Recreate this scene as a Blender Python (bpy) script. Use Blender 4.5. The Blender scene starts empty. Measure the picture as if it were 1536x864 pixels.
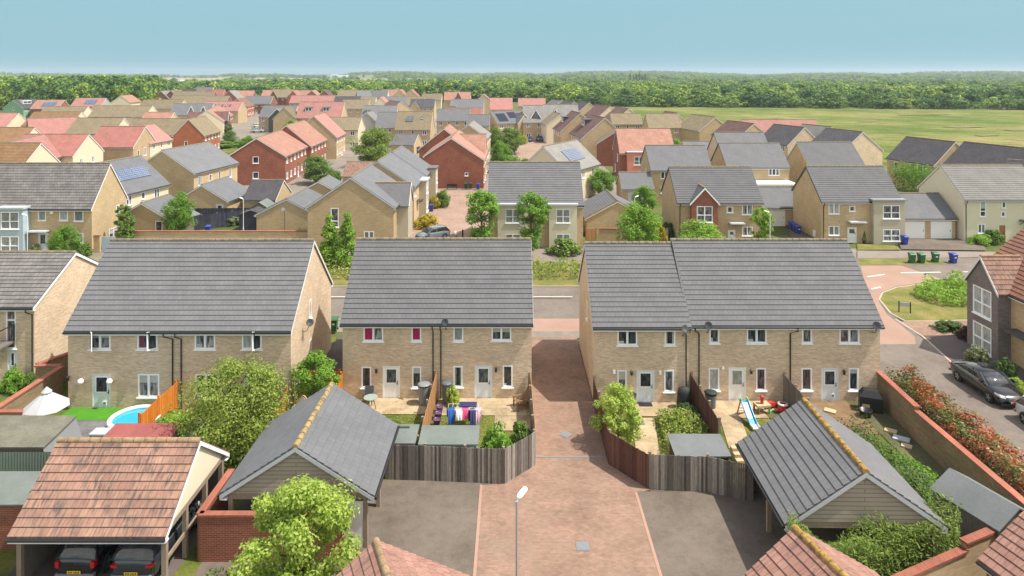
import bpy, math, random
import numpy as np
from mathutils import Vector, Matrix
R = math.radians
scn = bpy.context.scene
COL = scn.collection
F, CX, HY, CH = 1024.0, 768.0, 112.0, 20.0      # focal length in photo pixels, principal column, horizon row, camera height
def G(px, py, z=0.0):
    """world X, Y of the point at height z seen at a photo pixel"""
    Y = F*(CH-z)/(py-HY)
    return ((px-CX)*Y/F, Y)
def XD(px, Y): return (px-CX)*Y/F
def ZD(py, Y): return CH-(py-HY)*Y/F

# ------------------------------------------------------------------ materials
def new_mat(name):
    m = bpy.data.materials.new(name); m.use_nodes = True
    nt = m.node_tree; b = nt.nodes['Principled BSDF']
    return m, nt, b
def N(nt, typ, **kw):
    n = nt.nodes.new(typ)
    for k, v in kw.items(): setattr(n, k, v)
    return n
def c4(c): return (c[0], c[1], c[2], 1.0)
def mixc(nt, fac, a, b, blend='MIX'):
    n = nt.nodes.new('ShaderNodeMix'); n.data_type = 'RGBA'; n.blend_type = blend
    for sock, val in ((n.inputs[0], fac), (n.inputs[6], a), (n.inputs[7], b)):
        if hasattr(val, 'links'): nt.links.new(val, sock)
        elif isinstance(val, (tuple, list)): sock.default_value = c4(val)
        else: sock.default_value = val
    return n.outputs[2]
def noise(nt, vec, scale, detail=4, rough=0.55):
    n = N(nt, 'ShaderNodeTexNoise'); n.inputs['Scale'].default_value = scale
    n.inputs['Detail'].default_value = detail; n.inputs['Roughness'].default_value = rough
    if vec is not None: nt.links.new(vec, n.inputs['Vector'])
    return n.outputs['Fac']
def ramp(nt, fac, stops):
    r = N(nt, 'ShaderNodeValToRGB'); nt.links.new(fac, r.inputs[0])
    el = r.color_ramp.elements
    while len(el) < len(stops): el.new(0.5)
    for e, (p, c) in zip(el, stops):
        e.position = p; e.color = c4(c) if isinstance(c, (tuple, list)) else (c, c, c, 1)
    return r.outputs[0]
def uv(nt, sx=1, sy=1):
    t = N(nt, 'ShaderNodeTexCoord'); m = N(nt, 'ShaderNodeMapping')
    m.inputs['Scale'].default_value = (sx, sy, 1); nt.links.new(t.outputs['UV'], m.inputs[0]); return m.outputs[0]
def objco(nt, s=(1, 1, 1)):
    t = N(nt, 'ShaderNodeTexCoord'); m = N(nt, 'ShaderNodeMapping')
    m.inputs['Scale'].default_value = s; nt.links.new(t.outputs['Object'], m.inputs[0]); return m.outputs[0]
def bump(nt, b, h, strength=0.3, dist=0.02):
    n = N(nt, 'ShaderNodeBump'); n.inputs['Strength'].default_value = strength; n.inputs['Distance'].default_value = dist
    nt.links.new(h, n.inputs['Height']); nt.links.new(n.outputs[0], b.inputs['Normal'])
def objrand(nt):
    return N(nt, 'ShaderNodeObjectInfo').outputs['Random']

def plain(name, c, rough=0.6, var=0.12, scale=6.0, metal=0.0, spec=0.5):
    m, nt, b = new_mat(name)
    f = noise(nt, objco(nt), scale, 5)
    col = mixc(nt, f, tuple(x*(1-var) for x in c), tuple(min(1, x*(1+var)) for x in c))
    nt.links.new(col, b.inputs['Base Color'])
    b.inputs['Roughness'].default_value = rough; b.inputs['Metallic'].default_value = metal
    b.inputs['Specular IOR Level'].default_value = spec
    return m
def brick(name, c1, c2, mortar, stain=0.25, bw=0.225, bh=0.075, ms=0.010, soft=0.6):
    m, nt, b = new_mat(name)
    v = uv(nt)
    t = N(nt, 'ShaderNodeTexBrick'); nt.links.new(v, t.inputs['Vector'])
    t.inputs['Scale'].default_value = 1.0; t.inputs['Brick Width'].default_value = bw; t.inputs['Row Height'].default_value = bh
    t.inputs['Mortar Size'].default_value = ms; t.inputs['Bias'].default_value = 0.0
    t.inputs['Color1'].default_value = c4(c1); t.inputs['Color2'].default_value = c4(c2); t.inputs['Mortar'].default_value = c4(mortar)
    big = noise(nt, v, 0.45, 5, 0.6)
    t2 = N(nt, 'ShaderNodeTexBrick'); nt.links.new(v, t2.inputs['Vector']); t2.inputs['Scale'].default_value = 1.0
    t2.inputs['Brick Width'].default_value = bw*2.6; t2.inputs['Row Height'].default_value = bh; t2.inputs['Mortar Size'].default_value = 0.0
    t2.inputs['Color1'].default_value = c4((0.84,)*3); t2.inputs['Color2'].default_value = c4((1.09,)*3); t2.inputs['Mortar'].default_value = c4((0.9,)*3)
    f1 = ramp(nt, big, [(0.3, 1-stain), (0.7, 1+stain*0.35)])
    f2 = t2.outputs['Color']
    col = mixc(nt, 1.0, t.outputs['Color'], f1, 'MULTIPLY')
    col = mixc(nt, soft, col, f2, 'MULTIPLY')
    rnd = ramp(nt, objrand(nt), [(0.0, 0.90), (1.0, 1.08)])
    col = mixc(nt, 1.0, col, rnd, 'MULTIPLY')
    nt.links.new(col, b.inputs['Base Color']); b.inputs['Roughness'].default_value = 0.9
    b.inputs['Specular IOR Level'].default_value = 0.2
    bump(nt, b, t.outputs['Fac'], 0.4, -0.006)
    return m
def tiles(name, c1, c2, line, tw=0.30, th=0.34, ms=0.012, streak=0.0, streakcol=(0.06, 0.055, 0.06), patch=0.2, rough=0.85, lichen=None, offset=0.5):
    m, nt, b = new_mat(name)
    v = uv(nt)
    t = N(nt, 'ShaderNodeTexBrick'); nt.links.new(v, t.inputs['Vector']); t.offset = offset
    t.inputs['Scale'].default_value = 1.0; t.inputs['Brick Width'].default_value = tw; t.inputs['Row Height'].default_value = th
    t.inputs['Mortar Size'].default_value = ms; t.inputs['Mortar Smooth'].default_value = 0.2
    t.inputs['Color1'].default_value = c4(c1); t.inputs['Color2'].default_value = c4(c2); t.inputs['Mortar'].default_value = c4(line)
    col = t.outputs['Color']
    big = ramp(nt, noise(nt, v, 0.5, 6, 0.65), [(0.3, 1-patch), (0.7, 1+patch*0.6)])
    col = mixc(nt, 1.0, col, big, 'MULTIPLY')
    sm = ramp(nt, noise(nt, v, 14.0, 3, 0.6), [(0.3, 0.92), (0.7, 1.05)])
    col = mixc(nt, 1.0, col, sm, 'MULTIPLY')
    if streak:
        sv = uv(nt, 7.5, 1.3)
        s = noise(nt, sv, 1.0, 4, 0.6); s2 = noise(nt, v, 0.8, 4)
        mm = N(nt, 'ShaderNodeMath', operation='MULTIPLY'); nt.links.new(ramp(nt, s, [(0.46, 0.0), (0.58, 1.0)]), mm.inputs[0]); nt.links.new(ramp(nt, s2, [(0.36, 0.0), (0.58, 1.0)]), mm.inputs[1])
        mk = N(nt, 'ShaderNodeMath', operation='MULTIPLY'); nt.links.new(mm.outputs[0], mk.inputs[0]); mk.inputs[1].default_value = streak
        col = mixc(nt, mk.outputs[0], col, streakcol)
    if lichen:
        lf = ramp(nt, noise(nt, v, 3.0, 6, 0.7), [(0.58, 0.0), (0.72, 0.55)])
        col = mixc(nt, lf, col, lichen)
    rnd = ramp(nt, objrand(nt), [(0.0, 0.88), (1.0, 1.12)])
    col = mixc(nt, 1.0, col, rnd, 'MULTIPLY')
    nt.links.new(col, b.inputs['Base Color']); b.inputs['Roughness'].default_value = rough
    b.inputs['Specular IOR Level'].default_value = 0.35
    bump(nt, b, t.outputs['Fac'], 0.35, -0.01)
    return m
def ground_mat(name, stops, scale=0.4, fine=8.0, rough=0.95, bumpd=0.02, spec=0.2, finevar=0.25):
    m, nt, b = new_mat(name)
    v = objco(nt)
    col = ramp(nt, noise(nt, v, scale, 8, 0.65), stops)
    f = ramp(nt, noise(nt, v, fine, 4, 0.7), [(0.3, 1-finevar), (0.7, 1+finevar)])
    col = mixc(nt, 1.0, col, f, 'MULTIPLY')
    nt.links.new(col, b.inputs['Base Color']); b.inputs['Roughness'].default_value = rough; b.inputs['Specular IOR Level'].default_value = spec
    if bumpd: bump(nt, b, noise(nt, v, fine*2, 4, 0.7), 0.5, bumpd)
    return m
def boards(name, c1, c2, axis=0, w=0.1, line=0.35, rough=0.85, vertical=True):
    """timber: colour varies from board to board (islands) and along the grain"""
    m, nt, b = new_mat(name)
    g = N(nt, 'ShaderNodeNewGeometry')
    col = ramp(nt, g.outputs['Random Per Island'], [(0.0, c1), (1.0, c2)])
    v = objco(nt, (3, 3, 0.6)) if vertical else objco(nt, (0.6, 3, 3))
    f = ramp(nt, noise(nt, v, 6.0, 5, 0.7), [(0.3, 0.72), (0.7, 1.22)])
    col = mixc(nt, 1.0, col, f, 'MULTIPLY')
    nt.links.new(col, b.inputs['Base Color']); b.inputs['Roughness'].default_value = rough; b.inputs['Specular IOR Level'].default_value = 0.2
    return m
def leaf_mat(name, stops, transl=0.35, tint=0.25):
    m, nt, b = new_mat(name)
    g = N(nt, 'ShaderNodeNewGeometry')
    col = ramp(nt, g.outputs['Random Per Island'], stops)
    rnd = ramp(nt, objrand(nt), [(0.0, (1-tint, 1-tint*0.75, 1-tint*0.9)), (0.5, (1, 1, 1)), (1.0, (1+tint*1.0, 1+tint*0.5, 1+tint*0.1))])
    col = mixc(nt, 1.0, col, rnd, 'MULTIPLY')
    nt.links.new(col, b.inputs['Base Color']); b.inputs['Roughness'].default_value = 0.6; b.inputs['Specular IOR Level'].default_value = 0.25
    tr = N(nt, 'ShaderNodeBsdfTranslucent'); nt.links.new(col, tr.inputs['Color'])
    mx = N(nt, 'ShaderNodeMixShader'); mx.inputs[0].default_value = transl
    nt.links.new(b.outputs[0], mx.inputs[1]); nt.links.new(tr.outputs[0], mx.inputs[2])
    nt.links.new(mx.outputs[0], nt.nodes['Material Output'].inputs['Surface'])
    return m
def glass(name, c, rough=0.06, c2=None, spec=0.7):
    """window pane: dark room or pale net curtain behind glossy glass"""
    m, nt, b = new_mat(name)
    c2 = c2 or tuple(x*1.6 for x in c)
    v = objco(nt, (3.0, 1, 0.7))
    f = noise(nt, v, 2.5, 3)
    col = mixc(nt, ramp(nt, f, [(0.42, 0.0), (0.58, 1.0)]), c, c2)
    rnd = ramp(nt, objrand(nt), [(0.0, 0.6), (1.0, 1.5)])
    col = mixc(nt, 1.0, col, rnd, 'MULTIPLY')
    nt.links.new(col, b.inputs['Base Color']); b.inputs['Roughness'].default_value = rough
    b.inputs['Specular IOR Level'].default_value = spec
    return m

M = {}
M['buff'] = brick('buff_brick', (0.72, 0.55, 0.385), (0.50, 0.375, 0.25), (0.62, 0.53, 0.42), 0.12)
M['tan'] = brick('tan_brick', (0.55, 0.405, 0.235), (0.44, 0.315, 0.175), (0.46, 0.37, 0.25), 0.12)
M['redbrick'] = brick('red_brick', (0.33, 0.085, 0.045), (0.22, 0.06, 0.035), (0.30, 0.20, 0.15), 0.2)
M['orangebrick'] = brick('orange_brick', (0.46, 0.135, 0.05), (0.34, 0.09, 0.04), (0.34, 0.2, 0.13), 0.2)
M['greybrick'] = brick('grey_brick', (0.20, 0.165, 0.16), (0.13, 0.105, 0.10), (0.24, 0.21, 0.20), 0.25)
M['cream'] = plain('cream_render', (0.62, 0.53, 0.38), 0.9, 0.06, 1.5)
M['palecream'] = plain('pale_cream_render', (0.62, 0.57, 0.43), 0.9, 0.06, 1.5)
M['green_render'] = plain('green_render', (0.20, 0.38, 0.22), 0.9, 0.08, 1.5)
M['blue_render'] = plain('blue_grey_render', (0.36, 0.46, 0.52), 0.85, 0.06, 1.5)
M['greycream'] = plain('grey_cream_render', (0.42, 0.38, 0.29), 0.9, 0.06, 1.5)
M['pinkrender'] = plain('salmon_render', (0.62, 0.24, 0.16), 0.9, 0.06, 1.5)
M['greyrender'] = plain('pale_grey_render', (0.36, 0.35, 0.30), 0.9, 0.06, 1.5)
M['r_grey'] = tiles('grey_roof_tiles', (0.138, 0.138, 0.144), (0.123, 0.123, 0.129), (0.094, 0.093, 0.098), patch=0.13)
M['r_grey2'] = tiles('worn_grey_roof_tiles', (0.185, 0.172, 0.165), (0.140, 0.13, 0.127), (0.06, 0.055, 0.05), streak=0.45, streakcol=(0.075, 0.07, 0.065), patch=0.3)
M['r_pale'] = tiles('pale_grey_roof_tiles', (0.225, 0.215, 0.20), (0.20, 0.19, 0.178), (0.13, 0.125, 0.115), patch=0.2)
M['r_slate'] = tiles('blue_grey_roof_slates', (0.150, 0.155, 0.165), (0.135, 0.138, 0.148), (0.09, 0.09, 0.1), ms=0.006, patch=0.14)
M['r_dark'] = tiles('dark_grey_roof_tiles', (0.085, 0.078, 0.085), (0.062, 0.058, 0.066), (0.03, 0.03, 0.03), patch=0.25)
M['r_pink'] = tiles('pink_clay_roof_tiles', (0.37, 0.175, 0.15), (0.32, 0.15, 0.13), (0.24, 0.11, 0.09), ms=0.006, patch=0.16)
M['r_salmon'] = tiles('salmon_clay_roof_tiles', (0.36, 0.19, 0.14), (0.30, 0.155, 0.115), (0.22, 0.11, 0.08), ms=0.008, patch=0.22)
M['r_red'] = tiles('red_clay_roof_tiles', (0.32, 0.132, 0.11), (0.275, 0.115, 0.095), (0.20, 0.08, 0.065), ms=0.006, patch=0.18)
M['r_olive'] = tiles('olive_brown_roof_tiles', (0.215, 0.17, 0.105), (0.18, 0.145, 0.09), (0.1, 0.08, 0.05), ms=0.008, patch=0.2)
M['r_brown'] = tiles('brown_roof_tiles', (0.27, 0.155, 0.075), (0.225, 0.13, 0.065), (0.12, 0.065, 0.035), ms=0.012, patch=0.2)
M['r_purple'] = tiles('plum_brown_roof_tiles', (0.165, 0.085, 0.075), (0.12, 0.065, 0.06), (0.06, 0.035, 0.03), patch=0.3)
M['r_terra'] = tiles('terracotta_roof_tiles', (0.34, 0.20, 0.142), (0.27, 0.148, 0.112), (0.15, 0.085, 0.065), streak=0.9, streakcol=(0.085, 0.068, 0.062), patch=0.3, tw=0.30, lichen=(0.36, 0.25, 0.15))
M['r_rust'] = tiles('rust_brown_roof_tiles', (0.28, 0.125, 0.08), (0.22, 0.10, 0.065), (0.07, 0.04, 0.03), streak=0.35, patch=0.2)
M['lichen_tan'] = ground_mat('tan_lichen_ridge', [(0.35, (0.12, 0.10, 0.07)), (0.5, (0.28, 0.21, 0.10)), (0.68, (0.36, 0.28, 0.14))], 4.0, 25.0, bumpd=0.03)
M['lichen'] = ground_mat('lichen_ridge', [(0.35, (0.10, 0.075, 0.045)), (0.5, (0.30, 0.18, 0.05)), (0.68, (0.40, 0.28, 0.10))], 5.0, 25.0, bumpd=0.03)
M['ridge_grey'] = ground_mat('grey_ridge', [(0.35, (0.13, 0.115, 0.095)), (0.6, (0.22, 0.18, 0.12))], 3.0, 20.0, bumpd=0.02)
M['ridge_tan'] = ground_mat('tan_ridge', [(0.35, (0.2, 0.14, 0.085)), (0.6, (0.32, 0.22, 0.13))], 3.0, 20.0, bumpd=0.02)
M['white'] = plain('white_upvc', (0.82, 0.83, 0.84), 0.4, 0.03, 3)
M['offwhite'] = plain('off_white_boards', (0.66, 0.66, 0.64), 0.6, 0.06, 2)
M['palegrey'] = plain('pale_grey_paint', (0.44, 0.47, 0.50), 0.5, 0.05, 3)
M['door'] = plain('pale_blue_grey_door', (0.64, 0.69, 0.72), 0.45, 0.04, 3)
M['doorwhite'] = plain('white_door', (0.78, 0.79, 0.78), 0.45, 0.04, 3)
M['wooddoor'] = plain('brown_timber_door', (0.32, 0.13, 0.05), 0.5, 0.15, 4)
M['black'] = plain('black_plastic', (0.018, 0.018, 0.02), 0.4, 0.15, 4)
M['darkgrey'] = plain('dark_grey_metal', (0.06, 0.062, 0.068), 0.5, 0.15, 4)
M['midgrey'] = plain('mid_grey_metal', (0.18, 0.19, 0.2), 0.5, 0.12, 4)
M['lead'] = plain('lead_sheet', (0.24, 0.255, 0.27), 0.55, 0.15, 3)
M['steel'] = plain('galvanised_steel', (0.36, 0.38, 0.40), 0.45, 0.12, 5, metal=0.3)
M['glass'] = glass('dark_window_glass', (0.022, 0.027, 0.036), c2=(0.085, 0.095, 0.11))
M['glass_net'] = glass('net_curtained_glass', (0.20, 0.22, 0.215), c2=(0.30, 0.32, 0.31), rough=0.12)
M['glass_mid'] = glass('half_curtained_glass', (0.05, 0.058, 0.07), c2=(0.26, 0.265, 0.265))
M['glass_pink'] = plain('pink_curtain', (0.36, 0.02, 0.10), 0.3, 0.35, 12)
M['solar'] = brick('solar_cells', (0.05, 0.075, 0.14), (0.065, 0.095, 0.17), (0.22, 0.26, 0.33), 0.05, bw=0.32, bh=0.32, ms=0.03, soft=0.0)
M['solar'].node_tree.nodes['Principled BSDF'].inputs['Roughness'].default_value = 0.15
M['solar'].node_tree.nodes['Principled BSDF'].inputs['Specular IOR Level'].default_value = 0.6
M['solardark'] = plain('black_solar_cells', (0.015, 0.018, 0.035), 0.2, 0.1, 2)
M['trunk'] = ground_mat('bark', [(0.3, (0.06, 0.045, 0.03)), (0.7, (0.16, 0.125, 0.09))], 4.0, 18.0, bumpd=0.03)

# ------------------------------------------------------------------ mesh builder
class MB:
    def __init__(s): s.v = []; s.f = []; s.sm = []; s.mi = []; s.cur = 0
    def add(s, pts, faces, smooth=False):
        o = len(s.v); s.v += [tuple(p) for p in pts]
        for f in faces: s.f.append([i+o for i in f]); s.sm.append(smooth); s.mi.append(s.cur)
        return s
    def poly(s, pts, smooth=False): return s.add(pts, [list(range(len(pts)))], smooth)
    def box(s, x0, y0, z0, x1, y1, z1):
        x0, x1 = min(x0, x1), max(x0, x1); y0, y1 = min(y0, y1), max(y0, y1); z0, z1 = min(z0, z1), max(z0, z1)
        p = [(x0, y0, z0), (x1, y0, z0), (x1, y1, z0), (x0, y1, z0), (x0, y0, z1), (x1, y0, z1), (x1, y1, z1), (x0, y1, z1)]
        return s.add(p, [[0, 3, 2, 1], [4, 5, 6, 7], [0, 1, 5, 4], [1, 2, 6, 5], [2, 3, 7, 6], [3, 0, 4, 7]])
    def bar(s, p, q, w, h, up=(0, 0, 1)):
        p = Vector(p); q = Vector(q); d = (q-p).normalized(); u = Vector(up)
        if abs(d.dot(u)) > 0.98: u = Vector((1, 0, 0))
        a = d.cross(u).normalized(); b = a.cross(d).normalized()
        pts = []
        for c in (p, q):
            for sa, sb in ((-1, -1), (1, -1), (1, 1), (-1, 1)): pts.append(c+a*(sa*w/2)+b*(sb*h/2))
        return s.add(pts, [[3, 2, 1, 0], [4, 5, 6, 7], [0, 1, 5, 4], [1, 2, 6, 5], [2, 3, 7, 6], [3, 0, 4, 7]])
    def tube(s, pts, r, n=8, cap=True):
        pts = [Vector(p) for p in pts]; rs = r if isinstance(r, (list, tuple)) else [r]*len(pts)
        rings = []; V = []
        for i, p in enumerate(pts):
            d = ((pts[min(i+1, len(pts)-1)]-pts[max(i-1, 0)])).normalized()
            u = Vector((0, 0, 1)) if abs(d.z) < 0.95 else Vector((1, 0, 0))
            a = d.cross(u).normalized(); b = a.cross(d)
            for k in range(n):
                t = 2*math.pi*k/n; V.append(p+(a*math.cos(t)+b*math.sin(t))*rs[i])
        Fc = []
        for i in range(len(pts)-1):
            for k in range(n):
                k2 = (k+1) % n; Fc.append([i*n+k, i*n+k2, (i+1)*n+k2, (i+1)*n+k])
        s.add(V, Fc, True)
        if cap:
            s.add(V[:n], [list(range(n))[::-1]]); s.add(V[-n:], [list(range(n))])
        return s
    def lathe(s, prof, c=(0, 0, 0), n=20, smooth=True, sx=1, sy=1):
        V = []; Fc = []
        for (r, z) in prof:
            for k in range(n):
                t = 2*math.pi*k/n; V.append((c[0]+r*math.cos(t)*sx, c[1]+r*math.sin(t)*sy, c[2]+z))
        for i in range(len(prof)-1):
            for k in range(n):
                k2 = (k+1) % n; Fc.append([i*n+k, i*n+k2, (i+1)*n+k2, (i+1)*n+k])
        return s.add(V, Fc, smooth)
    def prism(s, poly, z0, z1):
        n = len(poly)
        V = [(x, y, z0) for x, y in poly]+[(x, y, z1) for x, y in poly]
        return s.add(V, [list(range(n))[::-1], list(range(n, 2*n))]+[[i, (i+1) % n, n+(i+1) % n, n+i] for i in range(n)])
    def mesh(s, name, mats):
        me = bpy.data.meshes.new(name); me.from_pydata(s.v, [], s.f); me.update()
        for m in (mats if isinstance(mats, (list, tuple)) else [mats]): me.materials.append(m)
        me.polygons.foreach_set('use_smooth', s.sm); me.polygons.foreach_set('material_index', s.mi)
        ul = me.uv_layers.new(name='UVMap'); data = np.zeros(len(me.loops)*2, dtype=np.float32)
        Z = Vector((0, 0, 1))
        for p in me.polygons:
            n = p.normal
            if abs(n.z) > 0.995: t, b = Vector((1, 0, 0)), Vector((0, 1, 0))
            else: t = Z.cross(n).normalized(); b = n.cross(t)
            for li in p.loop_indices:
                co = me.vertices[me.loops[li].vertex_index].co
                data[2*li] = co.dot(t); data[2*li+1] = co.dot(b)
        ul.data.foreach_set('uv', data)
        return me
    def build(s, name, mats, parent=None, loc=(0, 0, 0), rz=0.0):
        return link(name, s.mesh(name, mats), parent, loc, rz)
def link(name, me, parent=None, loc=(0, 0, 0), rz=0.0):
    o = bpy.data.objects.new(name, me); COL.objects.link(o); o.location = loc; o.rotation_euler = (0, 0, rz)
    if parent: o.parent = parent
    return o
def thing(name, label, cat, loc=(0, 0, 0), rz=0.0, group=None):
    o = bpy.data.objects.new(name, None); COL.objects.link(o); o.location = loc; o.rotation_euler = (0, 0, rz)
    o.empty_display_size = 0.3
    return tag(o, label, cat, group)
def tag(o, label, cat, group=None):
    o['label'] = label; o['category'] = cat
    if group: o['group'] = group
    return o
def kind(o, k, label=None, cat=None):
    o['kind'] = k
    if label: o['label'] = label
    if cat: o['category'] = cat
    return o
def copy_thing(root, loc, rz=0.0, scale=1.0, label=None, group=None):
    r = root.copy(); COL.objects.link(r); r.location = loc; r.rotation_euler = (0, 0, rz)
    r.scale = (scale,)*3 if not isinstance(scale, tuple) else scale
    if label: r['label'] = label
    if group: r['group'] = group
    for ch in root.children:
        c = ch.copy(); COL.objects.link(c); c.parent = r
        for g in ch.children:
            d = g.copy(); COL.objects.link(d); d.parent = c
    return r
# ------------------------------------------------------------------ windows and doors (built facing -Y, wall plane at y = 0)
WM = {}
def win_meshes(w, h, k):
    key = (round(w, 2), round(h, 2), k)
    if key in WM: return WM[key]
    w, h = key[0], key[1]
    fr = MB(); t = 0.085; y0, y1 = -0.012, 0.11
    fr.box(-w/2, y0, 0, -w/2+t, y1, h); fr.box(w/2-t, y0, 0, w/2, y1, h)
    fr.box(-w/2+t, y0, 0, w/2-t, y1, t); fr.box(-w/2+t, y0, h-t, w/2-t, y1, h)
    nv, nh = {'1': (1, []), '2': (2, []), '3': (3, []), '22': (2, [0.45]), '12': (1, [0.32]), '12t': (1, [0.7]), '2o': (2, []), 'o2': (2, [])}[k]
    for i in range(1, nv): x = -w/2+w*i/nv; fr.box(x-0.06, y0-0.004, t, x+0.06, y1, h-t)
    for q in nh: fr.box(-w/2+t, y0-0.002, h*q-0.045, w/2-t, y1, h*q+0.045)
    panes = []
    xs = [-w/2+t]+[-w/2+w*i/nv for i in range(1, nv)]+[w/2-t]
    zs = [t]+[h*q for q in nh]+[h-t]
    for i in range(len(xs)-1):
        p = MB(); p.box(xs[i], 0.075, t, xs[i+1]-0.001, 0.10, h-t); panes.append(p)
    sill = MB(); sill.box(-w/2-0.07, -0.085, -0.07, w/2+0.07, 0.09, -0.004)
    WM[key] = (fr.mesh('window', M['white']), [{} for _ in panes], panes, sill.mesh('sill', M['white']))
    return WM[key]
PM = {}
def pane_mesh(key, mb, mat):
    kk = (key, mat)
    if kk not in PM: PM[kk] = mb.mesh('pane', M[mat])
    return PM[kk]
ROT = {'r': 0.0, 'b': R(90), 'l': R(180), 'a': R(-90)}
def add_window(h, side, u, z, w, hh, k='2', mats=('glass',), sill=True):
    fr, _, panes, sm = win_meshes(w, hh, k)
    o = link('window', fr, h['o'], h['P'](side, u, z), ROT[side])
    for i, p in enumerate(panes):
        mt = mats[i % len(mats)]
        link('pane', pane_mesh((round(w, 2), round(hh, 2), k, i), p, mt), o)
    if sill: link('sill', sm, o)
    if 'o' in k:                                   # one casement standing open
        s = -1 if k[0] == 'o' else 1
        cw = w/2-0.04; mb = MB(); t = 0.085
        mb.box(0, -0.025, 0.04, t, 0.025, hh-0.04); mb.box(cw-t, -0.025, 0.04, cw, 0.025, hh-0.04)
        mb.box(t, -0.025, 0.04, cw-t, 0.025, 0.04+t); mb.box(t, -0.025, hh-0.04-t, cw-t, 0.025, hh-0.04)
        hx = (w/2-0.02) if s > 0 else (-w/2+0.02)
        ang = R(180+38) if s > 0 else R(-48)
        c = mb.build('open_casement', M['white'], o, (hx, -0.02, 0), ang)
        g = MB(); g.box(t, -0.006, 0.1, cw-t, 0.006, hh-0.1)
        # glass of the casement is part of the casement mesh
        c.data.materials.append(M['glass']); bm_join(c, g)
    return o
def bm_join(o, mb):
    me = o.data; b0 = mb.mesh('tmp', M['glass'])
    import bmesh
    bm = bmesh.new(); bm.from_mesh(me); n0 = len(bm.faces); bm.from_mesh(b0)
    bm.faces.ensure_lookup_table()
    for f in bm.faces[n0:]: f.material_index = 1
    bm.to_mesh(me); bm.free()
def add_door(h, side, u, w=1.05, hh=2.15, mat='door', z=0.05, glazed=True, flap=False, pane='glass', label=None):
    fr = MB(); t = 0.07
    fr.box(-w/2, 0.01, 0, -w/2+t, 0.11, hh); fr.box(w/2-t, 0.01, 0, w/2, 0.11, hh); fr.box(-w/2+t, 0.01, hh-t, w/2-t, 0.11, hh)
    fr.box(-w/2+t, 0.045, 0.02, w/2-t, 0.10, hh-t)
    fr.box(-w/2-0.02, -0.05, -0.03, w/2+0.02, 0.05, 0.02)
    for k in range(4):
        x = -w/2+t+0.12+k*(w-2*t-0.24)/3
        fr.box(x-0.008, 0.038, 0.15, x+0.008, 0.05, 0.95)
    o = fr.build('door', M[mat], h['o'], h['P'](side, u, z), ROT[side])
    if label: o['label'] = label
    if glazed:
        b = MB(); x0, x1, z0, z1 = -w/2+0.24, w/2-0.24, 1.08, hh-0.22
        b.box(x0-0.05, 0.025, z0-0.05, x0, 0.05, z1+0.05); b.box(x1, 0.025, z0-0.05, x1+0.05, 0.05, z1+0.05)
        b.box(x0, 0.025, z0-0.05, x1, 0.05, z0); b.box(x0, 0.025, z1, x1, 0.05, z1+0.05)
        b.build('glazing_bead', M['white'], o)
        g = MB(); g.box(x0, 0.032, z0, x1, 0.043, z1); g.build('pane', M[pane], o)
    hd = MB(); hx = w/2-0.16 if not flap else w/2-0.15
    hd.box(hx-0.015, 0.015, 0.95, hx+0.015, 0.045, 1.2); hd.bar((hx, 0.0, 1.05), (hx-0.1, 0.0, 1.05), 0.02, 0.02); hd.bar((hx, 0.0, 1.05), (hx, 0.04, 1.05), 0.018, 0.018)
    hd.build('handle', M['black'], o)
    if flap:
        c = MB(); c.box(0.06, 0.015, 0.28, 0.30, 0.043, 0.52); c.cur = 1; c.box(0.11, 0.008, 0.33, 0.25, 0.014, 0.47)
        c.build('cat_flap', [M['white'], M['midgrey']], o)
    return o

# ------------------------------------------------------------------ houses
def roof_slope(mb, x0, x1, h, p, w0, w1, s, courses, th=0.15):
    """one pitched plane from d = w0 (top) to d = w1 (eave) on side s; saw-tooth tile courses when asked"""
    def P(x, d, lift=0.0):
        nl = math.hypot(1, p); return (x, s*(d+lift*p/nl), h-p*d+lift/nl)
    if courses:
        n = max(2, int(round((w1-w0)*math.hypot(1, p)/0.34)))
    else: n = 1
    lift = 0.034 if courses else 0.0
    for i in range(n):
        da = w1+(w0-w1)*i/n; db = w1+(w0-w1)*(i+1)/n
        q = [P(x0, da, lift), P(x1, da, lift), P(x1, db), P(x0, db)]
        if s > 0: q = q[::-1]
        mb.poly(q)
        if courses:
            va, vb = i*0.34, (i+1)*0.34
            uvq = [(x0, va), (x1, va), (x1, vb), (x0, vb)]
            if s > 0: uvq = uvq[::-1]
            mb.uvo[len(mb.f)-1] = uvq
            st = [P(x0, da, -0.0 if i else -0.02), P(x1, da, -0.0 if i else -0.02), P(x1, da, lift), P(x0, da, lift)]
            if s > 0: st = st[::-1]
            mb.poly(st); mb.uvo[len(mb.f)-1] = [(x, va) for x in (x0, x1, x1, x0)]
    def B(x, d): return (x, s*d, h-p*d-th)
    u = [B(x0, w0), B(x1, w0), B(x1, w1), B(x0, w1)]
    if s > 0: u = u[::-1]
    mb.poly(u)
    e = [B(x0, w1), B(x1, w1), P(x1, w1), P(x0, w1)]
    if s > 0: e = e[::-1]
    mb.poly(e)
    for x, fl in ((x0, 1), (x1, -1)):
        g = [B(x, w0), B(x, w1), P(x, w1), P(x, w0)]
        if (fl*s) > 0: g = g[::-1]
        mb.poly(g)
class RB(MB):
    def __init__(s): super().__init__(); s.uvo = {}
    def mesh(s, name, mats):
        me = super().mesh(name, mats); ul = me.uv_layers[0].data
        for fi, uvs in s.uvo.items():
            for li, w in zip(me.polygons[fi].loop_indices, uvs): ul[li].uv = w
        return me
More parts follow.
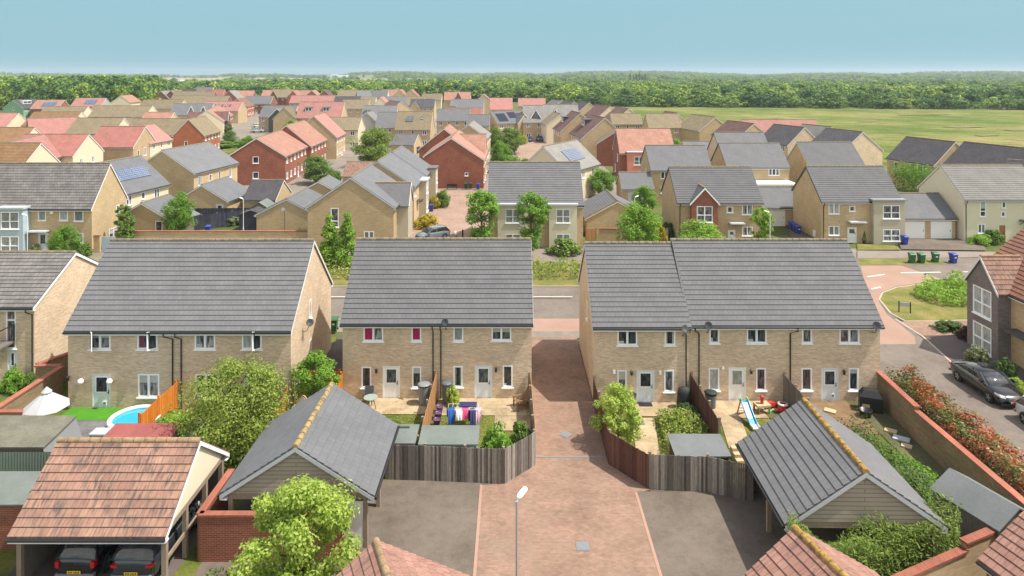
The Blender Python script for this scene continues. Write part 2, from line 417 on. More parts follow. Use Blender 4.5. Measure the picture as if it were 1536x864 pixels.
def rect_open(mb, P, inw, u0, u1, z0, z1, ops, rec=0.12):
    us = sorted({u0, u1}|{min(max(o[k], u0), u1) for o in ops for k in (0, 1)})
    zs = sorted({z0, z1}|{min(max(o[k], z0), z1) for o in ops for k in (2, 3)})
    for i in range(len(us)-1):
        for j in range(len(zs)-1):
            cu, cz = (us[i]+us[i+1])/2, (zs[j]+zs[j+1])/2
            if any(o[0] < cu < o[1] and o[2] < cz < o[3] for o in ops): continue
            if us[i+1]-us[i] < 1e-5 or zs[j+1]-zs[j] < 1e-5: continue
            mb.poly([P(us[i], zs[j]), P(us[i+1], zs[j]), P(us[i+1], zs[j+1]), P(us[i], zs[j+1])])
    iv = Vector(inw)*rec
    for (a, b, c, d) in ops:
        q = [Vector(P(a, c)), Vector(P(b, c)), Vector(P(b, d)), Vector(P(a, d))]
        for k in range(4):
            p0, p1 = q[k], q[(k+1) % 4]; mb.poly([p0, p0+iv, p1+iv, p1][::-1])
        mb.poly([x+iv for x in q])
def house(name, label, A, az, L, wl, wr, h, e=None, p=None, roof='r_grey', wall='buff', det=1, px=(), wins=(), doors=(), auto=None,
          group=None, ov=0.28, vo=0.1, ridge='ridge_grey', barge='offwhite', gable_mat=None, down=(), bands=True, cat='house', gutter='black', open_walls=(), rough_gable=None):
    th = 0.15
    if p is None: p = (h-th-e)/max(wl, wr)
    hw = h-th
    er, el = hw-p*wr, hw-p*wl
    o = thing(name, label, cat, (A[0], A[1], 0), R(az), group)
    def P(side, u, z):
        return {'r': (u, -wr, z), 'l': (L-u, wl, z), 'a': (0, -u, z), 'b': (L, u, z)}[side]
    H = dict(o=o, P=P, L=L, wl=wl, wr=wr, h=h, p=p, er=er, el=el, A=A, az=az, det=det)
    ca, sa = math.cos(R(az)), math.sin(R(az))
    def unproject(side, qx, qy):
        # camera ray met with the plane of one wall, in the house's own frame
        d = Vector(((qx-CX)/F, 1.0, -(qy-HY)/F)); c = Vector((-A[0], -A[1], CH))
        rot = lambda v: Vector((v.x*ca+v.y*sa, -v.x*sa+v.y*ca, v.z))
        d, c = rot(d), rot(c)
        if side in 'rl': t = ((-wr if side == 'r' else wl)-c.y)/d.y
        else: t = ((0 if side == 'a' else L)-c.x)/d.x
        q = c+d*t
        u = {'r': q.x, 'l': L-q.x, 'a': -q.y, 'b': q.y}[side]
        return u, q.z
    H['unproject'] = unproject
    specs = []                                                   # side, u, z0, w, h, kind, panes
    dspecs = list(doors)
    for s in px:
        side, x0, y0, x1, y1, k = s[:6]
        u0, z1 = unproject(side, x0, y0); u1, z0 = unproject(side, x1, y1)
        if k == 'D':
            dspecs.append((side, (u0+u1)/2, abs(u1-u0), z1-0.05) + tuple(s[6:])); continue
        specs.append((side, (u0+u1)/2, z0, abs(u1-u0), z1-z0, k, s[6] if len(s) > 6 else ('glass',)))
    for s in wins: specs.append(tuple(s)+(() if len(s) > 6 else (('glass',),)))
    if auto:
        rr = random.Random(hash((round(A[0]), round(A[1]), L)) & 0xffff)
        for side in auto:
            span = L if side in 'rl' else (wl+wr)
            base = 0 if side in 'rl' else (-wl if side == 'a' else -wr)
            em = {'r': er, 'l': el, 'a': min(er, el), 'b': min(er, el)}[side]
            n = max(2, int(span/2.6)) if side in 'rl' else 2
            for i in range(n):
                u = base+span*(i+0.5)/n
                if em > 3.6: specs.append((side, u, em-1.45, 1.1 if i % 2 == 0 else 0.7, 1.15, '2' if i % 2 == 0 else '1', (rr.choice(['glass', 'glass_mid', 'glass']),)))
                if i == n//2 and em > 3: dspecs.append((side, u, 1.0, 2.1, rr.choice(['door', 'doorwhite'])))
                elif em > 2: specs.append((side, u, 0.85, 1.2, 1.2, '2', (rr.choice(['glass', 'glass_mid', 'glass_net']),)))
    ops = {'r': [], 'l': [], 'a': [], 'b': []}
    for (side, u, z, w, hh, k, pm) in specs: ops[side].append((u-w/2, u+w/2, z, z+hh))
    for d in dspecs: ops[d[0]].append((d[1]-d[2]/2, d[1]+d[2]/2, 0.05, 0.05+d[3]))
    wm = MB(); gma = MB() if gable_mat else wm; gmb = MB() if gable_mat else wm
    if 'r' not in open_walls: rect_open(wm, lambda u, z: P('r', u, z), (0, 1, 0), 0, L, -0.1, er, ops['r'])
    if 'l' not in open_walls: rect_open(wm, lambda u, z: P('l', u, z), (0, -1, 0), 0, L, -0.1, el, ops['l'])
    em = min(er, el)
    if 'a' not in open_walls: rect_open(wm, lambda u, z: P('a', u, z), (1, 0, 0), -wl, wr, -0.1, em, ops['a'])
    if 'b' not in open_walls: rect_open(wm, lambda u, z: P('b', u, z), (-1, 0, 0), -wr, wl, -0.1, em, ops['b'])
    tri = [(-wl, em), (wr, em)]
    if er > em: tri.append((wr, er))
    tri.append((0, hw))
    if el > em: tri.append((-wl, el))
    gma.poly([P('a', u, z) for u, z in tri])
    gmb.poly([P('b', -u, z) for u, z in tri][::-1])
    if wm.f: wm.build('wall', M[wall], o)
    if gable_mat: gma.build('gable_cladding', M[gable_mat], o); gmb.build('gable_cladding', M[gable_mat], o)
    rb = RB(); roof_slope(rb, -vo, L+vo, h, p, 0, wr+ov, -1, det >= 2); roof_slope(rb, -vo, L+vo, h, p, 0, wl+ov, 1, det >= 2)
    ro = rb.build('roof', M[roof], o); H['roof'] = ro
    rg = MB()
    if det >= 2:
        n = int((L+2*vo)/0.45); st = (L+2*vo)/n
        for i in range(n):
            a = -vo+i*st; rg.tube([(a, 0, h-0.035), (a+st*0.93, 0, h-0.045)], 0.135, 8)
    else: rg.tube([(-vo-0.01, 0, h-0.03), (L+vo+0.01, 0, h-0.03)], 0.12, 6)
    rg.build('ridge_tiles', M[ridge], ro)
    for xa, xb in ((-vo-0.012, -vo+0.03), (L+vo-0.03, L+vo+0.012)):
        bb = MB(); dz = 0.24; wa, wb = wl+ov, wr+ov
        t0 = 0.065; pts = [(wa, h-p*wa-t0), (0, h-t0), (-wb, h-p*wb-t0), (-wb, h-p*wb-dz), (0, h-dz), (wa, h-p*wa-dz)]
        V = [(xa, y, z) for y, z in pts]+[(xb, y, z) for y, z in pts]
        q = [[0, 1, 4, 5], [1, 2, 3, 4], [11, 10, 7, 6], [10, 9, 8, 7]]+[[i, 6+i, 6+(i+1) % 6, (i+1) % 6] for i in range(6)]
        bb.add(V, q); bb.build('bargeboard', M[barge], o)
    for s, w in ((1, wl+ov), (-1, wr+ov)):
        z = h-p*w-0.10; gt = MB(); fs = MB()
        gt.tube([(-vo, s*(w+0.055), z), (L+vo, s*(w+0.055), z)], 0.065, 6)
        yy = (wl if s > 0 else wr)+0.003
        prof = [(w-0.012, z), (w-0.055, z), (w-0.055, z-0.12), (yy, z-0.12), (yy, z-0.17), (w-0.012, z-0.17)]
        V = [(-vo+0.01, s*y, zz) for y, zz in prof]+[(L+vo-0.01, s*y, zz) for y, zz in prof]
        q = [[i, (i+1) % 6, 6+(i+1) % 6, 6+i] for i in range(6)]+[[0, 1, 2, 5], [2, 3, 4, 5], [11, 8, 7, 6], [11, 10, 9, 8]]
        if s > 0: q = [f[::-1] for f in q]
        fs.add(V, q)
        gt.build('gutter', M[gutter], o); fs.build('fascia', M['white'], o)
    for (side, u, off) in down:
        w = wr if side == 'r' else wl; s = -1 if side == 'r' else 1
        x = u if side == 'r' else L-u; z = h-p*(w+ov)-0.12
        dp = MB(); dp.tube([(x, s*(w+ov+0.05), z), (x, s*(w+ov+0.05), z-0.2), (x+off, s*(w+0.06), z-0.42), (x+off, s*(w+0.06), 0.0)], 0.04, 6)
        dp.build('downpipe', M['black'], o)
    for (side, u, z, w, hh, k, pm) in specs: add_window(H, side, u, z, w, hh, k, pm, sill=(det >= 1))
    for d in dspecs:
        kw = dict(zip(('mat', 'flap', 'pane', 'glazed'), d[4:]))
        add_door(H, d[0], d[1], d[2], d[3], **kw)
    return H
def on_roof(H, side, x, d, lift=0.0):
    s = -1 if side == 'r' else 1; p = H['p']; nl = math.hypot(1, p)
    return Vector((x, s*(d+lift*p/nl), H['h']-p*d+lift/nl))
def solar(H, side, x0, x1, d0, d1, n=1, mat='solar', rows=1):
    for j in range(rows):
        for i in range(n):
            a = x0+(x1-x0)*i/n+0.02; b = x0+(x1-x0)*(i+1)/n-0.02
            da = d0+(d1-d0)*j/rows+0.01; db = d0+(d1-d0)*(j+1)/rows-0.01
            mb = MB(); lo = [on_roof(H, side, a, db, 0.05), on_roof(H, side, b, db, 0.05), on_roof(H, side, b, da, 0.05), on_roof(H, side, a, da, 0.05)]
            hi = [on_roof(H, side, a, db, 0.11), on_roof(H, side, b, db, 0.11), on_roof(H, side, b, da, 0.11), on_roof(H, side, a, da, 0.11)]
            q = [[3, 2, 1, 0], [4, 5, 6, 7], [0, 1, 5, 4], [1, 2, 6, 5], [2, 3, 7, 6], [3, 0, 4, 7]]
            if side == 'l': q = [f[::-1] for f in q]
            mb.add(lo+hi, q); mb.build('solar_panel', M[mat], H['o'])
def skylight(H, side, x, d, w=0.8, l=1.0):
    s = on_roof
    mb = MB(); a = [s(H, side, x-w/2, d+l/2, .02), s(H, side, x+w/2, d+l/2, .02), s(H, side, x+w/2, d-l/2, .02), s(H, side, x-w/2, d-l/2, .02)]
    b = [s(H, side, x-w/2, d+l/2, .13), s(H, side, x+w/2, d+l/2, .13), s(H, side, x+w/2, d-l/2, .13), s(H, side, x-w/2, d-l/2, .13)]
    q = [[3, 2, 1, 0], [4, 5, 6, 7], [0, 1, 5, 4], [1, 2, 6, 5], [2, 3, 7, 6], [3, 0, 4, 7]]
    if side == 'l': q = [f[::-1] for f in q]
    mb.add(a+b, q); o = mb.build('rooflight', M['darkgrey'], H['o'])
    g = MB(); k = 0.09
    a = [s(H, side, x-w/2+k, d+l/2-k, .12), s(H, side, x+w/2-k, d+l/2-k, .12), s(H, side, x+w/2-k, d-l/2+k, .12), s(H, side, x-w/2+k, d-l/2+k, .12)]
    b = [v+Vector((0, 0, .03)) for v in a]; g.add(a+b, q); g.build('pane', M['glass_mid'], o)
def canopy(H, side, u, z=2.4, w=1.6, d=0.8, mat='darkgrey'):
    mb = MB(); mb.box(-w/2, -d, 0, w/2, 0.0, 0.12); mb.box(-w/2+0.05, -d+0.05, 0.12, w/2-0.05, 0.0, 0.15)
    for x in (-w/2+0.1, w/2-0.1): mb.bar((x, -0.02, -0.45), (x, -d+0.15, -0.01), 0.05, 0.05)
    mb.build('porch_canopy', M[mat], H['o'], H['P'](side, u, z), ROT[side])
def bay(H, side, u, w, d, z1, mat, rows=((0.35, 1.75), (3.0, 4.6)), k='22', ww=None, flat=True, pane=('glass_net',), roofmat='palegrey', xoff=0.0):
    """two-storey box bay with a flat lead-grey top; windows are its sub-parts"""
    ww = ww or w-0.7
    o = thing_part('bay', H['o'], H['P'](side, u, 0), ROT[side])
    mb = MB()
    Pf = lambda uu, z: (uu, -d, z)
    rect_open(mb, Pf, (0, 1, 0), -w/2, w/2, -0.1, z1, [(xoff-ww/2, xoff+ww/2, a, b) for a, b in rows])
    mb.poly([(-w/2, 0, -0.1), (-w/2, -d, -0.1), (-w/2, -d, z1), (-w/2, 0, z1)]); mb.poly([(w/2, -d, -0.1), (w/2, 0, -0.1), (w/2, 0, z1), (w/2, -d, z1)])
    me = mb.mesh('bay', M[mat]); o.data = me if o.type == 'MESH' else None
    for a, b in rows:
        fr, _, panes, sm = win_meshes(ww, b-a, k)
        f = link('window', fr, o, (xoff, -d, a))
        # pane belongs to the frame mesh one level down: join it so nesting stays thing > part > sub-part
        f.data = joined_window(ww, b-a, k, pane[0])
    if flat:
        t = MB(); t.box(-w/2-0.15, -d-0.18, z1+0.002, w/2+0.15, 0.1, z1+0.2); t.build('flat_roof', M[roofmat], o)
    return o
JW = {}
def joined_window(w, h, k, mat):
    key = (round(w, 2), round(h, 2), k, mat)
    if key in JW: return JW[key]
    import bmesh
    fr, _, panes, sm = win_meshes(w, h, k)
    bm = bmesh.new(); bm.from_mesh(fr); n = len(bm.faces)
    for p in panes: bm.from_mesh(p.mesh('t', M[mat]))
    n1 = len(bm.faces)
    bm.from_mesh(sm)
    bm.faces.ensure_lookup_table()
    for i, f in enumerate(bm.faces): f.material_index = 1 if n <= i < n1 else 0
    me = bpy.data.meshes.new('window'); bm.to_mesh(me); bm.free()
    me.materials.append(M['white']); me.materials.append(M[mat]); JW[key] = me
    return me
def thing_part(name, parent, loc, rz):
    me = bpy.data.meshes.new(name); o = bpy.data.objects.new(name, me); COL.objects.link(o)
    o.parent = parent; o.location = loc; o.rotation_euler = (0, 0, rz); return o
def gable_wing(H, side, u, w, d, hz, ez, wall, roof, win=None, k='22', barge='offwhite', det=1, pane='glass_net', wx=0.0, roofin=None):
    """small cross gable standing out d from a wall; ridge runs back into the main roof"""
    o = thing_part('gable_wing', H['o'], H['P'](side, u, 0), ROT[side])
    mb = MB(); ops = []
    if win: ops = [(wx-win[0]/2, wx+win[0]/2, a, b) for a, b in win[1]]
    rect_open(mb, lambda uu, z: (uu, -d, z), (0, 1, 0), -w/2, w/2, -0.1, ez, ops)
    mb.poly([(-w/2, -d, ez), (w/2, -d, ez), (0, -d, hz-0.12)])
    mb.poly([(-w/2, 0.3, -0.1), (-w/2, -d, -0.1), (-w/2, -d, ez), (-w/2, 0.3, ez)]); mb.poly([(w/2, -d, -0.1), (w/2, 0.3, -0.1), (w/2, 0.3, ez), (w/2, -d, ez)])
    o.data = mb.mesh('gable_wing', M[wall])
    for a, b in (win[1] if win else ()):
        f = link('window', joined_window(win[0], b-a, k, pane), o, (wx, -d, a))
    p = (hz-0.12-ez)/(w/2); back = roofin or (hz/H['p'])
    rb = RB()
    # ridge of the wing along local y: build in a frame turned by 90 degrees
    sub = RB(); roof_slope(sub, -d-0.12, back, hz, p, 0, w/2+0.22, -1, det >= 2, 0.12); roof_slope(sub, -d-0.12, back, hz, p, 0, w/2+0.22, 1, det >= 2, 0.12)
    sub.v = [(-y, x, z) for x, y, z in sub.v]
    sub.build('roof', M[roof], o)
    bb = MB()
    for s in (1, -1):
        ww = w/2+0.22; pts = [(0, hz), (s*ww, hz-p*ww), (s*ww, hz-p*ww-0.22), (0, hz-0.22)]
        V = [(y, -d-0.165, z) for y, z in pts]+[(y, -d-0.118, z) for y, z in pts]
        bb.add(V, [[0, 1, 2, 3], [7, 6, 5, 4]]+[[i, 4+i, 4+(i+1) % 4, (i+1) % 4] for i in range(4)])
    bb.build('bargeboards', M[barge], o)
    rg = MB(); rg.tube([(0, -d-0.13, hz-0.02), (0, back-0.2, hz-0.02)], 0.11, 6); rg.build('ridge_tiles', M['ridge_tan'], o)
    return o
def dormer_box(H, side, x, d, w, hh, depth, mat='darkgrey', win=True):
    """flat-topped dormer sitting on a slope; d is its front's distance from the ridge"""
    b = on_roof(H, side, x, d)
    o = thing_part('dormer', H['o'], b, ROT[side])
    mb = MB(); mb.box(-w/2, 0, -0.3, w/2, depth, hh); mb.box(-w/2-0.12, -0.15, hh+0.001, w/2+0.12, depth, hh+0.12)
    o.data = mb.mesh('dormer', M[mat])
    if win: link('window', joined_window(w-0.3, hh-0.25, '2', 'glass'), o, (0, -0.09, 0.12))
    return o
def dormer_tri(H, side, x, d, w, hh, depth, wall='darkgrey', roof='r_grey'):
    b = on_roof(H, side, x, d)
    o = thing_part('dormer', H['o'], b, ROT[side])
    mb = MB(); V = [(-w/2, 0, 0), (w/2, 0, 0), (0, 0, hh)]; V += [(a, depth, c) for a, _, c in V]
    mb.add(V, [[0, 1, 2], [5, 4, 3], [0, 3, 4, 1]]); o.data = mb.mesh('dormer', M[wall])
    g = MB(); g.poly([(-w*0.22, -0.02, hh*0.1), (w*0.22, -0.02, hh*0.1), (w*0.22, -0.02, hh*0.45), (0.0, -0.02, hh*0.75), (-w*0.22, -0.02, hh*0.45)]); g.build('pane', M['glass_mid'], o)
    r = MB(); t = 0.1
    for s in (-1, 1):
        a, c = Vector((s*(w/2+0.12), -0.25, -0.1)), Vector((0, -0.25, hh+0.08))
        q = [a, c, c+Vector((0, depth+0.25, 0)), a+Vector((0, depth+0.25, 0))]; up = Vector((s*0.06, 0, 0.1))
        r.add(q+[v+up for v in q], [[0, 1, 2, 3], [7, 6, 5, 4], [0, 4, 5, 1], [1, 5, 6, 2], [2, 6, 7, 3], [3, 7, 4, 0]])
    r.build('roof', M[roof], o)
    bb = MB()
    for s in (-1, 1): bb.bar((s*(w/2+0.14), -0.3, -0.06), (0, -0.3, hh+0.13), 0.06, 0.24)
    bb.build('bargeboards', M['white'], o)
    return o
# ------------------------------------------------------------------ front terraces
def X_house(name, label, X0, X1, Y0, Y1, h, e, **k):
    """ridge parallel to the picture"""
    w = (Y1-Y0)/2
    return house(name, label, (X0, (Y0+Y1)/2), 0, X1-X0, w, w, h, e, **k)
gA, gN, gM, gP = ('glass',), ('glass_net',), ('glass_mid',), ('glass_pink', 'glass_mid')
B1 = X_house('semi_detached_house', 'wide grey-roofed buff brick house with open casements, behind the blue paddling pool', -26.4, -13.15, 40.6, 49.6, 9.1, 4.95, roof='r_grey', wall='buff', det=2,
    px=[('r', 134, 494, 166, 524, 'o2', gM), ('r', 206, 494, 237, 524, '2o', gM), ('r', 292, 494, 323, 524, '2', gM), ('r', 363, 494, 393, 524, '2o', gN),
        ('r', 207, 561, 239, 596, '2', gM), ('r', 293, 561, 325, 596, '2', gA), ('r', 138, 561, 166, 616, 'D', 'door', True),  ('r', 366, 561, 394, 616, 'D', 'door', False)],
    wins=[('b', -0.6, 4.1, 0.5, 1.25, '1', gM), ('b', -0.6, 1.5, 0.5, 1.25, '1', gM)], down=[('r', 5.82, 0.42), ('r', 6.5, 0.25)], ridge='ridge_grey')
B2 = X_house('semi_detached_house', 'grey-roofed buff brick pair of houses in the centre, with pink curtains and laundry outside', -10.37, 1.2, 41.8, 50.2, 8.95, 4.95, roof='r_grey', wall='buff', det=2,
    px=[('r', 545, 484, 575, 512, '2', gP), ('r', 617, 484, 632, 512, '1', ('glass_pink',)), ('r', 680, 484, 695, 512, '1', gN), ('r', 737, 484, 767, 511, '2', gA),
        ('r', 542, 550, 557, 582, '1', gA), ('r', 618, 550, 632, 582, '1', gA), ('r', 680, 549, 694, 581, '1', gA), ('r', 754, 548, 769, 581, '1', gA),
        ('r', 574, 549, 600, 602, 'D', 'doorwhite'), ('r', 712, 548, 738, 601, 'D', 'door')], down=[('r', 5.52, 0.02), ('r', 6.0, 0.02)])
B3a = X_house('terraced_house', 'end house with the grey roof stepped slightly lower, right of the brick driveway', 4.95, 10.70, 41.3, 50.2, 8.75, 4.90, roof='r_grey', wall='buff', det=2,
    px=[('r', 926, 489, 956, 518, '2', gA), ('r', 997, 489, 1013, 518, '1', gA), ('r', 926, 555, 940, 589, '1', gM), ('r', 996, 555, 1011, 588, '1', gM),
        ('r', 955, 555, 982, 609, 'D', 'door')], wins=[('a', 0.8, 3.9, 0.45, 1.2, '1', gA)], down=[('r', 5.45, 0.12)])
B3b = X_house('terraced_house', 'long grey-roofed buff brick terrace with a toy slide outside its middle door', 10.72, 22.4, 41.55, 50.2, 8.93, 4.93, roof='r_grey', wall='buff', det=2, barge='darkgrey',
    px=[('r', 1064, 487, 1079, 515, '1', gM), ('r', 1120, 486, 1150, 515, '2', gA), ('r', 1203, 486, 1218, 515, '1', gM), ('r', 1259, 486, 1289, 515, '2', gM),
        ('r', 1063, 552, 1079, 586, '1', gN), ('r', 1134, 552, 1149, 586, '1', gM), ('r', 1202, 552, 1218, 586, '1', gA), ('r', 1273, 552, 1288, 586, '1', gA),
        ('r', 1093, 551, 1119, 604, 'D', 'doorwhite', False, 'glass_net'), ('r', 1232, 552, 1258, 605, 'D', 'door', True)], down=[('r', 0.35, 0.3), ('r', 6.55, -0.35)])
vg = MB(); vg.bar((0-0.02, 0, 8.93), (0-0.02, -4.9, 8.93-4.9*B3b['p']), 0.06, 0.22); vg.build('dry_verge', M['black'], B3b['o'])
F9 = X_house('house', 'dark grey-roofed house with a metal balcony at the left edge', -45, -31, 44.3, 52.5, 7.45, 5.0, roof='r_grey2', wall='buff', det=2,
    px=[('r', 9, 462, 24, 523, '12t', gM), ('r', 11, 525, 26, 581, 'D', 'door')], down=[('r', 13.65, 0.25)], barge='white')
F8 = house('house', 'brown-tiled house with a grey brick gable wing at the right edge, behind the black car', (38.8, 51), -90, 14, 4.3, 4.3, 9.0, 5.0, roof='r_rust', wall='tan', det=2,
    wins=[('r', 6.0, 3.3, 1.2, 1.2, '2', gM)], doors=[('r', 5.6, 1.05, 2.15, 'doorwhite')], ridge='ridge_tan')
canopy(F8, 'r', 5.3, 2.5, 2.0, 0.9)
gable_wing(F8, 'r', 2.2, 3.2, 0.9, 7.05, 5.0, 'greybrick', 'r_terra', win=(1.9, ((0.25, 2.15), (2.75, 4.75))), det=2, roofin=2.0)

# ------------------------------------------------------------------ second row, across the street
M1 = X_house('house', 'large grey-roofed house with a blue-grey two-storey bay at the far left across the street', -60, -46.9, 76.2, 83.0, 9.7, 5.25, roof='r_grey2', wall='tan', det=2,
    px=[('r', 57, 313, 69, 331, '1', gN), ('r', 89, 314, 102, 331, '1', gN), ('r', 111, 314, 125, 332, '1', gN), ('r', 113, 350, 125, 365, '1', gN), ('r', 57, 349, 71, 377, 'D', 'door')],
    wins=[('b', 1.6, 3.4, 0.6, 1.1, '1', gM), ('b', 0.8, 0.1, 1.9, 1.9, '2', gA)], barge='white', gable_mat=None)
canopy(M1, 'r', 7.4, 2.55, 2.1, 0.9, 'palegrey'); bay(M1, 'r', 4.75, 2.9, 1.1, 5.2, 'blue_render', ww=2.0, rows=((0.3, 2.2), (3.0, 4.9)))
M2 = house('house', 'grey-roofed house with blue solar panels between the far-left house and the garages', (-53.3, 85.6), 80, 9.5, 4.3, 4.3, 8.75, 5.0, roof='r_slate', wall='cream', det=1,
    wins=[('r', 2.0, 3.4, 1.0, 1.3, '2', gM), ('r', 4.6, 3.7, 0.7, 0.9, '1', gM), ('r', 7.2, 3.4, 1.0, 1.3, '2', gA)], barge='offwhite')
solar(M2, 'r', 1.6, 7.9, 1.4, 2.9, 5)
M3 = house('house', 'grey slate-roofed tan house with one small gable window, left of the red brick row', (-51.8, 101.1), 83, 12.3, 3.6, 5.0, 8.85, p=0.64, roof='r_slate', wall='tan', det=1,
    wins=[('a', -1.9, 4.0, 0.6, 1.1, '1', gA), ('r', 1.6, 3.4, 1.0, 1.4, '2', gA), ('r', 4.4, 3.6, 0.8, 1.1, '1', gM), ('r', 7.0, 3.5, 0.6, 1.3, '1', gA), ('r', 10.0, 3.4, 1.0, 1.4, '2', gA)])
M7 = house('house', 'grey slate-roofed tan gable with a slim stair window, in front of two matching gables', (-18.25, 77.2), 90, 11, 4.86, 4.86, 8.45, 5.0, roof='r_slate', wall='tan', det=1,
    px=[('a', 496, 312, 508, 341, '12', gM), ('a', 546, 347, 561, 366, '2', gN)], barge='palegrey')
gable_wing(M7, 'r', 4.0, 3.6, 1.3, 7.2, 4.9, 'greycream', 'r_grey', roofin=3.0)
M8 = house('house', 'second of the three stepped grey slate gables, beside the paved close', (-18.05, 91.4), 90, 10, 4.9, 4.9, 8.45, 5.0, roof='r_slate', wall='tan', det=1, wins=[('r', 1.6, 3.4, 0.9, 1.1, '1')], barge='palegrey')
bay(M8, 'r', 6.6, 3.0, 1.0, 4.9, 'greycream', ww=1.6); canopy(M8, 'r', 3.4, 2.5, 1.5, 0.8)
M9 = house('house', 'rearmost of the three stepped grey slate gables, next to the red brick gable', (-17.8, 101.5), 90, 9, 4.9, 4.9, 8.5, 5.0, roof='r_slate', wall='tan', det=1, barge='palegrey', auto='r')
bay(M9, 'r', 5.5, 3.0, 1.1, 5.4, 'greycream', ww=1.6, roofmat='r_grey')
R1 = X_house('house', 'grey-roofed house with two cream bays behind the young street trees, right of the paved close', -2.7, 8.2, 78.8, 87.8, 9.35, 5.05, roof='r_grey', wall='tan', det=2,
    px=[('r', 803, 308, 810, 315, '1', gA), ('r', 799, 348, 809, 371, 'D', 'door')], barge='lead')
bay(R1, 'r', 2.8, 3.5, 0.6, 5.0, 'palecream', ww=1.7); bay(R1, 'r', 8.55, 3.2, 0.6, 5.0, 'palecream', ww=1.6)
R2 = house('house', 'pale-roofed house with solar panels behind the cream bay house', (4.9, 107), 60, 12.5, 4.2, 4.2, 8.8, 5.0, roof='r_pale', wall='cream', det=1, wins=[('r', 9.8, 3.3, 0.8, 1.2, '1', gM), ('r', 6.0, 3.3, 1.0, 1.2, '2', gM), ('r', 9.0, 0.8, 1.0, 1.3, '2', gA)])
solar(R2, 'r', 3.6, 9.2, 1.2, 3.1, 6)
R5 = X_house('house', 'grey-roofed tan house above the small garage, left of the brick dormer house', 21.9, 31.5, 107.6, 116.4, 8.45, 5.0, roof='r_grey', wall='tan', det=1,
    px=[('r', 991, 257, 1003, 268, '2', gA), ('r', 991, 279, 1000, 290, '1', gA)], wins=[('a', 0.5, 3.5, 0.7, 1.2, '1')], barge='darkgrey')
R6 = X_house('house', 'grey-roofed tan house with a red brick gable bay in the middle of its front', 19.5, 29.5, 80.5, 88.8, 8.6, 5.0, roof='r_grey', wall='tan', det=2,
    px=[('r', 1090, 310, 1100, 319, '1', gA), ('r', 1113, 306, 1129, 322, '2', gM), ('r', 1113, 340, 1129, 354, '2', gM), ('r', 1092, 345, 1103, 366, 'D', 'doorwhite')], barge='darkgrey', down=[('r', 0.3, 0.0)])
gable_wing(R6, 'r', 3.05, 3.1, 0.6, 6.8, 5.0, 'redbrick', 'r_grey', win=(1.85, ((2.7, 4.6), (0.6, 2.1))), det=2, pane='glass_mid', barge='white')
canopy(R6, 'r', 6.9, 2.5, 1.7, 0.9, 'palegrey')
R7 = X_house('house', 'grey-roofed tan house with a white flat-roofed extension, behind the brick-bay house', 34.9, 45, 110.9, 119.5, 8.5, 5.0, roof='r_grey', wall='tan', det=1, px=[('r', 1153, 252, 1169, 263, '3', gM)], barge='darkgrey')
ex = MB(); ex.box(-3.2, -3.6, -0.1, 3.2, 0, 2.6); ex.cur = 1; ex.box(-3.4, -3.8, 2.601, 3.4, 0.0, 2.85); ex.build('extension', [M['tan'], M['white']], R7['o'], R7['P']('r', 6.6, 0))
R9 = X_house('house', 'rear grey-roofed house with a brown side wall, beyond the house with the white extension', 39.7, 49.3, 129.7, 138.5, 8.7, 5.0, roof='r_grey', wall='buff', det=1, auto='r', barge='darkgrey')
R10 = X_house('house', 'grey-roofed house with a bare tan gable standing behind the white-garage house', 48.9, 58.1, 112.5, 121.5, 8.5, 5.0, roof='r_grey', wall='tan', det=1, auto='r', wins=[('a', 0.5, 2.0, 0.6, 0.8, '1')], barge='offwhite')
R11 = X_house('house', 'tan house with a grey rendered two-storey window bay, left of the white garages', 36.8, 46.3, 81.2, 89.4, 8.6, 5.0, roof='r_grey', wall='tan', det=2,
    px=[('r', 1243, 305, 1259, 321, '2', gN), ('r', 1274, 309, 1283, 317, '1', gA), ('r', 1243, 339, 1259, 353, '2', gN), ('r', 1271, 341, 1285, 368, 'D', 'doorwhite')], barge='darkgrey', down=[('r', 0.25, 0.0)])
bay(R11, 'r', 7.7, 3.7, 0.7, 5.1, 'greycream', ww=2.0, xoff=0.25, pane=('glass_mid',), roofmat='lead'); canopy(R11, 'r', 4.05, 2.5, 1.9, 0.9, 'palegrey')
R13 = X_house('house', 'cream rendered house with a brown front door beside the double garage', 54, 64.2, 81.6, 90.6, 8.65, 5.15, roof='r_pale', wall='palecream', det=2,
    px=[('r', 1470, 300, 1479, 325, '12', gA), ('r', 1503, 300, 1509, 312, '1', gA), ('r', 1502, 317, 1508, 325, '1', gA), ('r', 1467, 336, 1478, 350, '2', gA), ('r', 1499, 338, 1508, 362, 'D', 'wooddoor', False, 'glass', False)], barge='offwhite', down=[('r', 0.25, 0.0)])
canopy(R13, 'r', 7.6, 2.55, 2.0, 0.9, 'darkgrey')
R14 = house('house', 'dark-roofed wing house at the right edge, joined to the cream rendered house', (64.4, 88.6), -40, 12, 4.6, 4.6, 9.0, 5.1, roof='r_dark', wall='palecream', det=2, auto='r')
R15 = house('house', 'dark grey-roofed tan house by the meadow, half hidden by a tall hedge', (74.4, 114.6), 105, 10, 4.3, 4.3, 8.8, 5.0, roof='r_dark', wall='tan', det=1, wins=[('l', 2.0, 3.3, 0.9, 1.2, '1'), ('l', 7.4, 3.2, 1.7, 1.4, '3')], ridge='ridge_tan')
R16 = house('house', 'dark grey-roofed house at the far right edge of the meadow', (78.4, 102.0), 105, 12, 4.6, 4.6, 8.9, 5.0, roof='r_dark', wall='tan', det=1, ridge='ridge_tan', auto='l')
R16b = house('house', 'pale-roofed house end just showing at the right edge of the meadow', (84.5, 112.0), 15, 10, 4.2, 4.2, 8.6, 5.0, roof='r_pale', wall='cream', det=1)
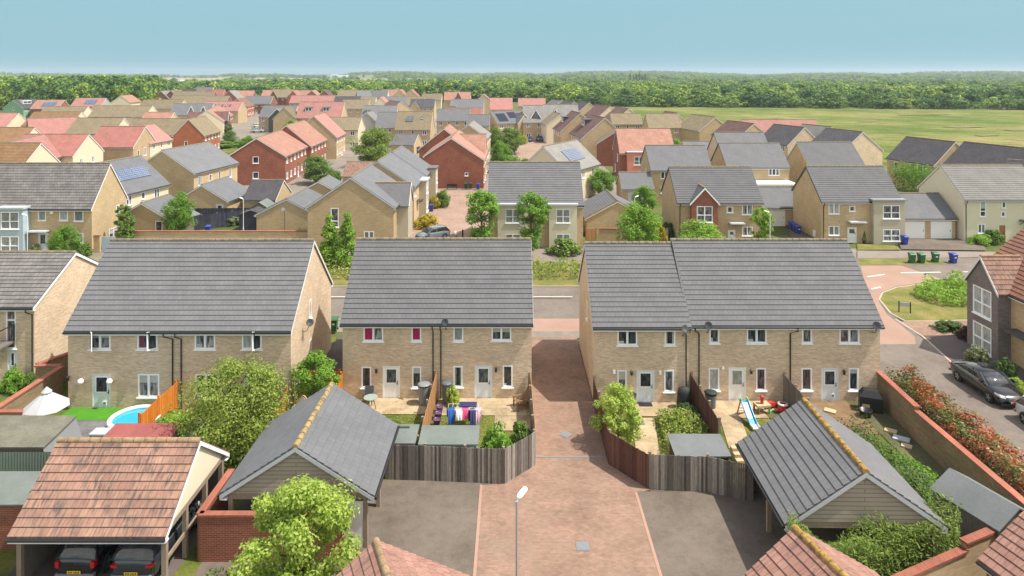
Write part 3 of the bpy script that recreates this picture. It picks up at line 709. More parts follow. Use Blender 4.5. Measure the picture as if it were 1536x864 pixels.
R18 = house('house', 'dark-roofed house with a pale tan gable at the meadow edge, left one of two', (62.8, 146.5), 107, 10, 4.3, 4.3, 8.8, 5.0, roof='r_dark', wall='buff', det=1, ridge='ridge_tan', auto='l')
R18b = house('house', 'pale roof showing behind the left dark-roofed house at the meadow edge', (70.2, 150.0), 107, 9, 4.0, 3.4, 8.6, 5.0, roof='r_pale', wall='buff', det=1)
R19 = house('house', 'dark-roofed house with a large pale tan gable at the meadow edge, right one of two', (69.3, 134.9), 106, 10, 4.6, 4.8, 8.8, 5.0, roof='r_dark', wall='buff', det=1, ridge='ridge_tan', auto='l')
# ------------------------------------------------------------------ garages of the second row
def garage(label, *a, **k): return house('garage', label, *a, cat='garage', **k)
M4 = garage('large tan brick garage with a white side door below the grey slate house', (-43.1, 94.8), 87, 7.7, 3.6, 3.6, 4.75, 2.45, roof='r_slate', wall='tan', det=1, px=[('a', 324, 306, 335, 329, 'D', 'door')])
M5 = garage('tan brick garage with a dark window, right of the far-left house', (-45.9, 84.6), 87, 6, 3.2, 3.2, 4.15, 2.2, roof='r_slate', wall='tan', det=1, wins=[('a', 2.2, 0.6, 0.9, 1.3, '1')])
M6 = house('garage', 'dark-roofed garage below the red brick gable with flues', (-37.8, 99.5), 0, 4.5, 3.4, 3.4, 4.7, 2.4, roof='r_dark', wall='tan', det=1, cat='garage')
M10 = garage('tan brick garage beside the slate gable house, with a black shed at its corner', (-28.5, 86.2), 90, 8.5, 3.76, 3.0, 4.35, p=0.5, roof='r_slate', wall='tan', det=1, barge='palegrey')
M11 = garage('small tan brick garage just behind the one with the black shed', (-28.5, 100.5), 90, 6, 3.3, 3.3, 4.35, 2.4, roof='r_slate', wall='tan', det=1)
R3 = garage('tan brick garage with a ribbed grey roof behind the red-coped garden wall', (13.0, 84.2), 92, 8, 3.8, 3.6, 4.45, p=0.52, roof='r_grey', wall='tan', det=2, barge='cream')
R4 = garage('small grey-roofed garage with a pale canopy between the hedge and the tan house', (17.0, 108.2), 0, 4.9, 2.8, 2.8, 4.6, 2.4, roof='r_grey', wall='tan', det=1, doors=[('r', 2.4, 3.0, 2.1, 'palegrey', False, 'glass', False)])
R8 = garage('grey-roofed garage with a white door, left of the grey bay house', (32.8, 93.5), 0, 5.2, 3.4, 3.4, 4.65, 2.5, roof='r_grey', wall='tan', det=1, doors=[('r', 2.0, 2.5, 2.1, 'doorwhite', False, 'glass', False)])
R12 = garage('double garage with two white doors between the bay house and the cream house', (46.35, 86.0), 0, 7.3, 3.4, 3.4, 5.1, 2.7, roof='r_grey', wall='tan', det=1,
    doors=[('r', 2.35, 2.55, 2.2, 'doorwhite', False, 'glass', False), ('r', 5.6, 2.55, 2.2, 'doorwhite', False, 'glass', False)])
CP = house('carport', 'old terracotta-roofed open shelter behind the slate garages', (-29.2, 121), 0, 13, 3.4, 3.4, 4.6, 2.5, roof='r_terra', wall='tan', det=1, cat='carport', doors=[('r', 2.2, 2.6, 2.1, 'black', False, 'glass', False), ('r', 6.2, 2.6, 2.1, 'black', False, 'glass', False)])

# ------------------------------------------------------------------ the estate behind
def HS(label, A, az, L, wl, wr, h, e, roof, wall, **k):
    k.setdefault('auto', 'r'); return house('house', label, A, az, L, wl, wr, h, e, roof=roof, wall=wall, det=k.pop('det', 1), **k)
M12 = HS('red brick house with a salmon roof and two white windows in its end wall', (-46.3, 123.7), 94, 17, 5.1, 5.1, 8.6, 5.2, 'r_salmon', 'redbrick', px=[('a', 379, 235, 388, 245, '1', gA), ('a', 379, 258, 388, 268, '1', gA)])
M13 = HS('second red brick house with a salmon roof, stepped up behind the first', (-46.7, 141.2), 93, 15, 5.0, 5.0, 9.6, 5.2, 'r_salmon', 'redbrick')
M14 = HS('tan house with a pink roof and a wide bare gable behind the red brick row', (-46.8, 161), 94, 12, 5.3, 5.3, 10.4, 5.2, 'r_pink', 'tan')
M15 = HS('cream-walled house with a brown-grey roof at the end of the red brick row', (-50, 187), 0, 8.8, 4.5, 4.5, 8.4, 5.2, 'r_olive', 'cream')
M16a = HS('red brick house with a salmon roof and bins against its end wall, centre', (-10.7, 120), 90, 17, 4.7, 5.7, 8.95, 5.0, 'r_salmon', 'redbrick', wins=[('a', 2.7, 2.2, 0.6, 0.6, '1')], p=0.66)
M16b = HS('red brick gable with a salmon roof rising behind the bin-side red house', (-13.7, 137.6), 90, 12, 5.0, 5.0, 9.2, 5.0, 'r_salmon', 'redbrick')
M16c = HS('cross-ridged salmon-roofed wing between the two red brick gables', (-10.0, 131.0), 0, 5.0, 4.2, 4.2, 8.65, 5.0, 'r_salmon', 'tan', auto='')
M17 = HS('pale slate-roofed tan gable right behind the salmon-roofed red house', (-10, 157), 88, 13, 4.4, 4.2, 8.6, 5.2, 'r_pale', 'tan')
M18 = HS('tan house with black solar panels above the green close', (-6.6, 210), 30, 11, 4.6, 4.6, 8.7, 5.2, 'r_grey', 'tan', det=1)
solar(M18, 'r', 1.0, 4.2, 1.0, 4.0, 1, 'solardark'); solar(M18, 'r', 5.2, 8.0, 0.6, 2.8, 1, 'solardark')
gable_wing(M18, 'r', 8.5, 4.5, 1.6, 8.0, 5.2, 'tan', 'r_grey')
C1 = HS('salmon-roofed red house with a pinkish rendered bay, right of centre', (20.5, 134), 0, 10.4, 4.5, 4.5, 9.5, 5.2, 'r_salmon', 'redbrick', wins=[('a', 1.5, 3.2, 0.9, 1.5, '2', gM), ('a', -1.5, 0.8, 0.9, 1.5, '2', gM)], auto='')
bay(C1, 'r', 3.4, 4.3, 1.1, 5.3, 'pinkrender', ww=1.9, pane=('glass_mid',))
C2 = HS('low red brick house with a worn brown roof left of the salmon-roofed bay house', (22.5, 149), 80, 10, 4.0, 3.6, 7.6, 4.8, 'r_olive', 'redbrick', auto='l')
C3 = HS('tan gable with a plum roof and a wide dark dormer, nearer of two', (21.9, 161), 97, 14, 5.4, 3.2, 9.9, None, 'r_purple', 'tan', p=0.85, auto='l'); dormer_box(C3, 'l', 9.5, 3.0, 3.2, 1.5, 2.2)
C4 = HS('tan gable with a plum roof and a dark dormer, farther of two', (17.6, 175.5), 97, 11, 5.0, 3.0, 10.2, None, 'r_purple', 'tan', p=0.9, auto='l'); dormer_box(C4, 'l', 7.5, 3.2, 2.2, 1.4, 2.2)
C5 = HS('narrow cream house left of the plum-roofed gables', (14.2, 198), 97, 11, 4.2, 3.4, 8.7, 5.4, 'r_olive', 'cream', auto='l')
C6 = HS('tall grey-roofed townhouse with a white triangular dormer, left one of two', (3.4, 213), 0, 6.3, 5, 5, 10.5, 5.5, 'r_pale', 'tan'); dormer_tri(C6, 'r', 3.9, 4.0, 3.0, 2.6, 3.0)
C7 = HS('tall grey-roofed townhouse with a white triangular dormer, right one of two', (9.95, 214), 0, 10.6, 5, 5, 10.7, 5.5, 'r_pale', 'tan'); dormer_tri(C7, 'r', 3.4, 4.0, 3.0, 2.6, 3.0)
C8 = HS('plum-brown-roofed house with a pale gable near the meadow corner, nearer one', (38.9, 227), 107, 10, 4.5, 4.5, 8.8, 5.2, 'r_purple', 'buff', auto='l')
C8b = HS('plum-brown-roofed house near the meadow corner, farther one', (34.6, 241), 107, 12, 4.5, 4.5, 8.9, 5.2, 'r_purple', 'buff', auto='l')
C8c = HS('olive-roofed tan house in front of the plum-brown-roofed pair', (30.0, 208), 0, 9, 4.4, 4.4, 8.2, 5.2, 'r_olive', 'tan')
C8d = HS('olive-roofed house with a tan end wall below the meadow edge', (38.6, 197), 0, 9.2, 4.6, 4.6, 8.8, 5.1, 'r_olive', 'tan', wins=[('a', 0, 3.4, 0.6, 0.9, '1')])
C8e = HS('plum-roofed house end beside the olive roof at the meadow edge', (48.3, 200), 100, 9, 4.0, 4.0, 8.9, 5.2, 'r_purple', 'buff', auto='')
C8f = HS('brown-grey striped-roofed house at the meadow edge with a white gable edge', (54.5, 183), 103, 13, 4.6, 4.6, 8.7, 5.0, 'r_olive', 'tan', auto='')
C8g = HS('plum-roofed tan cottage with two dark windows at the meadow edge', (56.7, 160.0), 105, 11, 4.3, 4.0, 8.6, 5.2, 'r_purple', 'tan', auto='l')
C8h = HS('bright pink-roofed house at the meadow edge', (57.8, 172), 0, 18.5, 4.6, 4.6, 8.7, 5.0, 'r_pink', 'tan')
C8i = HS('small slate roof between the salmon-roofed house and the plum cottage', (37.0, 148), 0, 7, 3, 3, 5.6, 3.0, 'r_slate', 'tan', auto='')
C9 = HS('dark-roofed house with a white-edged gable by the woodland, nearest of three', (31.2, 276), 107, 12, 4.5, 4.5, 8.8, 5.2, 'r_dark', 'tan', auto='l')
C9b = HS('dark-roofed house with a white-edged gable by the woodland, middle of three', (26, 285), 107, 12, 4.5, 4.5, 8.8, 5.2, 'r_dark', 'tan', auto='')
C9c = HS('dark-roofed house with a white-edged gable by the woodland, farthest of three', (21.5, 297), 107, 12, 4.5, 4.5, 8.8, 5.2, 'r_grey', 'tan', auto='')
C10 = HS('pink-roofed house at the woodland edge behind the tall townhouses', (3, 326), 0, 12.8, 4.5, 4.5, 8.8, 5.2, 'r_pink', 'tan')
C11 = HS('large pink-roofed house with a blank tan wall, right of the glass roof', (-9.3, 296), 0, 9.4, 5, 5, 10.0, 5.2, 'r_pink', 'tan', auto='')
C14 = HS('small pink peaked roof just behind the large pink-roofed house', (-13.5, 330), 92, 12, 4.6, 4.6, 10.6, 6.4, 'r_pink', 'tan', auto='')
C12 = HS('building with a pale blue-grey sheet roof and a white edge, centre far', (-21.5, 268), 0, 10.5, 2.0, 9.0, 10.4, None, 'r_slate', 'greyrender', p=0.62, barge='white', auto='')
C12b = HS('low orange-red roofed house in front of the sheet-roofed building', (-24.5, 256), 0, 13.2, 3.6, 3.6, 7.6, 4.6, 'r_red', 'cream')
C13 = HS('red-brown roofed pair with a small gable at the woodland edge, centre far', (-40, 405), 0, 15.5, 4.5, 4.5, 9.8, 5.2, 'r_salmon', 'tan', auto=''); gable_wing(C13, 'r', 8.5, 4.5, 1.0, 10.0, 5.5, 'redbrick', 'r_salmon')
C13b = HS('slate-roofed house below the red-brown pair at the woodland edge', (-29.5, 330), 0, 9, 4, 4, 8.0, 5, 'r_slate', 'tan', auto='')
C15 = HS('dark grey-roofed house with a white slanting porch roof, centre', (-24.2, 224), 0, 10.5, 4.5, 4.5, 8.8, 5.2, 'r_grey', 'tan')
C16 = HS('low dark grey roof beside the house with the white slanting porch', (-13.3, 205), 0, 6.6, 4, 4, 8.1, 5, 'r_grey', 'tan')
C17 = HS('tan house with a broad gable and roof windows set in an olive-grey roof, centre', (-31.8, 190.5), 0, 9.6, 5.0, 5.0, 9.75, 5.1, 'r_olive', 'tan'); skylight(C17, 'r', 3.6, 2.2, 2.0, 1.6); skylight(C17, 'r', 7.0, 1.9, 0.7, 1.0)
C18 = HS('dark-roofed tan house behind the leafy garden tree, centre left', (-38.8, 198), 0, 5.6, 4.6, 4.6, 9.2, 5.0, 'r_grey', 'tan')
C18b = HS('pale rendered house with a pale grey roof joined to the dark-roofed tan house', (-42.6, 200), 90, 8, 4.2, 4.2, 9.0, 5.0, 'r_pale', 'greyrender', auto='')
C19 = house('garage', 'small dark-roofed tan garage below the broad tan gable', (-29.8, 175), -12, 6, 3, 3, 4.9, 2.4, roof='r_grey', wall='tan', det=1, cat='garage', doors=[('b', 0.2, 2.4, 1.6, 'black', False, 'glass', False)])
C20 = HS('dark-roofed house with a tan gable and a dark porch, far centre', (-46, 311), 0, 11, 4.8, 4.8, 9.0, 5.2, 'r_dark', 'tan'); gable_wing(C20, 'r', 2.6, 4.0, 1.5, 8.0, 5.2, 'tan', 'r_dark')
C21 = HS('dark grey-roofed house with a pale end wall, far centre left', (-64, 348), 0, 11.5, 4.6, 4.6, 8.9, 5.2, 'r_grey', 'cream', auto='')
C21b = HS('plum-roofed house with a pinkish gable edge below the dark grey roof, far', (-46.5, 286), 120, 14, 4.5, 4.5, 8.8, 5.2, 'r_purple', 'tan', auto='')
C22 = HS('olive-roofed house at the far centre between two dark roofs', (-51, 335), 0, 8, 4.5, 4.5, 9.2, 5.2, 'r_olive', 'tan')
C23 = HS('red-roofed house at the woodland edge, left of three', (-89, 470), 0, 11, 5, 5, 9.8, 5.2, 'r_salmon', 'tan', auto=''); 
C23b = HS('red-roofed gabled house at the woodland edge, middle of three', (-75, 455), 92, 14, 5, 5, 10.2, 5.2, 'r_red', 'tan', auto='')
C23c = HS('red-roofed gabled house at the woodland edge, right of three', (-68, 458), 92, 14, 5, 5, 10.2, 5.2, 'r_red', 'tan', auto='')
C24 = HS('brown-grey-roofed house at the woodland edge, right of the three red roofs', (-52.5, 400), 0, 11.5, 4.6, 4.6, 8.9, 5.2, 'r_olive', 'cream', auto='')
D1 = HS('dark grey-roofed house with a white-edged slanting gable over a black porch', (-88, 242), 0, 12, 4.7, 4.7, 9.1, 5.3, 'r_grey', 'tan'); gable_wing(D1, 'r', 6.8, 6.0, 1.2, 8.3, 5.2, 'darkgrey', 'r_grey', barge='white')
D2 = HS('pink-roofed house with two dark dormers, centre left', (-73.5, 237), 0, 15.3, 4.8, 4.8, 10.6, 5.3, 'r_pink', 'tan'); dormer_box(D2, 'r', 3.8, 3.0, 2.4, 1.5, 2.0, 'midgrey'); dormer_box(D2, 'r', 9.8, 3.0, 2.4, 1.5, 2.0, 'midgrey')
D2b = HS('small green-edged gable left of the pink house with dormers', (-76.5, 229), 92, 8, 3.6, 3.6, 9.0, 5.4, 'r_olive', 'tan', auto='', barge='green_render')
D3 = HS('long pink roof behind the pink house with dormers', (-117, 363), 0, 24, 4.8, 4.8, 9.0, 5.2, 'r_pink', 'tan')
D4 = HS('olive-roofed tan house with two dark windows, right of the pink house with dormers', (-74.5, 302), 0, 11.5, 4.8, 4.8, 9.0, 5.2, 'r_olive', 'tan')
D5 = HS('long dark grey roof at the far centre left', (-91, 352), 0, 13.5, 4.6, 4.6, 8.9, 5.2, 'r_dark', 'tan')
D6 = HS('olive-roofed house with a cream end wall at the far centre left', (-75.5, 342), 0, 7.5, 4.6, 4.6, 8.9, 5.2, 'r_olive', 'cream')
D7 = HS('pink gabled house beside the olive roof at the far centre left', (-63.5, 330), 92, 10, 3.8, 3.8, 9.2, 5.2, 'r_pink', 'cream', auto='')
D8 = HS('blue-grey-roofed house with a white balcony, centre left', (-52.5, 242), 0, 12, 4.8, 4.8, 9.1, 5.2, 'r_slate', 'tan'); dormer_box(D8, 'r', 2.0, 3.6, 2.0, 1.4, 1.8, 'midgrey')
D9 = HS('tall red brick house with an olive roof at the far left of centre', (-131, 374), 0, 11.5, 5, 5, 12.0, 7.8, 'r_olive', 'redbrick'); gable_wing(D9, 'r', 2.2, 4.6, 0.8, 11.6, 7.6, 'redbrick', 'r_olive')
D9b = HS('orange brick end house joined to the tall red brick house', (-117.5, 366), 92, 9, 3.4, 3.4, 11.6, 7.6, 'r_salmon', 'orangebrick', auto='')
D10 = HS('grey-roofed house with a long white sloping edge, far left of centre', (-137, 352), 0, 14, 4.8, 4.8, 9.0, 5.2, 'r_grey', 'redbrick', barge='white')
D10b = HS('orange brick row with a rust-brown roof beside the green close', (-128, 318), 100, 16, 4.6, 4.6, 8.8, 5.2, 'r_rust', 'orangebrick')
for i, (x, y, L, az, rf, wl_, lb) in enumerate([
    (-141, 440, 12, 0, 'r_salmon', 'redbrick', 'pale red-brown roof in the farthest row, left end'), (-128, 436, 14, 95, 'r_salmon', 'redbrick', 'red-brown gabled house in the farthest row, second from left'),
    (-121, 440, 14, 95, 'r_purple', 'redbrick', 'plum gabled house in the farthest row, third from left'), (-113, 445, 16, 0, 'r_olive', 'cream', 'olive-grey roof in the farthest row'),
    (-98, 430, 9, 20, 'r_slate', 'redbrick', 'slate roof with a red brick gable in the farthest row'), (-89, 436, 10, 0, 'r_grey', 'cream', 'grey roof with pale edges in the farthest row, right end'),
    (-176, 432, 13, 0, 'r_salmon', 'redbrick', 'salmon roof in the farthest row, left of the tall red brick house'), (-162, 445, 10, 0, 'r_salmon', 'tan', 'salmon roof of a house touching the woodland in the farthest row')]):
    HS(lb, (x, y), az, L, 4.6, 4.6, 10.0, 5.6, rf, wl_, auto='')
# left half
E1 = HS('orange brick house with an olive-grey roof and one dark window in its gable', (-78.9, 166.5), 97, 13, 3.5, 3.6, 9.25, 5.2, 'r_olive', 'orangebrick', wins=[('a', -0.6, 2.6, 0.7, 1.2, '1')])
E2 = HS('olive-roofed house joined to the orange brick gable', (-95, 171.5), 0, 13.5, 4.6, 4.6, 9.0, 5.2, 'r_olive', 'orangebrick')
E3 = HS('salmon roof behind the olive-roofed house', (-110, 205), 0, 8.5, 4.2, 4.2, 8.8, 5.2, 'r_salmon', 'tan', auto='')
E4 = HS('slate-roofed house with two white triangular dormers', (-126, 255), 0, 14.5, 4.8, 4.8, 9.2, 5.2, 'r_slate', 'tan', auto=''); dormer_tri(E4, 'r', 8.4, 4.6, 2.8, 2.8, 3.2); dormer_tri(E4, 'r', 12.9, 4.6, 2.8, 2.8, 3.2)
E5 = HS('long olive roof in front of the slanting grey roofs, far left', (-163, 302), 0, 18, 4.8, 4.8, 9.0, 5.2, 'r_olive', 'tan', auto='')
E6 = HS('broad olive roof with a small cream gable, left of the slate house with dormers', (-150, 245), 0, 21, 5.2, 5.2, 9.0, 5.2, 'r_olive', 'cream', auto='')
E7 = HS('brown-olive roof with a small white gable tip behind the big pink-roofed house', (-112, 176), 0, 12, 4.8, 4.8, 8.9, 5.2, 'r_olive', 'cream', auto='')
E8 = HS('olive roof with an orange-cream gable, far left', (-164, 240), 0, 15, 4.8, 4.8, 8.9, 5.2, 'r_olive', 'cream', auto='', wins=[('b', 0.5, 3.6, 0.6, 0.9, '1')])
E9 = HS('brown roof with a long cream gable, left of the big pink-roofed house', (-142, 203), 0, 14, 5.2, 5.2, 9.0, 5.2, 'r_brown', 'cream', auto='')
E10 = HS('pink-roofed house with a plum brick gable at the left', (-122, 172), 40, 11, 4.6, 4.6, 8.9, 5.2, 'r_pink', 'greybrick', barge='darkgrey')
E11 = HS('pink roof with a cream gable at the left edge', (-158, 200), 0, 13.5, 4.8, 4.8, 8.8, 5.2, 'r_pink', 'cream', auto='')
E12 = HS('brown roof with a cream gable at the left edge, in front of the pink roofs', (-114, 145.5), 0, 12.2, 4.6, 4.6, 8.8, 5.2, 'r_brown', 'cream', auto='')
E13 = HS('orange-brown roof with a pale gable at the left edge, nearest of the brown roofs', (-91, 111.5), 0, 14, 4.9, 4.9, 8.9, 5.0, 'r_brown', 'cream', det=2)
E14a = HS('red roof slope with a cream gable crossing the pink-roofed house', (-92, 129), 0, 12, 4.6, 4.6, 8.8, 5.2, 'r_red', 'cream', auto='', wins=[('b', -2.2, 3.3, 0.9, 1.2, '2'), ('b', 1.4, 3.3, 0.9, 1.2, '2')])
E14b = HS('pink-roofed wing sloping towards the right, left side', (-84, 114), 106, 15, 4.5, 4.6, 8.8, 5.2, 'r_pink', 'tan', auto='r')
E15 = HS('big pink-red roofed house with a cream gable and grey windows', (-87, 144.5), 0, 9.4, 4.6, 4.6, 9.1, 5.2, 'r_red', 'tan', auto='', wins=[('b', -2.6, 3.0, 0.7, 1.3, '1'), ('b', -0.2, 2.9, 1.0, 1.7, '2')])
E15b = HS('pink-roofed rear wing of cream walls, right of the big pink-red roof', (-81.6, 146), 90, 9.5, 4.3, 4.2, 8.8, 5.2, 'r_pink', 'cream')
E16 = HS('pink-roofed house with a solar array by the left woodland', (-206, 323), 0, 14, 4.8, 4.8, 9.0, 5.2, 'r_pink', 'greyrender', auto=''); solar(E16, 'r', 5.5, 11, 1.2, 3.8, 5, rows=2)
E17 = HS('salmon-roofed house with a dull solar array by the left woodland', (-210, 302), 0, 12, 4.6, 4.6, 8.9, 5.2, 'r_salmon', 'redbrick', auto=''); solar(E17, 'r', 4, 10, 1.4, 3.8, 6, rows=2)
E0 = HS('green rendered house with a dark roof by the left woodland', (-217, 297), 83, 12, 4.9, 4.9, 9.0, 5.4, 'r_dark', 'green_render', wins=[('a', 0.2, 4.6, 0.8, 1.3, '1'), ('a', 3.2, 0.8, 0.8, 1.4, '1')]); dormer_box(E0, 'r', 4.5, 2.6, 4.5, 1.3, 2.0, 'white')
E18 = HS('salmon-roofed house with a cream gable by the left woodland edge', (-207, 361), 97, 14, 4.8, 4.8, 9.0, 5.2, 'r_salmon', 'cream', auto='')
E18b = HS('slate slope with a rooflight, right of the cream gable by the woodland', (-222, 402), 97, 15, 4.8, 4.8, 10.2, 5.4, 'r_slate', 'redbrick', auto=''); skylight(E18b, 'r', 7, 2.4, 2.2, 1.6)
E18c = HS('pale slate slope beside the rooflight roof by the woodland', (-211, 410), 97, 15, 4.8, 4.8, 10.2, 5.4, 'r_pale', 'redbrick', auto='')
E19 = HS('dark-roofed house with a red ridge by the woodland', (-208, 425), 0, 12, 5, 5, 11.0, 6, 'r_dark', 'redbrick', auto='', ridge='r_red')
E19b = HS('orange-red brick gable by the woodland, far left of centre', (-206, 412), 86, 12, 4.4, 4.4, 10.6, 6, 'r_olive', 'redbrick', auto='')
E20 = HS('grey-roofed house against the far fields', (-222, 480), 0, 12, 5, 5, 11.2, 6, 'r_grey', 'cream', auto='')
E21 = HS('long olive roof, farther of two, left of centre', (-200, 405), 0, 24, 5, 5, 10.2, 5.6, 'r_olive', 'redbrick', auto='')
E21b = HS('long olive roof, nearer of two, left of centre', (-172, 350), 0, 27, 5, 5, 9.2, 5.2, 'r_olive', 'redbrick')
E22 = HS('pink-red roof with one dark solar panel and an orange gable', (-199, 440), 0, 14, 5, 5, 10.6, 5.6, 'r_red', 'orangebrick', auto=''); solar(E22, 'r', 2, 6, 1.0, 3.6, 1, 'solardark')
E22b = HS('slate-roofed house right of the orange gable', (-172, 415), 92, 12, 4.8, 4.8, 10.4, 5.6, 'r_pale', 'redbrick', auto='')
E24 = HS('pink roof with a row of five rooflights', (-127, 284), 0, 15, 4.8, 4.8, 8.9, 5.2, 'r_pink', 'tan', auto='')
for i in range(5): skylight(E24, 'r', 4.2+i*1.6, 2.2, 0.9, 1.2)
E25 = HS('salmon-roofed house with a cream wall and black-framed porch, beside the green close', (-96.5, 216), 107, 14, 4.8, 4.8, 8.8, 5.2, 'r_salmon', 'cream'); gable_wing(E25, 'r', 6.0, 6.5, 1.0, 8.0, 5.2, 'darkgrey', 'r_purple', barge='white')
E25b = HS('salmon-brown-roofed house farther along the row beside the green close', (-102, 232), 107, 20, 4.8, 4.8, 8.8, 5.2, 'r_salmon', 'orangebrick')
# ------------------------------------------------------------------ ground, streets, paving
M['grass_base'] = ground_mat('rough_grass', [(0.30, (0.041, 0.064, 0.017)), (0.5, (0.090, 0.112, 0.030)), (0.7, (0.150, 0.143, 0.053))], 0.10, 5.0, bumpd=0.05)
M['lawn'] = ground_mat('lawn_grass', [(0.32, (0.058, 0.088, 0.014)), (0.5, (0.109, 0.129, 0.024)), (0.68, (0.184, 0.163, 0.051))], 0.55, 9.0, bumpd=0.04)
M['dry_lawn'] = ground_mat('dry_lawn', [(0.32, (0.093, 0.118, 0.025)), (0.5, (0.161, 0.155, 0.043)), (0.68, (0.248, 0.198, 0.074))], 0.45, 9.0, bumpd=0.04)
def meadow_mat():
    m, nt, b = new_mat('meadow_grass'); v = objco(nt)
    col = ramp(nt, noise(nt, v, 0.022, 7, 0.62), [(0.32, (0.075, 0.115, 0.022)), (0.46, (0.12, 0.155, 0.034)), (0.56, (0.18, 0.185, 0.055)), (0.64, (0.24, 0.21, 0.09)), (0.72, (0.32, 0.27, 0.16))])
    f = ramp(nt, noise(nt, objco(nt, (0.5, 1.0, 1.0)), 0.16, 6, 0.75), [(0.34, 0.62), (0.5, 1.0), (0.68, 1.25)]); col = mixc(nt, 1.0, col, f, 'MULTIPLY')
    f = ramp(nt, noise(nt, v, 0.9, 4, 0.7), [(0.3, 0.7), (0.7, 1.2)]); col = mixc(nt, 1.0, col, f, 'MULTIPLY')
    nt.links.new(col, b.inputs['Base Color']); b.inputs['Roughness'].default_value = 0.95; b.inputs['Specular IOR Level'].default_value = 0.1; bump(nt, b, noise(nt, v, 1.4, 5, 0.7), 0.8, 0.4); return m
M['meadow'] = meadow_mat()
M['asphalt'] = ground_mat('street_asphalt', [(0.3, (0.148, 0.122, 0.104)), (0.7, (0.196, 0.167, 0.141))], 0.25, 20.0, bumpd=0.006, finevar=0.12)
M['asphalt_tan'] = ground_mat('court_asphalt', [(0.3, (0.128, 0.103, 0.082)), (0.7, (0.168, 0.138, 0.112))], 0.3, 20.0, bumpd=0.006, finevar=0.14)
M['asphalt_dark'] = ground_mat('dark_asphalt', [(0.3, (0.094, 0.076, 0.068)), (0.7, (0.130, 0.108, 0.097))], 0.3, 20.0, bumpd=0.006, finevar=0.12)
M['footpath'] = ground_mat('footpath_tarmac', [(0.3, (0.192, 0.163, 0.137)), (0.7, (0.252, 0.215, 0.181))], 0.3, 16.0, bumpd=0.006, finevar=0.12)
M['setts'] = brick('red_block_paving', (0.355, 0.222, 0.163), (0.28, 0.17, 0.124), (0.235, 0.18, 0.134), 0.16, bw=0.2, bh=0.1, ms=0.008, soft=0.35)
M['pinkroad'] = ground_mat('pink_surfacing', [(0.3, (0.28, 0.18, 0.135)), (0.7, (0.34, 0.225, 0.175))], 0.3, 14.0, bumpd=0.006, finevar=0.1)
M['closepave'] = brick('close_block_paving', (0.351, 0.239, 0.185), (0.289, 0.189, 0.145), (0.273, 0.210, 0.158), 0.15, bw=0.2, bh=0.1, ms=0.006, soft=0.1)
M['slabs'] = brick('patio_slabs', (0.476, 0.365, 0.230), (0.425, 0.323, 0.200), (0.306, 0.238, 0.145), 0.2, bw=0.6, bh=0.45, ms=0.012, soft=0.1)
M['deck'] = brick('timber_deck_boards', (0.27, 0.175, 0.095), (0.215, 0.14, 0.075), (0.10, 0.065, 0.04), 0.25, bw=3.0, bh=0.13, ms=0.012, soft=0.25)
M['greypave'] = brick('grey_paving', (0.19, 0.18, 0.185), (0.15, 0.145, 0.15), (0.10, 0.10, 0.10), 0.25, bw=0.5, bh=0.5, ms=0.012, soft=0.1)
def stain(name, lo=0.72, scale=0.35, green=None):
    m = M[name]; nt = m.node_tree; b = nt.nodes['Principled BSDF']; src = b.inputs['Base Color'].links[0].from_socket
    v = objco(nt); f = ramp(nt, noise(nt, v, scale, 7, 0.7), [(0.34, lo), (0.52, 1.0), (0.75, 1.08)]); col = mixc(nt, 1.0, src, f, 'MULTIPLY')
    f2 = ramp(nt, noise(nt, v, 2.3, 5, 0.75), [(0.30, 0.82), (0.5, 1.0), (0.72, 1.1)]); col = mixc(nt, 1.0, col, f2, 'MULTIPLY')
    if green:
        g = ramp(nt, noise(nt, v, 0.55, 5, 0.7), [(0.52, 0.0), (0.68, 0.45)]); col = mixc(nt, g, col, green)
    nt.links.new(col, b.inputs['Base Color'])
stain('setts', 0.84, 0.4, (0.22, 0.18, 0.13)); stain('asphalt_tan', 0.80, 0.45); stain('asphalt', 0.84, 0.2); stain('slabs', 0.7, 0.9, (0.26, 0.21, 0.12)); stain('closepave', 0.8, 0.15); stain('footpath', 0.8, 0.1); stain('greypave', 0.7, 0.6); stain('deck', 0.7, 0.8)
M['astro'] = ground_mat('artificial_turf', [(0.3, (0.055, 0.20, 0.014)), (0.7, (0.075, 0.25, 0.02))], 2.0, 30.0, bumpd=0.01)
M['kerb'] = plain('pale_kerb', (0.40, 0.33, 0.26), 0.9, 0.15, 4)
M['linewhite'] = plain('white_road_line', (0.62, 0.60, 0.56), 0.8, 0.15, 5)
M['soil'] = ground_mat('garden_soil', [(0.3, (0.07, 0.05, 0.03)), (0.7, (0.15, 0.105, 0.06))], 1.0, 10.0, bumpd=0.04)
M['greenmat'] = ground_mat('mossy_paving', [(0.3, (0.07, 0.075, 0.035)), (0.7, (0.13, 0.12, 0.06))], 0.8, 9.0, bumpd=0.02)
M['baresoil'] = ground_mat('bare_pale_soil', [(0.35, (0.10, 0.115, 0.03)), (0.52, (0.17, 0.16, 0.065)), (0.7, (0.26, 0.22, 0.12))], 0.25, 1.5, bumpd=0.05)
lv = [0]
def sheet(name, pts, mat, z=None, lab=None):
    lv[0] += 1
    z = 0.004*(1+(lv[0] % 40)) if z is None else z
    a = sum(pts[i][0]*pts[(i+1) % len(pts)][1]-pts[(i+1) % len(pts)][0]*pts[i][1] for i in range(len(pts)))
    if a < 0: pts = pts[::-1]
    m = MB(); m.poly([(x, y, z) for x, y in pts]); return kind(m.build(name, M[mat]), 'structure')
def rect(name, x0, x1, y0, y1, mat, z=None): return sheet(name, [(x0, y0), (x1, y0), (x1, y1), (x0, y1)], mat, z)
def pxs(name, pts, mat, z=None): return sheet(name, [G(*p) for p in pts], mat, z)
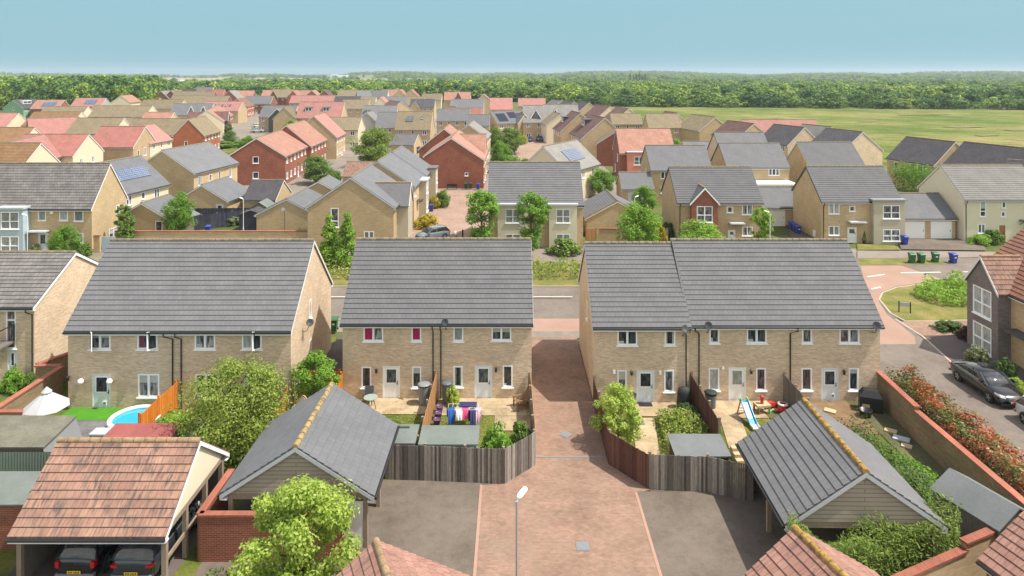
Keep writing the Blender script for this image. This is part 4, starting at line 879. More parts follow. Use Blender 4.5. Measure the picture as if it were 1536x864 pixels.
g = MB(); g.poly([(-7000, -150, 0), (7000, -150, 0), (7000, 5400, 0), (-7000, 5400, 0)]); kind(g.build('ground', M['grass_base']), 'structure')
# meadow right of the estate
sheet('meadow', [(42, 190), (55, 205), (46, 240), (40, 300), (20, 345), (50, 430), (190, 402), (330, 372), (420, 345), (420, 60), (92, 88), (86, 118), (66, 150)], 'meadow')
# estate interior: paths and yards between the houses
rect('estate_paving', -170, 20, 100, 345, 'footpath', 0.003)
# main street
rect('road', -90, 60, 55.6, 64.2, 'asphalt'); rect('pavement', -90, 24.0, 53.0, 55.6, 'footpath'); rect('pavement', -90, 52, 72.9, 78.4, 'footpath')
rect('road', -1.5, 9.5, 52.9, 55.9, 'pinkroad')
rect('verge', -90, 24.5, 64.3, 72.9, 'dry_lawn'); 
m = MB(); m.box(-90, 64.2, -0.05, 26, 64.32, 0.11); kind(m.build('kerb', M['kerb']), 'structure')
m = MB(); m.box(-90, 55.48, -0.05, -3, 55.6, 0.11); kind(m.build('kerb', M['kerb']), 'structure')
m = MB()
for x in range(-84, 22, 6): m.poly([(x+1.4, 60.9, 0.19), (x+5.4, 60.9, 0.19), (x+5.4, 61.02, 0.19), (x+1.4, 61.02, 0.19)])
kind(m.build('road_marking', M['linewhite']), 'structure')
# junction and side street at the right
sheet('road', [(24.3, 64.2), (24.3, 15), (31.0, 15), (30.7, 41), (30.4, 47.3), (31.4, 55.7), (33.5, 60), (40, 66), (70, 69), (70, 74), (24.3, 74)], 'asphalt', 0.172)
pxs('road', [(1291, 401), (1352, 401), (1415, 422), (1396, 425), (1345, 432), (1322, 441), (1318, 455), (1330, 474), (1372, 508), (1374, 520), (1312, 520), (1300, 440)], 'pinkroad', 0.176)
pxs('pavement', [(1286, 378), (1500, 380), (1500, 388), (1286, 390)], 'footpath', 0.18)
pxs('verge', [(1288, 390.5), (1400, 390.5), (1418, 395), (1414, 399), (1290, 400)], 'dry_lawn', 0.184)
pxs('driveway', [(1345, 359), (1470, 359), (1480, 378), (1352, 376)], 'asphalt_tan', 0.176)
pxs('verge', [(1286, 368), (1345, 371), (1352, 377), (1286, 377)], 'dry_lawn', 0.18)
pxs('driveway', [(1178, 338), (1202, 341), (1236, 362), (1190, 366)], 'asphalt_dark', 0.18)
m = MB()
for a, b in (((1302, 418.5), (1328, 415)), ((1352, 412.5), (1412, 411.5)), ((1446, 411), (1470, 411)), ((1392, 416), (1412, 423)), ((1308, 437), (1322, 434))):
    (x0, y0), (x1, y1) = G(*a), G(*b); m.poly([(x0, y0, 0.19), (x1, y1, 0.19), (x1, y1+0.22, 0.19), (x0, y0+0.22, 0.19)])
kind(m.build('road_marking', M['linewhite']), 'structure')
isl = [(1319, 452), (1324, 442), (1345, 434), (1400, 426.5), (1475, 422), (1500, 425), (1500, 482), (1400, 485), (1358, 485), (1336, 473)]
pxs('verge', isl, 'dry_lawn', 0.19)
m = MB(); pts = [G(*p) for p in isl+[isl[0]]]
for i in range(len(isl)): m.bar((*pts[i], 0.1), (*pts[i+1], 0.1), 0.13, 0.2)
kind(m.build('kerb', M['kerb']), 'structure')
pxs('path', [(1350, 485.5), (1500, 482), (1500, 506), (1384, 507)], 'setts', 0.18)
pxs('driveway', [(1384, 507.5), (1500, 506), (1536, 560), (1536, 606), (1425, 545)], 'asphalt_dark', 0.18)
m = MB(); pts = [G(*p) for p in ((1343, 482), (1384, 508), (1426, 546), (1536, 609), (1640, 668))]
for i in range(4): m.bar((*pts[i], 0.07), (*pts[i+1], 0.07), 0.14, 0.24)
kind(m.build('kerb', M['kerb']), 'structure')
# driveway between the terraces and the parking courts
sheet('driveway', [(1.25, 51.6), (4.9, 51.6), (4.9, 34.7), (6.6, 32.6), (5.95, 32.4), (5.85, 12), (-1.45, 12), (-1.45, 33.0), (-0.35, 33.1), (1.2, 34.7)], 'setts', 0.172)
rect('pavement', -2.2, 8.5, 51.6, 53.0, 'footpath')
rect('parking_court', -12.6, -1.5, 12, 33.4, 'asphalt_tan', 0.165); rect('parking_court', 5.9, 16.9, 12, 32.5, 'asphalt_tan', 0.165); rect('parking_court', -20, -13.4, 12, 31.8, 'asphalt_dark', 0.165)
m = MB(); m.box(-1.55, 12, 0, -1.42, 33.0, 0.185); m.box(5.82, 12, 0, 5.95, 32.4, 0.185)
kind(m.build('edging', plain('pink_edging_setts', (0.34, 0.21, 0.155), 0.9, 0.15, 6)), 'structure')
m = MB(); m.box(1.2, 35.33, 0, 4.9, 35.45, 0.19); kind(m.build('drain_channel', M['midgrey']), 'structure')
def manhole(px, py, s, rz, lab):
    x, y = G(px, py); m = MB(); m.box(-s/2, -s/2, 0, s/2, s/2, 0.005); m.box(-s/2+0.06, -s/2+0.06, 0.005, s/2-0.06, s/2-0.06, 0.012)
    o = m.build('manhole_cover', M['midgrey'], None, (x, y, 0.187), rz); tag(o, lab, 'manhole cover')
manhole(849, 657, 0.55, R(45), 'small square manhole cover turned diagonally on the red driveway')
manhole(874, 826, 0.55, 0, 'square grey manhole cover lying straight in the red paved court')
# paved close, far court
sheet('close', [(-13.3, 78.4), (-3.0, 78.4), (-3.0, 104), (-3.4, 113), (-5.0, 117.5), (-14, 117.5), (-12.7, 104)], 'closepave')
sheet('close', [(2.2, 155), (10.5, 155), (12, 206), (3.4, 206), (0.5, 175)], 'closepave')
sheet('green', [(-70, 150), (-56, 146), (-64, 200), (-84, 215)], 'lawn', 0.17)
# bare tracks in the meadow
for p in ([(1285, 183.5), (1300, 180.5), (1318, 181.5), (1310, 183.5)], [(1410, 191), (1450, 189), (1478, 191.5), (1440, 192.5)], [(1500, 195), (1540, 194), (1560, 196.5), (1520, 197)], [(1345, 172), (1420, 171), (1425, 172.3), (1350, 173.2)], [(1460, 203), (1490, 202), (1500, 204), (1470, 205)]):
    pxs('track', p, 'baresoil', 0.21)
# gardens of the front row
rect('garden', -10.3, 1.1, 33.3, 41.8, 'lawn', 0.15); sheet('garden', [(4.95, 41.5), (4.95, 34.8), (6.6, 32.7), (11.0, 31.9), (11.0, 26.5), (22.2, 26.5), (22.2, 41.5)], 'lawn', 0.15); rect('garden', -31, -10.5, 20, 42, 'lawn', 0.15); rect('garden', -30, -13.2, 42, 52, 'lawn', 0.15)
rect('patio', -9.0, -4.75, 39.85, 41.8, 'slabs', 0.19); rect('patio', -4.5, 1.1, 39.7, 41.8, 'slabs', 0.19); rect('patio', -1.0, 1.1, 38.0, 39.68, 'slabs', 0.19)
rect('patio', 7.0, 10.2, 39.6, 41.3, 'slabs', 0.19); sheet('path', [(6.9, 39.4), (8.2, 39.4), (7.6, 34.8), (6.4, 34.8)], 'slabs', 0.195)
rect('patio', 11.1, 16.3, 39.4, 41.5, 'slabs', 0.19); sheet('path', [(12.0, 39.38), (13.2, 39.38), (12.7, 36.2), (11.5, 36.2)], 'slabs', 0.195)
rect('patio', 16.7, 20.3, 37.6, 41.5, 'deck', 0.19); rect('patio', 20.32, 22.0, 33.0, 41.5, 'greenmat', 0.19)
rect('lawn', -26.2, -20.0, 39.15, 40.6, 'astro', 0.19); rect('patio', -26.2, -17.4, 34.2, 39.13, 'greypave', 0.19)
rect('alley', -13.1, -10.4, 41.9, 52, 'asphalt_dark', 0.195)

# ------------------------------------------------------------------ fences and walls
M['f_grey'] = boards('weathered_grey_boards', (0.075, 0.064, 0.058), (0.31, 0.275, 0.245))
M['f_brown'] = boards('dark_brown_boards', (0.085, 0.04, 0.03), (0.15, 0.075, 0.055))
M['f_tan'] = boards('golden_timber_boards', (0.36, 0.19, 0.085), (0.50, 0.28, 0.14))
M['f_orange'] = boards('orange_stained_boards', (0.52, 0.155, 0.02), (0.66, 0.22, 0.035))
M['f_dark'] = boards('slate_blue_boards', (0.03, 0.033, 0.05), (0.055, 0.058, 0.08))
M['f_mid'] = boards('grey_brown_boards', (0.13, 0.115, 0.10), (0.2, 0.18, 0.155))
M['post'] = plain('timber_post', (0.25, 0.2, 0.15), 0.9, 0.25, 6)
M['concrete'] = plain('pale_concrete', (0.42, 0.36, 0.28), 0.9, 0.2, 5)
def fence(label, pts, h, mat, bw=0.10, post='post', cat='fence', group=None, gravel=True, pstep=1.85, seed=1, heights=None):
    o = thing('fence', label, cat, (pts[0][0], pts[0][1], 0), 0, group); rr = random.Random(seed); bx, by = pts[0]
    for i in range(len(pts)-1):
        a, b = Vector((pts[i][0]-bx, pts[i][1]-by, 0)), Vector((pts[i+1][0]-bx, pts[i+1][1]-by, 0)); Ln = (b-a).length; d = (b-a)/Ln; n = Vector((-d.y, d.x, 0))
        mb = MB(); k = max(1, int(Ln/bw)); st = Ln/k
        h0, h1 = (h, h) if not heights else (heights[i], heights[i+1])
        for j in range(k):
            p = a+d*(j*st); q = a+d*((j+0.93)*st); t = 0.012+0.008*(j % 2); hh = h0+(h1-h0)*j/k+rr.uniform(-0.02, 0.02)
            zz = 0.15 if gravel else 0.03
            V = [p-n*t, q-n*t, q+n*0.006, p+n*0.006]
            mb.add([(v.x, v.y, zz) for v in V]+[(v.x, v.y, hh) for v in V], [[3, 2, 1, 0], [4, 5, 6, 7], [0, 1, 5, 4], [1, 2, 6, 5], [2, 3, 7, 6], [3, 0, 4, 7]])
        mb.build('boards', M[mat], o)
        for z in (0.45, min(h0, h1)-0.35):
            rl = MB(); rl.bar((a.x+n.x*0.05, a.y+n.y*0.05, z), (b.x+n.x*0.05, b.y+n.y*0.05, z), 0.05, 0.08); rl.build('rail', M['post'], o)
        if gravel: gb = MB(); gb.bar((a.x, a.y, 0.07), (b.x, b.y, 0.07), 0.05, 0.15); gb.build('gravel_board', M['concrete'], o)
        m = max(1, int(round(Ln/pstep)))
        for j in range(m+(1 if i == len(pts)-2 else 0)):
            p = a+d*(Ln*j/m); hh = h0+(h1-h0)*j/m+0.06
            pm = MB(); pm.box(-0.05, -0.05, 0, 0.05, 0.05, hh); pm.box(-0.06, -0.06, hh+0.001, 0.06, 0.06, hh+0.03)
            q = p+n*0.085; pm.build('post', M[post], o, (q.x, q.y, 0), math.atan2(d.y, d.x))
    return o
FENCES = [
 ('weathered grey board fence bending towards the driveway, behind the green-roofed sheds', [(-6.2, 33.5), (-0.35, 33.1), (1.2, 34.7)], 1.85, 'f_grey'),
 ('golden timber fence along the left side of the driveway', [(1.2, 34.7), (1.12, 41.7)], 1.75, 'f_tan'),
 ('golden timber fence dividing the two centre gardens', [(-4.65, 34.2), (-4.62, 41.7)], 1.85, 'f_tan'),
 ('orange fence stub beside the left corner of the centre house', [(-10.3, 37.6), (-10.33, 41.6)], 1.8, 'f_orange'),
 ('dark orange fence closing the alley behind the small tree', [(-13.0, 42.0), (-10.6, 42.0)], 1.75, 'f_orange'),
 ('short orange fence by the bird table', [(-12.95, 37.2), (-13.0, 39.6)], 1.75, 'f_orange'),
 ('bright orange fence running up to the house beside the paddling pool', [(-19.9, 36.6), (-19.85, 40.5)], 1.8, 'f_orange'),
 ('dark red-brown fence along the right side of the driveway', [(4.9, 41.2), (4.92, 34.8), (6.55, 32.7)], 1.8, 'f_brown'),
 ('weathered grey fence behind the parking court at the right', [(6.6, 32.65), (9.3, 32.45), (11.15, 31.7)], 1.85, 'f_grey'),
 ('dark brown fence between the shrub garden and the toy slide garden', [(10.85, 41.5), (10.87, 36.0)], 1.85, 'f_brown'),
 ('grey-brown fence between the toy slide garden and the deck', [(16.5, 41.5), (16.45, 36.5)], 1.85, 'f_mid'),
 ('pale timber fence at the bottom left corner, beside the tiled carport', [(-21.6, 27.2), (-19.7, 25.4), (-19.6, 22)], 1.4, 'f_grey'),
]
for i, (lb, p, h, mt) in enumerate(FENCES): fence(lb, p, h, mt, seed=i, post='post' if mt != 'f_orange' else 'f_orange', gravel=mt not in ('f_orange',))
fence('slate blue fence crossing the yard of the white-door garage', [(-43, 85.8), (-34, 92.5)], 1.9, 'f_dark', bw=0.25, gravel=False)
fence('dark slate fence behind the blue bin, left of the lamp post', [(-46, 92.3), (-35.2, 92.9)], 1.9, 'f_dark', bw=0.2, gravel=False)
fence('small dark trellis fence beside the tan house, right of the grey garage', [(21.6, 97), (24.6, 97)], 2.6, 'f_mid', bw=0.3, gravel=False)
fence('low orange timber gate fence between the cream bay house and the garage', [(8.9, 82.0), (10.1, 82.0)], 1.5, 'f_tan', bw=0.15, gravel=False)

M['coping'] = brick('red_brick_coping', (0.40, 0.135, 0.085), (0.31, 0.10, 0.065), (0.27, 0.165, 0.125), 0.35, bw=0.08, bh=0.6, ms=0.008, soft=0.1)
M['brown_wall'] = brick('brown_buff_wall_brick', (0.33, 0.235, 0.13), (0.24, 0.165, 0.09), (0.28, 0.22, 0.15), 0.3)
def wall(label, pts, hs, mat, t=0.22, cop='coping', cat='wall', ct=0.09, cw=0.34):
    """brick garden wall: pts plan, hs height at each point (equal consecutive = level, two points at one spot = step)"""
    bx, by = pts[0]; o = thing('garden_wall', label, cat, (bx, by, 0))
    w = MB(); c = MB()
    for i in range(len(pts)-1):
        a, b = Vector((pts[i][0]-bx, pts[i][1]-by, 0)), Vector((pts[i+1][0]-bx, pts[i+1][1]-by, 0)); d = (b-a)
        if d.length < 1e-3: continue
        d.normalize(); n = Vector((-d.y, d.x, 0)); h0, h1 = hs[i] if isinstance(hs[i], tuple) else (hs[i], hs[i])
        for mb, tt, z0, z1, ex in ((w, t, (-0.1, -0.1), (h0, h1), 0.0), (c, cw, (h0+0.002, h1+0.002), (h0+ct, h1+ct), 0.03)):
            p, q = a-d*ex, b+d*ex
            V = []
            for (P, za, zb) in ((p, z0[0], z1[0]), (q, z0[1], z1[1])):
                for s, z in ((-1, za), (1, za), (1, zb), (-1, zb)): V.append((P.x+n.x*s*tt/2, P.y+n.y*s*tt/2, z))
            mb.add(V, [[0, 1, 2, 3], [7, 6, 5, 4], [0, 4, 5, 1], [1, 5, 6, 2], [2, 6, 7, 3], [3, 7, 4, 0]])
    w.build('brickwork', M[mat], o); c.build('coping', M[cop], o); return o
wall('long buff garden wall with red coping stepping down below the red photinia hedge', [(22.35, 41.6), (21.95, 37.0), (21.95, 36.99), (21.5, 27.6)], [(1.85, 1.95), 1.7, (1.72, 2.0)], 'brown_wall')
wall('low buff wall with red coping below the spiky shrubs, bottom right', [(12.0, 24.2), (17.6, 26.6), (17.62, 26.61), (21.2, 28.0)], [(1.35, 1.45), 1.5, (1.75, 1.9)], 'tan')
wall('buff garden wall with red coping left of the parasol', [(-28.0, 35.2), (-27.95, 42.3)], [1.85], 'brown_wall')
wall('short buff return wall joining the two left garden walls', [(-29.6, 42.5), (-28.1, 42.5)], [1.85], 'brown_wall')
wall('buff wall with red coping rising to the corner of the left house', [(-29.7, 42.7), (-26.9, 48.0)], [1.85], 'brown_wall')
wall('small corner of buff wall with red coping at the left edge, in front of the parasol', [(-28.5, 36.9), (-25.9, 36.9), (-25.9, 34.2)], [1.75, 1.75], 'tan')
wall('bright red brick wall with red coping in front of the left slate carport', [(-12.75, 31.0), (-12.75, 27.9), (-6.85, 27.9)], [2.0, 2.0], 'redbrick', cw=0.3)
wall('buff wall with red coping at the foot of the garage with the ribbed roof', [(10.3, 81.0), (18.5, 81.0)], [1.7], 'tan')
wall('long buff wall with red coping across the street, behind the left grey roof', [(-46.2, 79.5), (-17.9, 79.5)], [1.75], 'tan')
wall('buff gate pier with a red cap beside the pale gate, far left house', [(-47.0, 76.6), (-46.2, 76.6)], [1.9], 'tan')

# ------------------------------------------------------------------ carports and near garages
M['cladding'] = brick('grey_weatherboard', (0.36, 0.32, 0.26), (0.33, 0.295, 0.24), (0.15, 0.135, 0.11), 0.1, bw=50.0, bh=0.17, ms=0.012, soft=0.1)
M['oak'] = plain('grey_oak_posts', (0.26, 0.20, 0.145), 0.9, 0.3, 5)
def carport(label, A, az, L, wl, wr, h, e, roof, gmat, ridge, barge, posts, backwall=None):
    H = house('carport', label, A, az, L, wl, wr, h, e, roof=roof, det=2, gable_mat=gmat, open_walls='rlab', ridge=ridge, barge=barge, ov=0.3, vo=0.12, cat='carport')
    for x, y in posts:
        p = MB(); p.box(-0.09, -0.09, 0, 0.09, 0.09, H['er']-0.05); p.build('post', M['oak'], H['o'], (x, y, 0))
    for y in (-wr+0.1, wl-0.1): b = MB(); b.box(0, y-0.08, H['er']-0.24, L, y+0.08, H['er']-0.02); b.build('eaves_beam', M['oak'], H['o'])
    for x in (0.08, L-0.08): b = MB(); b.box(x-0.06, -wr+0.18, H['er']-0.245, x+0.06, wl-0.18, H['er']-0.02); b.build('tie_beam', M['oak'], H['o'])
    return H
K1 = carport('slate-roofed carport with grey weatherboard gable, left of the driveway court', (-9.05, 28.6), 90, 5.6, 2.85, 3.0, 4.5, 2.45, 'r_slate', 'cladding', 'lichen_tan', 'palegrey',
    [(0.1, -2.9), (2.8, -2.9), (5.5, -2.9), (0.1, 2.75), (2.8, 2.75), (5.5, 2.75), (0.1, 0.6)])
pn = MB(); pn.box(0.02, -2.8, 0.0, 0.07, -2.0, 2.1); pn.build('timber_screen', M['offwhite'], K1['o'])
bk = MB(); bk.box(5.52, -2.8, 0, 5.58, 2.65, 2.2); bk.build('back_boarding', M['f_mid'], K1['o'])
K2 = carport('terracotta-tiled carport with two dark cars parked under it, bottom left', (-19.15, 29.0), 0, 5.8, 2.65, 2.65, 4.5, 2.42, 'r_terra', 'palecream', 'ridge_tan', 'white',
    [(0.1, -2.55), (5.7, -2.55), (0.1, 2.55), (5.7, 2.55), (5.7, 0.9), (5.7, -0.9), (0.1, 0.0)])
bk = MB(); bk.box(0.1, 2.6, 0, 5.7, 2.66, 2.2); bk.box(0.02, -2.4, 0, 0.08, 2.6, 1.9); bk.build('boarding', M['f_mid'], K2['o'])
rl = MB(); rl.bar((5.7, -2.5, 1.15), (5.7, 2.5, 1.15), 0.08, 0.14); rl.build('side_rail', M['oak'], K2['o'])
K3 = carport('slate-roofed carport with a yellow lichen ridge, right of the parking court', (13.85, 26.8), 89, 5.75, 2.85, 2.85, 4.5, 2.42, 'r_grey', 'cladding', 'lichen', 'palegrey',
    [(0.1, -2.75), (5.6, -2.75), (0.1, 2.75), (2.8, 2.75), (5.6, 2.75)])
bk = MB(); bk.box(5.66, -2.7, 0, 5.72, 2.7, 2.2); bk.box(0.1, -2.8, 0, 5.6, -2.74, 2.2); bk.build('boarding', M['f_mid'], K3['o'])
M['r_terra2'] = tiles('pale_terracotta_tiles', (0.36, 0.20, 0.155), (0.29, 0.15, 0.115), (0.20, 0.10, 0.075), streak=0.6, streakcol=(0.12, 0.07, 0.06), patch=0.2)
for lb, A, az, rg in (('salmon-tiled garage roof at the bottom edge, left of the lamp post', (-4.5, 22.65), -67, 'ridge_tan'),
                      ('salmon-tiled garage roof with a lichen ridge at the bottom edge, right', (9.7, 23.3), -75, 'lichen'),
                      ('salmon-tiled garage roof cut by the bottom right corner', (20.15, 25.6), -75, 'ridge_tan')):
    house('garage', lb, A, az, 7, 3.0, 3.0, 4.5, 2.4, roof='r_terra2', wall='redbrick', det=2, ridge=rg, barge='palegrey', cat='garage')

# ------------------------------------------------------------------ sheds
M['felt'] = ground_mat('green_grey_roof_felt', [(0.3, (0.125, 0.147, 0.134)), (0.7, (0.175, 0.194, 0.178))], 0.6, 12.0, bumpd=0.01, finevar=0.1)
M['felt_grey'] = ground_mat('grey_roof_felt', [(0.3, (0.126, 0.138, 0.140)), (0.7, (0.169, 0.179, 0.182))], 0.6, 12.0, bumpd=0.01, finevar=0.1)
M['felt_olive'] = ground_mat('olive_roof_felt', [(0.3, (0.112, 0.109, 0.079)), (0.7, (0.180, 0.173, 0.135))], 1.1, 8.0, bumpd=0.02, finevar=0.15)
M['felt_red'] = ground_mat('faded_red_roof_felt', [(0.3, (0.225, 0.068, 0.064)), (0.7, (0.300, 0.098, 0.090))], 0.8, 10.0, bumpd=0.01, finevar=0.1)
M['shed_teal'] = boards('teal_shed_boards', (0.240, 0.336, 0.320), (0.288, 0.384, 0.360))
def shed(label, x0, x1, y0, y1, hb, hf, felt, wallm, ridge=None, door=True, rz=0.0):
    """pent shed (hf front height, hb back height) or, with ridge, an apex shed; origin at its middle"""
    o = thing('shed', label, 'shed', ((x0+x1)/2, (y0+y1)/2, 0), rz); a, b = (x1-x0)/2, (y1-y0)/2
    w = MB(); r = MB(); t = 0.06; ov = 0.1
    if ridge is None:
        k = int(2*a/0.14)
        V = [(-a, -b, 0), (a, -b, 0), (a, b, 0), (-a, b, 0), (-a, -b, hf), (a, -b, hf), (a, b, hb), (-a, b, hb)]
        w.add(V, [[4, 5, 6, 7], [0, 1, 5, 4], [1, 2, 6, 5], [2, 3, 7, 6], [3, 0, 4, 7]])
        sl = (hb-hf)/(2*b); z = lambda y: hf+sl*(y+b)
        V = [(-a-ov, -b-ov, z(-b-ov)+.01), (a+ov, -b-ov, z(-b-ov)+.01), (a+ov, b+ov, z(b+ov)+.01), (-a-ov, b+ov, z(b+ov)+.01)]; V += [(x, y, q+t) for x, y, q in V]
        r.add(V, [[3, 2, 1, 0], [4, 5, 6, 7], [0, 1, 5, 4], [1, 2, 6, 5], [2, 3, 7, 6], [3, 0, 4, 7]])
    else:
        V = [(-a, -b, 0), (a, -b, 0), (a, b, 0), (-a, b, 0), (-a, -b, hf), (a, -b, hf), (a, b, hf), (-a, b, hf), (-a, 0, ridge), (a, 0, ridge)]
        w.add(V, [[0, 1, 5, 4], [2, 3, 7, 6], [3, 0, 4, 8, 7], [1, 2, 6, 9, 5]])
        for s in (-1, 1):
            sl = (ridge-hf)/b; yy = s*(b+ov); zz = hf-sl*ov
            V = [(-a-ov, 0, ridge+.01), (a+ov, 0, ridge+.01), (a+ov, yy, zz+.01), (-a-ov, yy, zz+.01)]; V += [(x, y, q+t) for x, y, q in V]
            f = [[0, 1, 2, 3], [7, 6, 5, 4], [4, 5, 1, 0], [5, 6, 2, 1], [6, 7, 3, 2], [7, 4, 0, 3]]
            r.add(V, f if s > 0 else [q[::-1] for q in f])
    w.build('wall', M[wallm], o); r.build('roof', M[felt], o)
    if door:
        d = MB(); d.box(-0.38, b+0.001, 0.05, 0.38, b+0.03, min(hb, hf)-0.1); d.build('door', M[wallm], o)
    return o
shed('wide pent shed with green-grey felt roof behind the grey fence, centre', -4.5, -1.75, 33.5, 34.9, 1.95, 1.85, 'felt', 'shed_teal')
sh = shed('narrow felt-roofed shed with a dark vent, left of the golden fence', -6.4, -4.85, 33.6, 35.0, 1.95, 1.85, 'felt', 'f_mid'); v = MB(); v.box(-0.4, 0.45, 1.97, 0.4, 0.6, 2.05); v.build('vent', M['darkgrey'], sh)
shed('pent shed with pale grey felt roof behind the right grey fence', 7.95, 10.45, 32.9, 34.5, 1.72, 1.6, 'felt_grey', 'f_brown')
shed('apex shed with grey-green felt roof by the wall, bottom right', 18.4, 21.2, 27.6, 29.8, 2.0, 2.0, 'felt_grey', 'f_mid', ridge=2.6, rz=R(-70))
sh = shed('large shed with streaked olive felt roof at the left edge', -27.5, -22.6, 32.9, 35.2, 2.3, 2.05, 'felt_olive', 'f_mid')
tp = MB(); tp.poly([(2.45, -1.2, 2.0), (3.1, -1.0, 0.6), (3.1, 1.1, 0.9), (2.45, 1.25, 2.35)]); tp.poly([(2.46, -1.2, 1.98), (2.46, 1.25, 2.33), (3.08, 1.1, 0.88), (3.08, -1.0, 0.58)]); tp.build('tarpaulin', M['midgrey'], sh)
shed('flat-roofed dark red shed at the left edge, beside the tiled carport', -23.6, -19.75, 28.5, 30.5, 2.15, 2.05, 'felt', 'redbrick')
shed('faded red felt-roofed shed between the pool and the tree', -20.2, -17.0, 33.4, 34.9, 2.05, 1.9, 'felt_red', 'f_mid')
cf = MB(); n = 60
for i in range(n):
    x0, x1 = -26+i*0.07, -26+(i+1)*0.07; y0, y1 = (0.0, 0.02) if i % 2 else (0.02, 0.0)
    cf.poly([(x0, y0, 0), (x1, y1, 0), (x1, y1, 2.0), (x0, y0, 2.0)]); cf.poly([(x0, y0+.01, 0), (x0, y0+.01, 2.0), (x1, y1+.01, 2.0), (x1, y1+.01, 0)])
tag(cf.build('corrugated_fence', plain('green_corrugated_sheet', (0.13, 0.17, 0.15), 0.5, 0.15, 4), None, (0, 32.55, 0)), 'green corrugated sheet fence at the left edge, below the olive shed roof', 'fence')
shed('small green-roofed shed in the yard with the blue bin, second row', -43.6, -40.9, 86.0, 89.0, 1.9, 1.9, 'felt', 'f_mid', ridge=2.6, rz=R(80))
shed('black shed with a curved roof beside the tan garage, second row', -34.4, -31.9, 86.4, 89.5, 2.2, 2.2, 'r_dark', 'f_dark', ridge=2.7, rz=R(90))
shed('shed with pale green felt roof behind the black shed, second row', -35.5, -32.5, 92.0, 94.5, 2.0, 2.0, 'felt', 'f_mid', ridge=2.8, rz=R(90))
# ------------------------------------------------------------------ foliage
def LM(name, a, b, c, transl=0.35, tint=0.22): return leaf_mat(name, [(0.0, a), (0.5, b), (1.0, c)], transl, tint)
M['leaf_lime'] = LM('lime_leaves', (0.26, 0.38, 0.05), (0.48, 0.60, 0.10), (0.66, 0.72, 0.22), 0.5)
M['leaf_olive'] = LM('olive_leaves', (0.12, 0.19, 0.03), (0.21, 0.30, 0.05), (0.33, 0.40, 0.10), 0.38)
M['leaf_mid'] = LM('green_leaves', (0.072, 0.145, 0.026), (0.138, 0.239, 0.043), (0.246, 0.348, 0.072))
M['leaf_deep'] = LM('deep_green_leaves', (0.041, 0.087, 0.023), (0.080, 0.145, 0.036), (0.145, 0.217, 0.058))
M['leaf_bright'] = LM('bright_green_leaves', (0.102, 0.217, 0.022), (0.174, 0.334, 0.036), (0.275, 0.450, 0.065))
M['leaf_gold'] = LM('golden_leaves', (0.26, 0.24, 0.025), (0.40, 0.34, 0.03), (0.50, 0.42, 0.06))
M['leaf_grey'] = LM('grey_green_leaves', (0.131, 0.145, 0.072), (0.217, 0.246, 0.116), (0.377, 0.406, 0.189))
M['leaf_wild'] = LM('wild_grass_leaves', (0.116, 0.189, 0.029), (0.246, 0.319, 0.051), (0.464, 0.450, 0.131))
M['leaf_plum'] = LM('plum_leaves', (0.05, 0.02, 0.025), (0.10, 0.035, 0.035), (0.15, 0.06, 0.05))
def forest_mat():
    m, nt, b = new_mat('woodland_leaves'); g = N(nt, 'ShaderNodeNewGeometry')
    col = ramp(nt, g.outputs['Random Per Island'], [(0.0, (0.08, 0.16, 0.026)), (0.5, (0.15, 0.255, 0.045)), (1.0, (0.26, 0.36, 0.08))])
    sp = ramp(nt, objrand(nt), [(0.0, (0.36, 0.50, 0.62)), (0.3, (0.62, 0.74, 0.75)), (0.6, (1.0, 1.0, 0.9)), (0.85, (1.35, 1.2, 0.9)), (1.0, (1.7, 1.4, 1.6))]); col = mixc(nt, 1.0, col, sp, 'MULTIPLY')
    v = N(nt, 'ShaderNodeMapping'); v.inputs['Scale'].default_value = (0.012, 0.006, 0.0); nt.links.new(g.outputs['Position'], v.inputs[0])
    st = ramp(nt, noise(nt, v.outputs[0], 1.0, 4, 0.6), [(0.36, (0.55, 0.68, 0.80)), (0.5, (1, 1, 1)), (0.66, (1.25, 1.15, 0.85))]); col = mixc(nt, 1.0, col, st, 'MULTIPLY')
    nt.links.new(col, b.inputs['Base Color']); b.inputs['Roughness'].default_value = 0.6; b.inputs['Specular IOR Level'].default_value = 0.2
    tr = N(nt, 'ShaderNodeBsdfTranslucent'); nt.links.new(col, tr.inputs['Color']); mx = N(nt, 'ShaderNodeMixShader'); mx.inputs[0].default_value = 0.22
    nt.links.new(b.outputs[0], mx.inputs[1]); nt.links.new(tr.outputs[0], mx.inputs[2]); nt.links.new(mx.outputs[0], nt.nodes['Material Output'].inputs['Surface']); return m
M['leaf_forest'] = forest_mat()
def photinia():
    m, nt, b = new_mat('photinia_leaves'); g = N(nt, 'ShaderNodeNewGeometry')
    gr = ramp(nt, g.outputs['Random Per Island'], [(0.0, (0.05, 0.11, 0.02)), (0.5, (0.12, 0.18, 0.04)), (1.0, (0.24, 0.26, 0.07))])
    rd = ramp(nt, g.outputs['Random Per Island'], [(0.0, (0.30, 0.045, 0.02)), (0.5, (0.44, 0.10, 0.03)), (1.0, (0.40, 0.17, 0.05))])
    f = ramp(nt, noise(nt, objco(nt), 0.9, 4, 0.7), [(0.44, 0.0), (0.56, 1.0)])
    col = mixc(nt, f, gr, rd); nt.links.new(col, b.inputs['Base Color']); b.inputs['Roughness'].default_value = 0.45
    tr = N(nt, 'ShaderNodeBsdfTranslucent'); nt.links.new(col, tr.inputs['Color']); mx = N(nt, 'ShaderNodeMixShader'); mx.inputs[0].default_value = 0.3
    nt.links.new(b.outputs[0], mx.inputs[1]); nt.links.new(tr.outputs[0], mx.inputs[2]); nt.links.new(mx.outputs[0], nt.nodes['Material Output'].inputs['Surface']); return m
M['photinia'] = photinia()
